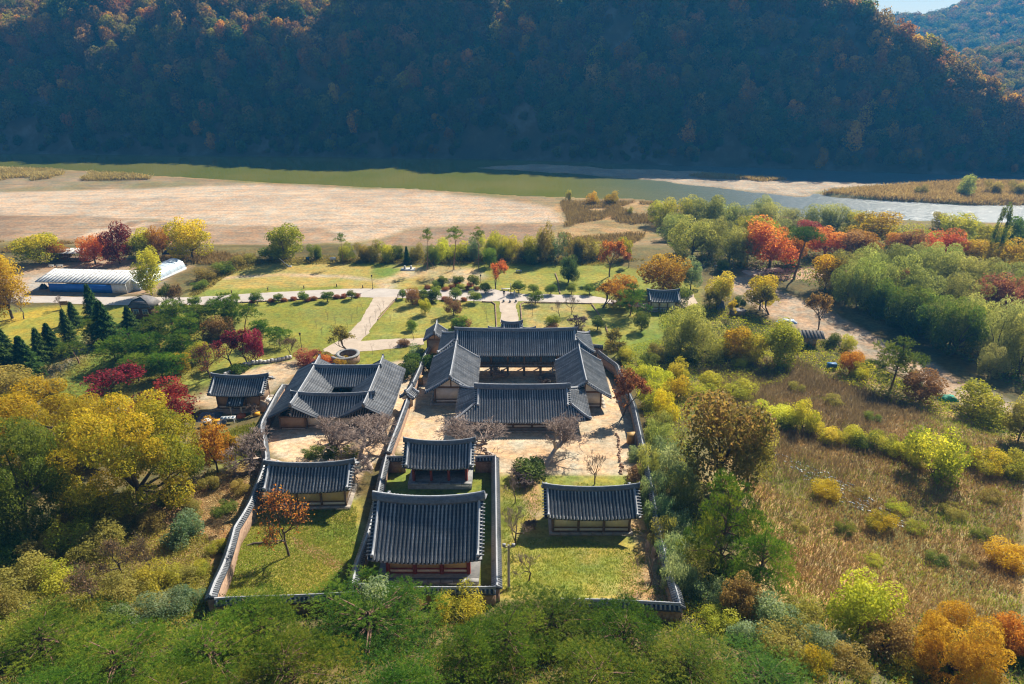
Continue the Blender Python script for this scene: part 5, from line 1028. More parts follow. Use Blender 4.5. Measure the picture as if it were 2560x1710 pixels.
T(1843, 1545, 1453, 92, 'broad', 'rust', 'small rust tree below the green pine at the lower right')
RSCRUB = [(1930, 1600, 1480, 130, 'bluegreen'), (2000, 1600, 1490, 130, 'olive'), (1960, 1680, 1560, 140, 'olive'), (2060, 1660, 1560, 120, 'bluegreen'), (2035, 1705, 1618, 90, 'mixed'), (2120, 1705, 1620, 110, 'olive'), (1880, 1640, 1560, 110, 'bluegreen'), (1800, 1600, 1520, 110, 'yellowgreen'), (2260, 1720, 1640, 100, 'mixed')]
for i, ((a, b, c, w, k), rk) in enumerate(zip(RSCRUB, ranks(RSCRUB, ['upper row', 'lower row'], lambda t: t[4] if len(t) > 4 else ''))):
    T(a, b, c, w, 'bush', k, {'bluegreen': 'pale blue-green', 'olive': 'olive', 'mixed': 'green and gold', 'yellowgreen': 'yellow-green'}[k] + ' bush in the lower right scrub, ' + rk, 'shrub', 'shrub', 'bushes of the lower right scrub ' + k)
# grove between the fields and the river
T(1923, 670, 553, 132, 'broad', 'redorange', 'large red-orange tree where the dirt road meets the grove', var=2); T(1985, 697, 570, 96, 'umbrella', 'dark', 'umbrella-shaped pine with a curved bare trunk', name='pine_tree', rot=.1); T(2475, 668, 518, 34, 'poplar', 'green', 'tall narrow poplar at the right')
for a, b, c, w, k, l in [(2060, 642, 574, 96, 'redorange', 'orange-red tree right of the umbrella pine'), (2112, 642, 578, 86, 'rust', 'rust tree between the orange-red and gold trees'), (2022, 605, 562, 76, 'wine', 'wine-red tree behind the umbrella pine'), (2152, 637, 584, 86, 'orange', 'orange-brown tree left of the widest golden tree'), (2182, 613, 560, 118, 'yellow', 'widest golden tree in the grove'), (2242, 628, 593, 66, 'orange', 'low orange tree right of the widest golden tree'), (2272, 652, 580, 66, 'rust', 'rust tree left of the red-topped tree'), (2342, 655, 578, 108, 'redorange', 'red-topped orange tree in the middle of the grove'),
        (2422, 664, 597, 98, 'yellow', 'rounded golden tree left of the poplar'), (2392, 604, 543, 96, 'yellowgreen', 'yellow-green tree by the river left of the poplar'), (2472, 628, 563, 76, 'lime', 'lime tree directly behind the poplar'), (2512, 694, 608, 108, 'yellow', 'golden tree right of the poplar'), (2345, 572, 532, 42, 'olive', 'small tree standing alone at the water edge'), (2542, 622, 548, 66, 'green', 'green tree at the right edge by the river'), (2062, 724, 638, 76, 'yellow', 'orange-yellow tree in front of the umbrella pine'), (2250, 722, 666, 70, 'rust', 'rust tree rising among the willows'), (2165, 765, 690, 46, 'rust', 'thin pale orange tree among the willow trunks'),
        (2462, 775, 688, 96, 'reddish', 'red-brown trees right of the willows, left one'), (2522, 795, 698, 96, 'reddish', 'red-brown trees right of the willows, middle one'), (2555, 810, 720, 76, 'reddish', 'red-brown trees right of the willows, right one'), (1975, 660, 585, 70, 'orange', 'orange tree behind the trunk of the umbrella pine')]:
    T(a, b, c, w, 'broad', k, l)
BANK = [(1650, 562, 503, 66, 'lime'), (1690, 567, 498, 86, 'yellowgreen'), (1740, 562, 496, 86, 'willow'), (1764, 574, 493, 96, 'willow'), (1802, 572, 503, 86, 'willow'), (1850, 574, 513, 86, 'willowpale'), (1905, 562, 493, 66, 'willowpale'), (1932, 577, 510, 86, 'willowpale'), (1982, 567, 523, 66, 'willowpale'), (2046, 572, 510, 86, 'willowpale'), (2092, 577, 515, 86, 'willowpale'), (2140, 585, 530, 70, 'yellowgreen'), (1730, 642, 543, 124, 'willow'), (1690, 602, 538, 84, 'willow'), (1772, 642, 553, 94, 'willow'), (1822, 657, 573, 96, 'willow'), (1852, 662, 580, 84, 'willow'), (1900, 602, 543, 96, 'yellowgreen'), (1860, 600, 540, 80, 'yellowgreen'), (1800, 610, 550, 80, 'willow')]
for i, ((a, b, c, w, k), rk) in enumerate(zip(BANK, ranks(BANK, ['back row', 'front row'], lambda t: t[4] if len(t) > 4 else ''))):
    T(a, b, c, w, 'willow', k, {'lime': 'yellow', 'yellowgreen': 'yellow-green', 'willow': 'grey-green', 'willowpale': 'pale thin'}[k] + ' willow on the river bank, ' + rk, group='bank willows ' + k)
GROVE = [(2102, 722, 628, 96, 'willow'), (2152, 717, 618, 96, 'willow'), (2202, 702, 613, 96, 'willow'), (2262, 702, 618, 106, 'willow'), (2322, 722, 623, 116, 'willow'), (2382, 732, 638, 116, 'willow'), (2442, 742, 648, 116, 'willow'), (2502, 747, 663, 116, 'willow'), (2232, 772, 648, 116, 'willow'), (2302, 792, 678, 126, 'willow'), (2402, 792, 688, 126, 'willow'), (2112, 762, 658, 86, 'willow'), (2162, 777, 648, 86, 'willow'), (2312, 846, 733, 126, 'green'), (2262, 822, 728, 116, 'green'), (2372, 872, 743, 126, 'willow'), (2432, 862, 748, 116, 'willow'), (2222, 806, 703, 116, 'green'), (2292, 838, 728, 126, 'green'), (2382, 886, 748, 116, 'green'), (2482, 902, 753, 116, 'willowpale'), (2545, 935, 798, 110, 'willow'), (2185, 790, 700, 80, 'green'), (2140, 768, 680, 70, 'willow'), (2560, 880, 760, 100, 'willow'), (2545, 770, 680, 90, 'willow'), (2350, 690, 610, 90, 'willow'), (2290, 670, 610, 80, 'willow')]
for i, ((a, b, c, w, k), rk) in enumerate(zip(GROVE, ranks(GROVE, ['back row', 'rear middle row', 'front middle row', 'front row'], lambda t: t[4] if len(t) > 4 else ''))):
    T(a, b, c, w, 'willow', k, {'green': 'dark green', 'willow': 'grey-green', 'willowpale': 'pale grey-green'}[k] + ' willow in the dense grove, ' + rk, group='grove willows ' + k)
T(2470, 942, 863, 66, 'willow', 'willowpale', 'small pale willow in front of the dense grove')
# island and sand spit
for a, b, c, w, k, l in [(2410, 492, 440, 56, 'willow', 'largest bush on the grassy river island'), (2475, 488, 452, 48, 'olive', 'second bush on the grassy river island'), (2535, 490, 455, 50, 'olive', 'third bush on the grassy river island'), (1480, 515, 480, 32, 'yellow', 'yellow bush at the tip of the beach, left of two'), (1528, 514, 480, 42, 'yellow', 'yellow bush at the tip of the beach, right of two'), (1574, 540, 518, 16, 'olive', 'small bush alone in the tan reeds'), (1420, 503, 476, 18, 'olive', 'small bush at the water edge of the beach'), (2300, 490, 462, 40, 'olive', 'low bush in the middle of the river island')]:
    T(a, b, c, w, 'bush', k, l, 'shrub', 'shrub')
# ------------------------------------------------------------------ small buildings and objects
M['whitesheet'] = surf('weathered_white_sheet', (.26, .25, .235), (.66, .65, .62), 1.3, .6, .2, 8, c=(.64, .63, .60), rand=.03, coord='World')
M['bluesheet'] = surf('blue_sheet', (.02, .13, .50), (.035, .19, .64), .8, .5, .1, 5)
M['white'] = surf('white_paint', (.62, .62, .60), (.76, .76, .74), 1.5, .6, .1, 6)
M['silver'] = surf('silver_film', (.40, .50, .58), (.62, .70, .76), .7, .28, .25, 3, spec=.8)
M['darkblue'] = surf('dark_blue_sheet', (.012, .022, .05), (.025, .045, .10), 1.5, .5, .3, 4)
M['black'] = surf('black_metal', (.02, .02, .022), (.04, .04, .042), 3, .5, .1, 8)
M['greytarp'] = surf('grey_tarpaulin', (.06, .065, .075), (.16, .17, .19), 1.5, .6, .5, 4)
M['bluetarp'] = surf('blue_tarpaulin', (.10, .22, .42), (.55, .62, .70), 1.1, .5, .5, 3)
M['greentable'] = surf('green_paint', (.05, .22, .13), (.09, .32, .20), 2, .5, .1, 6)
M['brick'] = surf('brown_brick', (.11, .045, .03), (.19, .08, .05), 3, .85, .3, 9)
M['slate'] = surf('slate_roof', (.13, .12, .115), (.24, .22, .21), 2.5, .7, .4, 8)
M['glass'] = surf('window_glass', (.06, .09, .12), (.14, .2, .24), .8, .12, 0, spec=.8)
M['paleston'] = surf('pale_granite', (.46, .44, .41), (.62, .60, .56), 3, .8, .3, 9)
M['yellowbox'] = surf('ochre_painted_wood', (.40, .22, .05), (.52, .31, .09), 2, .6, .15, 8)
M['orangebox'] = surf('orange_plastic', (.62, .28, .01), (.75, .38, .02), 2, .5, .1, 8)
M['redthing'] = surf('orange_red_cloth', (.45, .10, .03), (.6, .16, .05), 2, .8, .3, 6)
M['card'] = surf('cardboard', (.46, .33, .22), (.6, .47, .34), 2, .8, .2, 6)
M['net'] = surf('green_netting', (.02, .20, .13), (.05, .34, .24), 3, .7, .6, 9)
M['bluebox'] = surf('blue_painted_box', (.03, .11, .25), (.06, .18, .34), 2, .5, .2, 6)
M['rusty'] = surf('rusty_sheet', (.07, .065, .07), (.2, .18, .17), 1.6, .6, .4, 6, c=(.13, .11, .10), rand=.25)
M['skin'] = surf('skin', (.42, .26, .19), (.5, .33, .25), 6, .6, 0); M['hair'] = surf('hair', (.015, .012, .011), (.03, .025, .022), 8, .6, .2, 40)
M['jacketdark'] = surf('dark_jacket', (.018, .018, .022), (.04, .04, .048), 5, .8, .2, 20); M['trouserlight'] = surf('light_trousers', (.42, .40, .40), (.55, .53, .52), 5, .8, .2, 20); M['clothblue'] = surf('blue_workwear', (.03, .07, .28), (.05, .12, .38), 5, .8, .2, 20); M['clothpale'] = surf('pale_blue_clothes', (.32, .38, .44), (.46, .52, .57), 5, .8, .2, 20)
def V3(p): return np.array(p, float)
# white-roofed shed with blue wall
A, B, C_ = V3(G(126, 729)), V3(G(319, 734)), V3(G(343, 718))
u = A - B; w = np.hypot(u[0], u[1]); ang = math.atan2(-u[1], -u[0]); dep = 6.4
t = thing('long_shed', 'long shed with white sheet roof and blue front wall by the road', 'shed', (A[0], A[1], .05), ang)
ze = zat(712, B[1]) + .3; zb_ = ze + .9
n = 24; ww = (w + 3.2) / n
b = MB(); b.add([(0, -.25, -.03), (ww - .005, -.25, -.03), (ww - .005, dep + .4, zb_ - ze), (0, dep + .4, zb_ - ze), (0, -.25, .02), (ww - .005, -.25, .02), (ww - .005, dep + .4, zb_ - ze + .05), (0, dep + .4, zb_ - ze + .05)], [[0, 3, 2, 1], [4, 5, 6, 7], [0, 1, 5, 4], [1, 2, 6, 5], [2, 3, 7, 6], [3, 0, 4, 7]]); sm = b.mesh('roof_sheet', M['whitesheet'])
rp = MB(); rp.box((w / 2 - 1.4, -.23, ze - .12), (w + 3, .1, .14)); rp.box((w / 2 - 1.4, dep, zb_ - .12), (w + 3, .1, .14)); rb = rp.build('roof_frame', M['woodgrey'], t)
for i in range(n): link('roof_sheet', sm, rb, (-3.0 + ww * i, 0, ze + .004 * (i % 2)))
bw = w * .81
b = MB(); b.box((bw / 2, 0, (ze - .45) / 2), (bw, .08, ze - .45)); b.build('blue_wall', M['bluesheet'], t); b = MB(); b.box((bw + (w - bw) / 2, .04, ze / 2 - .08), (w - bw - .02, .1, ze - .16)); b.build('front_panel', M['white'], t)
b = MB(); b.add([(w, .1, 0), (w, dep, 0), (w, dep, zb_ - .15), (w, .1, ze - .1), (w - .1, .1, 0), (w - .1, dep, 0), (w - .1, dep, zb_ - .15), (w - .1, .1, ze - .1)], [[0, 1, 2, 3], [7, 6, 5, 4], [0, 3, 7, 4], [1, 5, 6, 2]]); b.build('end_wall', M['white'], t); b = MB(); b.box((w + .03, dep - .9, 1.0), (.05, .9, 2.0)); b.build('door', M['silver'], t); b = MB(); b.box((w / 2, dep, zb_ / 2 - .15), (w, .1, zb_ - .3)); b.build('back_wall', M['clay'], t)
for i in range(9): b = MB(); b.tube([(bw * i / 8, .12, 0), (bw * i / 8, .12, ze - .05)], .05, 6); b.build('post', M['woodgrey'], t)
# film tunnel
A, B = V3(G(352, 727)), V3(G(466, 673)); u = (B - A)[:2]; L = np.hypot(*u); t = thing('greenhouse', 'silver barrel-shaped greenhouse tunnel behind the egg-shaped tree', 'greenhouse', (A[0], A[1], 0.0), math.atan2(u[1], u[0]))
th = np.linspace(0, math.pi, 15); pr = np.c_[3.0 - 3.0 * np.cos(th), 2.75 * np.sin(th) ** .8]; V = np.concatenate([np.c_[np.full(15, x), pr] for x in np.linspace(0, L, 20)]); i = (np.arange(19)[:, None] * 15 + np.arange(14)[None, :]).reshape(-1)
fm = MB(); fm.add(V, np.stack([i, i + 1, i + 16, i + 15], -1)); fm.build('film', M['silver'], t, True)
for x in np.linspace(0, L, 13): b = MB(); b.tube(np.c_[np.full(15, x), pr * [1, 1.01]], .035, 5, False); b.build('hoop', M['white'], t)
for x in (0.02, L - .02):
    b = MB(); b.add(np.c_[np.full(15, x), pr * .99], None, [[0, k, k + 1] for k in range(1, 14)]); b.build('end_film', M['silver'], t)
b = MB(); b.box((L / 2, -.06, .3), (L, .08, .6)); b.build('side_skirt', M['white'], t)
# picnic shelter, canopy, tables, benches
A, B = V3(G(123, 657)), V3(G(228, 656)); u = (B - A)[:2]; L = np.hypot(*u); t = thing('picnic_shelter', 'long open picnic shelter with pale flat roof behind the shed', 'shelter', (A[0], A[1], 0), math.atan2(u[1], u[0]))
for i in range(7):
    b = MB(); b.box((L * (i + .5) / 7, 2.2, 2.62 + .01 * (i % 2)), (L / 7 + .05, 5.2, .07)); b.build('roof_panel', M['paleston'], t)
    for y in (.2, 4.2): b = MB(); b.tube([(L * i / 6.2, y, 0), (L * i / 6.2, y, 2.6)], .07, 6); b.build('post', M['wood'], t)
b = MB(); b.box((L / 2, 2.2, .4), (L, 4.2, .12)); b.build('deck', M['wood'], t)
for z in (.75, 1.0): b = MB(); b.box((L / 2, .15, z), (L, .06, .07)); b.build('rail', M['wood'], t)
A, B = V3(G(412, 652)), V3(G(470, 652)); u = (B - A)[:2]; L = np.hypot(*u); t = thing('canopy', 'dark blue sheet canopy on thin posts beside the olive-yellow tree', 'canopy', (A[0], A[1], 0), math.atan2(u[1], u[0]))
b = MB(); b.add([(-.3, -.4, 1.9), (L + .3, -.4, 1.9), (L + .5, 3.2, 2.9), (0, 3.2, 2.9), (-.3, -.4, 1.85), (L + .3, -.4, 1.85), (L + .5, 3.2, 2.85), (0, 3.2, 2.85)], [[0, 1, 2, 3], [7, 6, 5, 4], [0, 4, 5, 1], [1, 5, 6, 2], [2, 6, 7, 3], [3, 7, 4, 0]]); b.build('sheet', M['darkblue'], t)
for x in (0, L * .33, L * .66, L):
    for y, z in ((0, 1.85), (2.9, 2.75)): b = MB(); b.tube([(x, y, 0), (x, y, z)], .05, 6); b.build('post', M['woodgrey'], t)
def table(px, py, label, mat='greentable'):
    p = G(px, py); t = thing('picnic_table', label, 'table', p, .1)
    b = MB(); b.box((0, 0, .74), (1.9, .8, .06)); b.build('table_top', M[mat], t)
    for y in (-.75, .75): b = MB(); b.box((0, y, .44), (1.9, .3, .05)); b.build('seat', M[mat], t)
    for x in (-.7, .7):
        b = MB(); b.tube([(x, -.3, .72), (x, -.75, 0)], .04, 5); b.tube([(x, .3, .72), (x, .75, 0)], .04, 5); b.tube([(x, -.75, .42), (x, .75, .42)], .035, 5); b.build('leg_frame', M[mat], t)
table(283, 653, 'green picnic table under the dark crimson tree'); table(330, 648, 'green picnic table behind the egg-shaped tree')
def bench(px, py, label, mat='paleston', L=1.8, rz=0.0):
    p = G(px, py); t = thing('bench', label, 'bench', p, rz); b = MB(); b.box((0, 0, .43), (L, .5, .1)); b.build('seat', M[mat], t)
    for x in (-L * .36, L * .36): b = MB(); b.box((x, 0, .19), (.22, .4, .38)); b.build('leg', M[mat], t)
bench(128, 667, 'left white stone bench in front of the picnic shelter', L=1.4); bench(149, 667, 'right white stone bench in front of the picnic shelter'); bench(1264, 726, 'grey stone bench beside the road near the orange tree', L=2.2); bench(1752, 667, 'left pale bench by the dirt road at the far right of the garden'); bench(1793, 667, 'right pale bench by the dirt road at the far right of the garden'); bench(1297, 684 - 4, 'low pale stone slab at the far edge of the right lawn', L=1.6)
p = G(163, 772); t = thing('notice_board', 'dark wooden notice board on two posts by the conifers', 'sign', p, .15); b = MB(); b.box((0, 0, 1.35), (1.8, .08, .9)); b.build('board', M['wood'], t)
for x in (-.75, .75): b = MB(); b.tube([(x, 0, 0), (x, 0, 1.85)], .05, 6); b.build('post', M['wood'], t)
# cabin
p = G(358, 806); t = thing('cabin', 'small brown cabin with half-hipped slate roof and two white windows', 'cabin', (p[0], p[1] + 1.9, p[2]), -.06)
b = MB(); b.box((0, 0, 1.75), (4.2, 3.4, 3.5)); b.build('wall', M['brick'], t)
rf_ = MB(); rf_.add([(-2.6, -2.1, 3.3), (2.6, -2.1, 3.3), (2.6, 2.1, 3.3), (-2.6, 2.1, 3.3), (-1.5, -1.5, 4.6), (1.5, -1.5, 4.6), (1.5, 1.5, 4.6), (-1.5, 1.5, 4.6), (0, -.7, 5.2), (0, .9, 5.2)], [[0, 1, 5, 4], [1, 2, 6, 5], [2, 3, 7, 6], [3, 0, 4, 7], [5, 6, 9, 8], [7, 4, 8, 9]], [[4, 5, 8], [6, 7, 9], [0, 2, 1], [0, 3, 2]]); ro_ = rf_.build('roof', M['slate'], t)
for k in range(5): b = MB(); f = k / 5; b.box((0, -2.1 + .6 * f * 1.0 - .02, 3.36 + 1.3 * f), (5.1 - 2.1 * f, .16, .1)); b.build('slate_course', M['slate'], ro_)
for s_ in (-1, 1): b = MB(); b.tube([(s_ * 2.65, -2.15, 3.3), (s_ * 1.5, -1.55, 4.65), (0, -.75, 5.25)], .09, 5); b.build('hip_board', M['black'], ro_)
for x in (-1.0, 1.0):
    b = MB(); b.box((x, -1.72, 2.35), (1.25, .08, 1.15)); wf = b.build('window', M['white'], t)
    for dx in (-.28, .28): b = MB(); b.box((x + dx, -1.77, 2.35), (.48, .03, .95)); b.build('pane', M['glass'], wf)
def heap(px, py, w, hgt, mat, label, seed, name='tarpaulin', d=None):
    p = G(px, py); rg = np.random.default_rng(seed); n = 14; gx, gy = np.meshgrid(np.linspace(-1, 1, n), np.linspace(-1, 1, n)); r = np.maximum(np.abs(gx), np.abs(gy))
    z = hgt * np.clip(1.15 - r ** 3 * 1.15, 0, 1) * (.75 + .5 * rg.random((n, n))); V = np.c_[(gx * w / 2 + rg.normal(size=(n, n)) * .04 * w).ravel(), (gy * (d or w * .6) / 2).ravel(), z.ravel()]
    i = (np.arange(n - 1)[:, None] * n + np.arange(n - 1)[None, :]).reshape(-1); me = fastmesh(name, V, np.stack([i, i + 1, i + n + 1, i + n], -1), None, M[mat])
    return link(name, me, loc=(p[0], p[1], p[2] - .04), label=label, cat='tarpaulin')
heap(383, 640, 3.0, 1.3, 'greytarp', 'grey tarpaulin heap under the trees left of the blue canopy', 1); heap(110, 722, 1.6, 1.1, 'darkblue', 'dark blue covered bundle at the left end of the shed', 2); heap(404, 776, 2.6, .9, 'bluetarp', 'blue and white tarpaulin beside the cabin', 3)
heap(1966, 806, 4.2, .6, 'bluetarp', 'blue and white tarpaulin spread beside the tilled field', 4, d=1.8); heap(2368, 1000, 3.0, .8, 'net', 'bright green netting heap at the edge of the scrub', 5); heap(1800, 773, 2.0, 1.7, 'greytarp', 'black rounded tank-like bundle beside the dirt road', 6, d=1.8)
p = G(374, 729); t = thing('banner', 'small orange banner on a post beside the egg-shaped tree', 'banner', p); b = MB(); b.tube([(0, 0, 0), (0, 0, 1.6)], .04, 6); b.build('post', M['woodgrey'], t); b = MB(); b.box((0, -.05, 1.0), (.6, .03, 1.1)); b.build('cloth', M['orangebox'], t)
# lamps, bollards, boards
def lamp(px, py, ty, label, mat='black', head=True):
    p = G(px, py); H_ = zat(ty, p[1]) - p[2]; t = thing('lamp_post', label, 'lamp', p); b = MB(); b.tube([(0, 0, 0), (0, 0, .3), (0, 0, .32), (0, 0, H_ - .5)], [.12, .1, .06, .05], 8); b.build('pole', M[mat], t)
    b = MB(); b.lathe([(.0, H_ - .52), (.12, H_ - .5), (.2, H_ - .16), (.24, H_ - .14), (.06, H_), (0, H_ + .06)], 8); b.build('lantern', M[mat], t, True); return t
lamp(932, 723, 687, 'black lamp post at the fork left of the garden'); lamp(1202, 714, 686, 'black lamp post left of the bench'); lamp(755, 876, 832, 'black lamp post at the edge of the big lawn behind the courtyard house')
p = G(1272, 1470); t = thing('lamp_pole', 'tall grey lamp pole right of the shrine wall', 'lamp', p); H_ = zat(1362, p[1]) - p[2]; b = MB(); b.tube([(0, 0, 0), (0, 0, H_)], [.13, .1], 8); b.build('pole', M['woodgrey'], t); b = MB(); b.tube([(-.5, 0, H_ - .25), (.5, 0, H_ - .25)], .05, 6); b.build('crossarm', M['woodgrey'], t)
for x in (-.42, .42): b = MB(); b.box((x, 0, H_ - .05), (.3, .24, .26)); b.build('floodlight', M['greystone'], t)
bl = MB(); bl.lathe([(0, 0), (.13, 0), (.12, .65), (.06, .75), (0, .76)], 8); blm = bl.mesh('bollard', M['wood'], True)
for px, py, l in [(484, 727, 'dark wooden bollard at the left end of the straw lawn'), (579, 732, 'dark wooden bollard second from the left along the road'), (670, 726, 'dark wooden bollard in the middle of the straw lawn edge'), (760, 721, 'dark wooden bollard left of the last one before the lamp'), (842, 717, 'dark wooden bollard last before the lamp post'), (907, 720, 'dark wooden bollard just left of the lamp post'), (995, 743, 'dark wooden bollard at the corner of the branch path')]: link('bollard', blm, loc=G(px, py), label=l, cat='bollard', group='bollards along the road')
bs = MB(); bs.lathe([(0, 0), (.22, 0), (.28, .25), (.2, .5), (0, .55)], 9); bsm = bs.mesh('stone_stool', M['greystone'], True)
for px, py, l in [(1259, 755, 'left'), (1275, 756, 'middle'), (1290, 755, 'right')]: link('stone_stool', bsm, loc=G(px, py), label=f'{l} one of three small stone stools closing the centre path', cat='stool', group='stone stools on the centre path')
p = G(1277, 736); t = thing('signpost', 'wooden post with a white top beside the road', 'sign', p); b = MB(); b.box((0, 0, 1.0), (.2, .2, 2.0)); b.build('post', M['wood'], t); b = MB(); b.box((0, 0, 2.4), (.18, .18, .8), taper=.5); b.build('top', M['white'], t)
p = G(1020, 674); t = thing('monument', 'white stone slab with two small upright stones on the far lawn', 'monument', p); b = MB(); b.box((0, 0, .08), (3.6, 2.2, .24)); b.build('slab', M['paleston'], t)
for x in (-.85, .8): b = MB(); b.box((x, .1, .6), (.5, .4, .85), taper=.85); b.build('stone', M['paleston'], t)
def board(px, py, w, z0, z1, mat, label):
    p = G(px, py); t = thing('sign_board', label, 'sign', p); b = MB(); b.box((0, 0, (z0 + z1) / 2), (w, .08, z1 - z0)); b.build('panel', M[mat], t)
    for x in (-w * .4, w * .4): b = MB(); b.tube([(x, .06, 0), (x, .06, z1)], .04, 6); b.build('post', M['woodgrey'], t)
board(770, 654, .8, .5, 1.3, 'bluebox', 'small blue board at the edge of the beach bushes'); board(833, 656, 1.6, .6, 1.5, 'white', 'white information board by the path to the beach'); board(865, 656, .8, .1, 1.1, 'orangebox', 'small yellow stand under the thin pine'); board(835, 922, .6, .2, 1.1, 'bluebox', 'small information board with blue top in front of the round enclosure')
p = G(724, 667); t = thing('tree_prop', 'white slanting pole propping the crooked thin tree', 'prop', p); b = MB(); b.tube([(0, 0, 0), (-2.4, 0, 2.3)], .08, 6); b.build('pole', M['white'], t); b = MB(); b.box((.1, 0, .12), (.9, .6, .24)); b.build('foot', M['paleston'], t)
for bx in (1070, 1135, 1198):
    p = G(bx, 675); t = thing('tree_prop', f'thin wooden props round the {"left" if bx < 1100 else "middle" if bx < 1180 else "right"} tall pine', 'prop', p)
    for a in (0.4, 2.5, 4.6): b = MB(); b.tube([(math.cos(a) * 1.9, math.sin(a) * 1.9, 0), (0, 0, 3.4)], .045, 5); b.build('pole', M['wood'], t)
# round stone enclosure (open-air privy): a wall curling past its own end
p = G(853, 914); t = thing('round_enclosure', 'snail-shaped round stone enclosure with open top', 'enclosure', (p[0] + .9, p[1] + 1.9, p[2])); n = 44; aa = np.linspace(-2.6, 4.6, n); rr = np.interp(aa, [-2.6, -1.2, 4.6], [2.9, 1.95, 1.8]); path = np.c_[rr * np.cos(aa), rr * np.sin(aa), np.zeros(n)]
b = MB(); b.sweep(path, [(-.22, -.3), (.22, -.3), (.2, 1.5), (-.2, 1.5)]); b.build('stone_wall', M['rubble'], t); b = MB(); b.sweep(path + [0, 0, 1.5], [(-.34, 0), (.34, 0), (.3, .12), (0, .24), (-.3, .12)]); b.build('coping', M['greystone'], t)
# curved wall of dressed stones
pts = [V3(G(a, c)) for a, c in [(560, 941), (580, 930), (600, 920), (617, 913), (645, 909), (673, 907), (700, 902), (731, 896)]]; P = np.array(pts); d = np.r_[0, np.cumsum(np.hypot(*np.diff(P[:, :2], axis=0).T))]; t = thing('curved_stone_wall', 'low curved wall of dressed pale stones below the red maples', 'wall', pts[0]); q = 0.0; rg = np.random.default_rng(4)
while q < d[-1] - .4:
    w = rg.uniform(.45, .85); s_ = q + w / 2; x, y = np.interp(s_, d, P[:, 0]), np.interp(s_, d, P[:, 1]); x2, y2 = np.interp(s_ + .3, d, P[:, 0]), np.interp(s_ + .3, d, P[:, 1]); hh = rg.uniform(.55, .8); b = MB(); b.box((0, 0, 0), (w - .04, .45, hh), taper=.93); b.build('stone', M['paleston'], t, loc=(x - pts[0][0], y - pts[0][1], hz(x, y) - pts[0][2] + hh / 2 - .08), rot=math.atan2(y2 - y, x2 - x)); q += w
# kerbs of the lawns beside the centre path (joined: each stone is only a couple of pixels)
def kerb(pts):
    b = MB(); P = np.array([U(a, c, .0)[:2] for a, c in pts]); d = np.r_[0, np.cumsum(np.hypot(*np.diff(P, axis=0).T))]
    for s_ in np.arange(.25, d[-1], .5):
        x, y = np.interp(s_, d, P[:, 0]), np.interp(s_, d, P[:, 1]); x2, y2 = np.interp(s_ + .2, d, P[:, 0]), np.interp(s_ + .2, d, P[:, 1]); b.box((x, y, .07), (.46, .22, .3 + .05 * math.sin(s_ * 9)), math.atan2(y2 - y, x2 - x) if (x2, y2) != (x, y) else 0)
    b.build('kerb', M['rubble'], kind='structure')
kerb([(1205, 755), (1230, 756), (1238, 762), (1241, 812), (1242, 828)]); kerb([(1480, 760), (1400, 758), (1310, 757), (1301, 762), (1305, 812), (1307, 828)]); kerb([(1388, 684), (1394, 700), (1400, 734)]); kerb([(1480, 762), (1496, 785), (1512, 810), (1520, 835)]); kerb([(993, 746), (972, 768), (945, 800)]); kerb([(500, 765), (604, 757), (730, 750), (857, 743)])
# ochre cabinets
for px, py, l in [(1051, 962, 'ochre wooden cabinet between the narrow wall and the left dormitory'), (1576, 1108, 'ochre wooden cabinet by the right compound wall')]:
    p = G(px, py); t = thing('cabinet', l, 'cabinet', p, .1); b = MB(); b.box((0, 0, .75), (.9, .7, 1.5)); b.build('box', M['yellowbox'], t); b = MB(); b.add([(-.52, -.42, 1.5), (.52, -.42, 1.5), (.52, .42, 1.5), (-.52, .42, 1.5), (-.52, 0, 1.8), (.52, 0, 1.8)], [[0, 1, 5, 4], [3, 4, 5, 2]], [[0, 4, 3], [1, 2, 5]]); b.build('lid', M['yellowbox'], t); b = MB(); b.box((0, -.37, .8), (.7, .04, 1.1)); b.build('door', M['yellowbox'], t)
# row of edging stones on the right of the swept yard
t = thing('edging_stones', 'line of small rough stones along the right side of the swept yard', 'stones', G(1544, 1087)); o = V3(G(1544, 1087)); rg = np.random.default_rng(8)
for f in np.linspace(0, 1, 20):
    p = V3(G(1544 + 8 * f + rg.normal() * 2, 1087 + 98 * f)); b = MB(); b.lathe([(0, 0), (.2, .02), (.22, .14), (.1, .26), (0, .27)], 6); b.build('stone', M['rubble'], t, loc=p - o, rot=rg.random() * 6, scale=tuple(rg.uniform(.6, 1.4, 3)))
# clutter by the store building
p = G(572, 1058); t = thing('frame_table', 'white frame table in front of the store building', 'table', p, .1); b = MB(); b.box((0, 0, .95), (2.1, .9, .05)); b.build('top', M['white'], t)
for i in range(4): b = MB(); b.box((-.75 + .5 * i, 0, .985), (.4, .62, .02)); b.build('pane', M['glass'], t)
for x in (-.95, .95):
    for y in (-.38, .38): b = MB(); b.box((x, y, .46), (.08, .08, .92)); b.build('leg', M['white'], t)
p = G(557, 1066); b = MB(); b.lathe([(0, .1), (.5, .1), (.62, .7), (.66, .72), (.6, .66), (.48, .16), (0, .14)], 16); b.build('tub', M['greytarp'], None, True, loc=p, label='grey round tub in front of the white frame table', cat='tub')
p = G(520, 1066); t = thing('tank', 'round grey tank with a flat pale lid by the orange leaves', 'tank', p); b = MB(); b.lathe([(0, 0), (.55, 0), (.55, 1.0), (0, 1.0)], 14); b.build('tank_body', M['greytarp'], t, True); b = MB(); b.lathe([(0, 1.08), (.66, 1.06), (.68, 1.0), (0, 1.0)], 16); b.build('lid', M['paleston'], t, True)
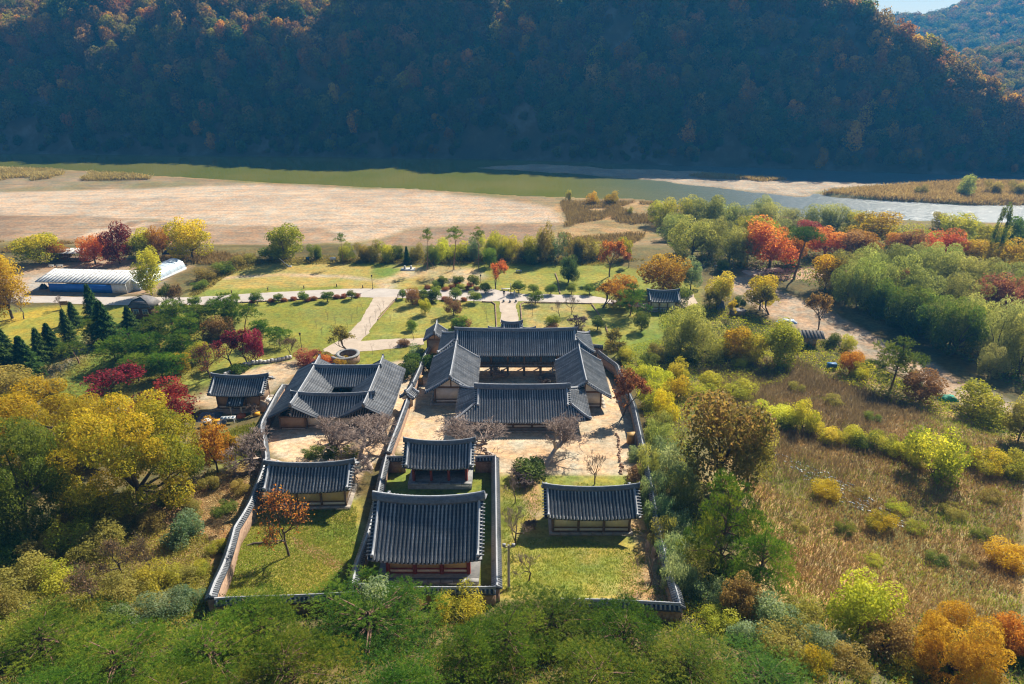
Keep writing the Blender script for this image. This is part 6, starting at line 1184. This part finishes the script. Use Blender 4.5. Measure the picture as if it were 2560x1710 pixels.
def crate(px, py, d, mat, label, rz=.2):
    p = G(px, py); t = thing('crate', label, 'crate', p, rz); b = MB(); w_, l_, h_ = d
    for c, s_ in (((0, -l_ / 2, h_ / 2), (w_, .05, h_)), ((0, l_ / 2, h_ / 2), (w_, .05, h_)), ((-w_ / 2, 0, h_ / 2), (.05, l_ - .06, h_)), ((w_ / 2, 0, h_ / 2), (.05, l_ - .06, h_))): q_ = MB(); q_.box(c, s_); q_.build('side', M[mat], t)
    b.box((0, 0, .05), (w_ - .06, l_ - .06, .06)); b.build('bottom', M[mat], t); b = MB(); b.box((0, 0, h_ + .02), (w_ + .04, l_ + .04, .04)); b.build('lid', M[mat], t)
crate(642, 1040, (.9, .6, .5), 'orangebox', 'orange crate right of the bare bush by the store building'); crate(543, 1058, (1.2, .6, .5), 'orangebox', 'orange crate left of the white frame table', .4); crate(604, 1044, (1.0, .8, .5), 'redthing', 'rust-orange crate between the table and the bare bush', -.2)
p = G(655, 1030); b = MB(); b.add([(-.8, 0, 0), (.8, 0, 0), (.8, .7, 1.5), (-.8, .7, 1.5), (-.8, .06, 0), (.8, .06, 0), (.8, .76, 1.5), (-.8, .76, 1.5)], [[0, 1, 2, 3], [7, 6, 5, 4], [0, 4, 5, 1], [1, 5, 6, 2], [2, 6, 7, 3], [3, 7, 4, 0]]); b.build('board', M['card'], None, loc=p, rot=-.5, label='tan board leaning at the right end of the store building', cat='board')
heap(668, 1010, 1.8, 1.0, 'white', 'pile of white bags and boards at the right end of the store building', 9, 'rubbish_heap')['category'] = 'rubbish'
p = G(535, 1040); heap(520, 1046, 3.4, .35, 'greytarp', 'dark tarpaulin on the ground left of the store building', 10, d=4.0)
# log on the left lawn
p = G(640, 1362); b = MB(); b.tube([(-.9, 0, .1), (-.2, .1, .16), (.5, -.05, .18), (1.0, .05, .12)], [.07, .12, .13, .06], 7); b.build('log', M['bark'], None, True, loc=p, rot=.25, label='short fallen log lying on the left lawn', cat='log')
# old shack and sheds on the right
p = G(2012, 866); t = thing('shack', 'old shack with rusty corrugated roof beside the rust-coloured tree', 'shack', p, -.12); b = MB(); b.box((0, 1.6, 1.05), (4.2, 2.8, 2.1)); b.build('wall', M['clay'], t); b = MB(); b.box((1.0, .18, .9), (.8, .06, 1.8)); b.build('door', M['woodgrey'], t)
for i in range(9):
    b = MB(); x = -2.7 + i * .68; b.add([(x, -.5, 1.95), (x + .65, -.5, 1.95), (x + .65, 1.7, 2.75), (x, 1.7, 2.75), (x, -.5, 1.99), (x + .65, -.5, 1.99), (x + .65, 1.7, 2.79), (x, 1.7, 2.79)], [[3, 2, 1, 0], [4, 5, 6, 7], [0, 1, 5, 4], [1, 2, 6, 5], [3, 0, 4, 7]]); b.build('roof_sheet', M['rusty'], t); b = MB(); b.add([(x, 1.7, 2.78), (x + .65, 1.7, 2.78), (x + .65, 3.5, 2.0), (x, 3.5, 2.0)], [[0, 1, 2, 3]]); b.build('roof_sheet', M['rusty'], t)
p = G(1848, 792); t = thing('low_shed', 'low shed with flat grey roof by the golden tree', 'shed', p, .2); b = MB(); b.box((0, .9, 1.25), (3.4, 2.2, .1)); b.build('roof', M['rusty'], t); b = MB(); b.box((0, 1.0, .6), (2.8, 1.7, 1.2)); b.build('wall', M['clay'], t)
p = G(2078, 922); t = thing('blue_box', 'blue metal box between the yellow bushes at the field edge', 'box', p, -.1); b = MB(); b.box((0, 0, .5), (1.5, .9, 1.0)); b.build('body', M['bluebox'], t); b = MB(); b.box((0, 0, 1.05), (1.6, 1.0, .1)); b.build('lid', M['bluebox'], t)
# plastic mulch left in the field
rg = np.random.default_rng(12); b = MB()
for k in range(9):
    x0_, y0_ = 1905 + k * 22, 1118 + k * 16
    for f in np.arange(0, 1, .045):
        if rg.random() < .45: continue
        p = V3(G(x0_ + 230 * f, y0_ + 96 * f + rg.normal() * 2)); q_ = V3(G(x0_ + 230 * f + 9, y0_ + 96 * f + 4)); dd = q_ - p; b.box((p[0], p[1], p[2] + .1), (rg.uniform(.3, .9), rg.uniform(.08, .22), .08), math.atan2(dd[1], dd[0]) + rg.normal() * .2, .6)
b.build('plastic_mulch', M['silver'], label='torn silver plastic mulch in rows on the right field', cat='plastic mulch', kind='stuff')
# people
def person(px, py, label, top, bottom, rz, bend=0.0, stride=.16, Hh=1.7, z=None):
    p = G(px, py) if z is None else (*U(px, py, z)[:2], z); t = thing('person', label, 'person', p, rz)
    me = bpy.data.meshes.new('skeleton'); by = -bend * .45; bz = -bend * .22
    J = [(0, 0, .95), (0, by * .4, 1.15), (0, by * .8, 1.38 + bz * .5), (0, by, 1.52 + bz), (0, by * 1.15 - .02, 1.62 + bz), (0, by * 1.2 - .03, 1.72 + bz),
         (.1, 0, .9), (.11, -stride, .5), (.11, -stride * .7, .09), (.12, -stride * .7 - .16, .04), (-.1, 0, .9), (-.11, stride * .4, .5), (-.11, stride * 1.2, .1), (-.12, stride * 1.2 - .16, .04),
         (.2, by * .9, 1.42 + bz), (.27, by * .9 + .05, 1.14 + bz * .6), (.27, by - .08, .9 + bz * .4), (.27, by - .12, .82 + bz * .3), (-.2, by * .9, 1.42 + bz), (-.27, by * .9 - .02, 1.14 + bz * .6), (-.26, by - .14, .92 + bz * .4), (-.26, by - .18, .84 + bz * .3)]
    E_ = [(0, 1), (1, 2), (2, 3), (3, 4), (4, 5), (0, 6), (6, 7), (7, 8), (8, 9), (0, 10), (10, 11), (11, 12), (12, 13), (2, 14), (14, 15), (15, 16), (16, 17), (2, 18), (18, 19), (19, 20), (20, 21)]
    me.from_pydata(J, E_, []); o = bpy.data.objects.new('skeleton', me); col.objects.link(o); o.modifiers.new('skin', 'SKIN'); sv = me.skin_vertices[0].data
    rr = [.15, .14, .16, .065, .095, .085, .1, .075, .05, .045, .1, .075, .05, .045, .075, .05, .038, .042, .075, .05, .038, .042]
    for i_, r_ in enumerate(rr): sv[i_].radius = (r_, r_ * (.75 if i_ in (0, 1, 2) else 1)); sv[i_].use_root = i_ == 0
    o.modifiers.new('sub', 'SUBSURF').levels = 1
    ev = o.evaluated_get(bpy.context.evaluated_depsgraph_get()); bm2 = bpy.data.meshes.new_from_object(ev); bpy.data.objects.remove(o)
    bm2.materials.clear(); [bm2.materials.append(M[k]) for k in (bottom, top, 'skin', 'black')]
    for pl in bm2.polygons:
        c = pl.center; hand = abs(c[0]) > .2 and c[2] < .9 + bz * .35; pl.material_index = 3 if c[2] < .08 else (2 if hand or c[2] > 1.5 + bz else (0 if c[2] < .93 and abs(c[0]) < .2 else 1)); pl.use_smooth = True
    s_ = Hh / 1.8; link('body', bm2, t, scale=s_)
    hb_ = MB(); hb_.lathe([(0, .12), (.06, .11), (.1, .06), (.112, -.01), (.1, -.05), (.0, -.05)], 10, (0, by * 1.2 + .0, 1.73 + bz)); hb_.build('hair', M['hair'], t, True, scale=s_)
person(1260, 743, 'person in dark jacket and light trousers standing near the bench', 'jacketdark', 'trouserlight', .3, Hh=1.85); person(1286, 743, 'person in pale blue clothes walking on the road', 'clothpale', 'clothpale', -.4); person(854, 984, 'person in blue workwear bending over in the yard of the courtyard house', 'clothblue', 'clothblue', 1.2, .6, z=3.55)
# ------------------------------------------------------------------ woods on the mountain and far hills: one mass each
def forest(name, label, pts, scl, idx, protos):
    me = bpy.data.meshes.new(name); me.vertices.add(len(pts)); me.vertices.foreach_set('co', np.asarray(pts, np.float32).ravel())
    for nm, tp, dat in (('scl', 'FLOAT_VECTOR', scl), ('rot', 'FLOAT_VECTOR', None), ('idx', 'INT', idx)):
        a = me.attributes.new(nm, tp, 'POINT')
        if nm == 'rot': rr = np.zeros((len(pts), 3), np.float32); rr[:, 2] = np.random.default_rng(1).random(len(pts)) * 6.283; a.data.foreach_set('vector', rr.ravel())
        elif tp == 'INT': a.data.foreach_set('value', np.asarray(dat, np.int32))
        else: a.data.foreach_set('vector', np.asarray(dat, np.float32).ravel())
    o = link(name, me, label=label, cat='forest', kind='stuff')
    g = bpy.data.node_groups.new(name, 'GeometryNodeTree'); g.interface.new_socket('Geometry', in_out='INPUT', socket_type='NodeSocketGeometry'); g.interface.new_socket('Geometry', in_out='OUTPUT', socket_type='NodeSocketGeometry')
    n = g.nodes; l = g.links; gi_ = n.new('NodeGroupInput'); go = n.new('NodeGroupOutput'); ip = n.new('GeometryNodeInstanceOnPoints'); ci = n.new('GeometryNodeCollectionInfo')
    ci.inputs['Collection'].default_value = protos; ci.inputs['Separate Children'].default_value = True; ci.inputs['Reset Children'].default_value = True
    def na(nm, tp):
        a = n.new('GeometryNodeInputNamedAttribute'); a.data_type = tp; a.inputs['Name'].default_value = nm; return [s for s in a.outputs if s.enabled and s.name == 'Attribute'][0]
    ip.inputs['Pick Instance'].default_value = True
    l.new(gi_.outputs[0], ip.inputs['Points']); l.new(ci.outputs[0], ip.inputs['Instance']); l.new(na('idx', 'INT'), ip.inputs['Instance Index']); l.new(na('rot', 'FLOAT_VECTOR'), ip.inputs['Rotation']); l.new(na('scl', 'FLOAT_VECTOR'), ip.inputs['Scale']); l.new(ip.outputs[0], go.inputs[0])
    o.modifiers.new('scatter', 'NODES').node_group = g
    return o
fc = bpy.data.collections.new('forest_prototypes')
FK = ['brown', 'rust', 'olive', 'green', 'rustgreen', 'mixed', 'dark', 'orange']
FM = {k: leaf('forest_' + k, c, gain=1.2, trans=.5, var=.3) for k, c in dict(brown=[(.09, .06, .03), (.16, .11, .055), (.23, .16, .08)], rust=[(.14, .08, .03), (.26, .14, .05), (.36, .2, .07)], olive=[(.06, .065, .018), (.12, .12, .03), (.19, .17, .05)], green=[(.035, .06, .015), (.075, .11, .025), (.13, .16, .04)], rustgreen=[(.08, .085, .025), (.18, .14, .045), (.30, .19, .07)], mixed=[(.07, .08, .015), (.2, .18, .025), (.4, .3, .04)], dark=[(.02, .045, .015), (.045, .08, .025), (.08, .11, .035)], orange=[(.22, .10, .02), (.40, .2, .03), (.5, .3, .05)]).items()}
for i, k in enumerate(FK):
    mb, v, C, Rl = lobecrown(900 + i, 10, 9, 1.0, 1300, .46, 9, .42, ov=.6, sh=.82); tb = 0
    me = finish(mb, v, 'forest_crown'); me.materials.append(FM[k]); ob = bpy.data.objects.new(f'fp{i:02d}', me); fc.objects.link(ob)
rf = np.random.default_rng(77)
n0 = 13500
fx = rf.uniform(-560, 470, n0); fd = rf.uniform(1.5, 125, n0); fy = base_y(fx) + fd; fz = mount(fx, fy)
ok = fz > -4.5
rock = sstep(.10, .2, fbm(fx * .6, fz * 2.2 + 40, 34, 4)) * (fz < 70); ok &= rf.random(n0) > rock * .8
fx, fy, fz = fx[ok], fy[ok], fz[ok]
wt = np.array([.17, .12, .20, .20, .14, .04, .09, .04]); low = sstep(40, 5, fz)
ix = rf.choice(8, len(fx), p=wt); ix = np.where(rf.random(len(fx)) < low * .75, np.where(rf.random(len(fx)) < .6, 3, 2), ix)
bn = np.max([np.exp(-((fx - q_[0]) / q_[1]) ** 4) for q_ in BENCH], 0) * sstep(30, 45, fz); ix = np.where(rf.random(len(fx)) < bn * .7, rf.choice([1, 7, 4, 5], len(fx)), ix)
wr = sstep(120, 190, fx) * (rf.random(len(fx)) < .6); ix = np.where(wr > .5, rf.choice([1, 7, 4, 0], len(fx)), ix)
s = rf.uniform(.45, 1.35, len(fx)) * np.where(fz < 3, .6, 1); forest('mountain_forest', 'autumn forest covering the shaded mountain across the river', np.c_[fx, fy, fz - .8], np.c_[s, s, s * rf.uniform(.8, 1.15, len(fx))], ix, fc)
n1 = 5200; fx = rf.uniform(280, 980, n1); fy = rf.uniform(440, 760, n1); fz = hill_mid(fx, fy); k = fz > 0; s = rf.uniform(.7, 1.2, n1)
forest('hill_forest', 'autumn forest on the nearer hill at the far right', np.c_[fx, fy, fz - .8][k], np.c_[s, s, s][k], rf.choice(8, n1, p=wt)[k], fc)
n2 = 9000; fx = rf.uniform(300, 1400, n2); fy = rf.uniform(820, 1180, n2); fz = hill_back(fx, fy); k = fz > 4; s = rf.uniform(1.0, 1.7, n2)
forest('distant_forest', 'wooded distant hill on the skyline at the upper right', np.c_[fx, fy, fz - .8][k], np.c_[s, s, s][k], rf.choice(8, n2, p=np.array([.15, .08, .2, .3, .04, .03, .17, .03]))[k], fc)

# ------------------------------------------------------------------ grass, reeds, weeds and litter (nobody could count them)
def inpoly(pts, n, seed, z=None, world=False):
    poly = np.array(pts if world else [G(a, b)[:2] if z is None else U(a, b, z)[:2] for a, b in pts]); rg = np.random.default_rng(seed); out = np.zeros((0, 2))
    lo, hi = poly.min(0), poly.max(0)
    while len(out) < n:
        p = rg.uniform(lo, hi, (n * 2, 2)); out = np.concatenate([out, p[sdist(poly, p[:, 0], p[:, 1]) < 0]])
    return out[:n]
def blades(name, label, P, hgt, wid, mat, seed, per=3, lean=.45, cat='grass', patch=None):
    rg = np.random.default_rng(seed)
    if patch is not None:
        f = fbm(P[:, 0] + seed * 13, P[:, 1], patch[0], 3); P = P[f > patch[1]]
    P = np.repeat(P, per, 0); n = len(P); P = P + rg.normal(size=(n, 2)) * .12; z = h(P[:, 0], P[:, 1]); B = np.c_[P, z]
    a = rg.random(n) * 6.283; sd = np.c_[np.cos(a), np.sin(a), np.zeros(n)] * wid * rg.uniform(.6, 1.4, (n, 1)); H_ = hgt * rg.uniform(.5, 1.3, (n, 1))
    top = B + np.c_[rg.normal(size=(n, 2)) * lean, np.ones(n)] * H_; V = np.stack([B - sd * .6 - [0, 0, .05], B + sd * .6 - [0, 0, .05], top + sd * .7, top - sd * .7], 1).reshape(-1, 3)
    tone = np.clip(.5 * rg.random(n) + .5 * (fbm(P[:, 0], P[:, 1], 6, 3) + .5), 0, 1)
    me = fastmesh(name, V, np.arange(n * 4).reshape(-1, 4), None, mat, False, np.repeat(tone, 4)); return link(name, me, label=label, cat=cat, kind='stuff')
K['dry'] = leaf('dry_grass', [(.22, .15, .065), (.33, .235, .10), (.43, .33, .16)], trans=.35, gain=1.05); K['weed'] = leaf('purple_brown_weeds', [(.14, .10, .065), (.22, .16, .105), (.32, .25, .16)], trans=.3, gain=1.1); K['grass'] = leaf('green_grass', [(.10, .14, .02), (.20, .235, .035), (.33, .30, .06)], trans=.4); K['reed'] = leaf('reeds', [(.20, .16, .06), (.33, .25, .10), (.42, .36, .17)], trans=.4); K['litter'] = leaf('fallen_leaves', [(.28, .14, .05), (.42, .25, .11), (.5, .36, .2)], trans=.2)
FIELD = [(1740, 930), (1980, 895), (2230, 1000), (2560, 1110), (2560, 1600), (2330, 1620), (2100, 1600), (1950, 1480), (1870, 1320), (1860, 1190), (1900, 1080)]
fp = inpoly(FIELD, 50000, 1); nf = rf.random(len(fp)) * .34 - .17
kA = fbm(fp[:, 0] + 5, fp[:, 1], 16, 3) + .012 * (fp[:, 1] - 78) + nf; kB = fbm(fp[:, 0] - 60, fp[:, 1] + 9, 9, 3) + nf
wd = kA > .10; gr = (~wd) & (kB > -.02)
blades('dry_grass', 'tawny dry grass covering the fields right of the compound', fp[~wd & ~gr], .45, .035, K['dry'], 1, per=2)
blades('weeds', 'purple-brown withered weeds in the upper part of the right fields', fp[wd], .8, .03, K['weed'], 3, per=2, lean=.25, cat='weeds')
blades('grass', 'green weeds growing in patches of the right fields', fp[gr], .35, .04, K['grass'], 5, per=2)
# faint planting rows across the slope
r0, r1 = np.array(G(1905, 1118)[:2]), np.array(G(2135, 1214)[:2]); rd = unit(r1 - r0); rn = np.array([-rd[1], rd[0]]); rows = []
for k in range(-14, 26):
    for s_ in np.arange(-20, 46, .55): rows.append(r0 + rd * s_ + rn * k * 1.25 * -1 + np.random.default_rng(abs(k * 1000 + int(s_ * 10))).normal(size=2) * .12)
rows = np.array(rows); fpoly = np.array([G(a_, b_)[:2] for a_, b_ in FIELD]); rows = rows[sdist(fpoly, rows[:, 0], rows[:, 1]) < -1]
blades('crop_rows', 'faint green planting rows across the right fields', rows, .45, .04, K['grass'], 15, per=4, lean=.3, cat='crop rows', patch=(14, -.12))
blades('reeds', 'tan reeds at the end of the beach', inpoly([(1400, 505), (1640, 505), (1660, 560), (1600, 600), (1500, 640), (1420, 640), (1330, 612), (1400, 580), (1420, 555)], 16000, 6), 1.1, .09, K['dry'], 6, per=2, cat='reeds', patch=(16, -.1))
blades('reeds', 'green and straw reeds on the spit at the upper left', inpoly([(0, 424), (130, 428), (260, 436), (420, 448), (300, 452), (150, 452), (0, 455)], 6000, 7, -4.8), 1.6, .14, K['reed'], 7, per=2, cat='reeds', patch=(22, .03))
blades('reeds', 'reeds covering the river island', inpoly([(2050, 484), (2230, 468), (2440, 456), (2600, 462), (2600, 512), (2430, 510), (2200, 498)], 13000, 8, -5.5), 1.5, .12, K['reed'], 8, per=2, cat='reeds')
blades('reeds', 'thin reed strips on the sandbar in the river', np.concatenate([inpoly([(1720, 440), (1760, 436), (1830, 440), (1900, 448), (1840, 449), (1760, 446)], 1300, 81, -5.8), inpoly([(1840, 446), (1900, 444), (1970, 450), (1900, 454)], 700, 82, -5.8), inpoly([(2230, 452), (2290, 448), (2330, 454), (2270, 458)], 800, 83, -5.8)]), 1.2, .12, K['reed'], 9, per=2, cat='reeds')
blades('reeds', 'straw reeds along the foot of the beach at the left', inpoly([(0, 604), (200, 610), (480, 628), (640, 640), (600, 668), (480, 660), (200, 640), (0, 640)], 12000, 10), .9, .07, K['dry'], 10, per=2, cat='reeds', patch=(12, -.05))
blades('grass', 'grass of the lawn in front of the left hall', inpoly([(668, 1275), (890, 1265), (890, 1440), (860, 1490), (545, 1490), (610, 1330)], 18000, 11), .13, .03, K['grass'], 11, per=2)
blades('grass', 'grass of the lawns round the right hall', inpoly([(1256, 1195), (1620, 1195), (1640, 1290), (1680, 1490), (1256, 1490)], 19000, 12), .12, .03, K['grass'], 12, per=2, patch=(5, -.08))
blades('grass', 'grass and weeds on the slopes left of the outer wall', inpoly([(380, 1100), (640, 1060), (640, 1200), (560, 1350), (500, 1480), (0, 1600), (0, 1400)], 18000, 13), .4, .05, K['grass'], 13, patch=(6, -.03))
blades('grass', 'rough grass under the foreground pines', inpoly([(-60, 22), (60, 22), (60, 44), (-60, 44)], 9000, 14, world=True), .5, .05, K['grass'], 14)
def cover(name, label, P, hgt, size, mat, seed, patch=5.0, asp=.5):
    """low tangled growth: leaves filling an uneven height over the ground"""
    rg = np.random.default_rng(seed); n = len(P); hh = hgt * np.clip(.55 + 1.6 * fbm(P[:, 0] + seed, P[:, 1], patch, 4), .08, 1.3); z = h(P[:, 0], P[:, 1]) + hh * np.sqrt(rg.random(n))
    V, Q = leafquads(np.c_[P, z], unit(rg.normal(size=(n, 3)) * .8 + [0, 0, .7]), size, rg, asp)
    tone = np.clip(.5 * rg.random(n) + .6 * (fbm(P[:, 0] - seed, P[:, 1], patch * 1.7, 3) + .42), 0, 1)
    link(name, fastmesh(name, V, Q, None, mat, False, np.repeat(tone, 4)), label=label, cat='undergrowth', kind='stuff')
cover('undergrowth', 'tangled green and yellow undergrowth right of the compound', inpoly([(1540, 880), (1640, 850), (1800, 850), (2000, 900), (1960, 960), (1760, 1000), (1720, 1080), (1760, 1240), (1800, 1420), (1860, 1560), (1740, 1600), (1680, 1420), (1640, 1200), (1600, 1000)], 34000, 31), 1.3, .12, K['yellowgreen'], 31)
cover('undergrowth', 'dark undergrowth on the floor of the willow grove', inpoly([(1640, 560), (2000, 570), (2560, 580), (2560, 990), (2460, 925), (2290, 840), (2140, 765), (2040, 720), (1900, 680), (1700, 660)], 30000, 32), 1.2, .24, K['green'], 32, 9)
cover('undergrowth', 'yellowish scrub along the river edge at the right', inpoly([(1900, 560), (2560, 566), (2560, 640), (2200, 600), (1950, 600)], 16000, 33), 1.8, .24, K['yellowgreen'], 33, 8)
cover('undergrowth', 'brown and green undergrowth on the slope at the lower left', inpoly([(0, 1330), (380, 1300), (520, 1340), (540, 1500), (420, 1620), (0, 1640)], 36000, 34), 1.1, .1, K['olive'], 34, 4)
cover('undergrowth', 'undergrowth along the ditch behind the garden and the beach', inpoly([(470, 740), (520, 690), (600, 655), (900, 640), (1500, 642), (1620, 650), (1500, 664), (1050, 662), (860, 660), (660, 662), (570, 690), (500, 738)], 20000, 35), 1.0, .18, K['olive'], 35, 6)
cover('undergrowth', 'scrub between the tilled strip and the long field', inpoly([(1640, 765), (1800, 765), (1900, 792), (2052, 856), (2158, 902), (2290, 968), (2400, 1018), (2560, 1056), (2560, 1110), (2240, 1015), (2100, 960), (1960, 900), (1780, 850), (1660, 830)], 22000, 36), 1.2, .15, K['mixed'], 36, 5)
cover('undergrowth', 'dark undergrowth below the foreground pines', inpoly([(-50, 24), (50, 24), (50, 45), (16, 45), (-28, 45), (-50, 45)], 26000, 37, world=True), 1.4, .12, K['dark'], 37, 4)
cover('undergrowth', 'low green and brown growth in the pine grove at the left', inpoly([(60, 950), (200, 860), (330, 800), (540, 790), (600, 830), (560, 900), (420, 980), (150, 1000)], 16000, 38), .5, .15, K['olive'], 38, 5)
def litter(name, label, P, seed, size=.07):
    rg = np.random.default_rng(seed); n = len(P); C = np.c_[P, h(P[:, 0], P[:, 1]) + .05]; V, Q = leafquads(C, unit(rg.normal(size=(n, 3)) * .4 + [0, 0, 1]), size, rg, .7)
    link(name, fastmesh(name, V, Q, None, K['litter'], False, np.repeat(rg.random(n), 4)), label=label, cat='leaves', kind='stuff')
litter('fallen_leaves', 'fallen leaves scattered on the left lawn under the persimmon tree', np.concatenate([inpoly([(668, 1290), (890, 1270), (890, 1440), (860, 1490), (545, 1490), (610, 1340)], 2600, 21), inpoly([(730, 1340), (800, 1370), (900, 1430), (860, 1440), (740, 1370)], 1800, 22)]), 21, .05)
litter('fallen_leaves', 'brown leaf litter on the slope left of the outer wall', inpoly([(360, 1240), (560, 1180), (640, 1130), (640, 1220), (560, 1360), (500, 1440), (380, 1400)], 6500, 23), 23, .08)
litter('fallen_leaves', 'fallen leaves in the right corner of the compound', inpoly([(1560, 1400), (1650, 1300), (1690, 1500), (1540, 1500)], 2200, 24), 24, .06)

# ------------------------------------------------------------------ hazy air over the valley
hm = bpy.data.materials.new('haze'); hm.use_nodes = True; hn = hm.node_tree.nodes; hn.remove(hn['Principled BSDF'])
pv = hn.new('ShaderNodeVolumePrincipled'); pv.inputs['Color'].default_value = (.06, .44, 1.0, 1); pv.inputs['Density'].default_value = .00028; pv.inputs['Anisotropy'].default_value = .2
hm.node_tree.links.new(pv.outputs['Volume'], hn['Material Output'].inputs['Volume'])
mb = MB(); mb.box((0, 950, 150), (9000, 2300, 324)); mb.build('haze', hm, kind='stuff')
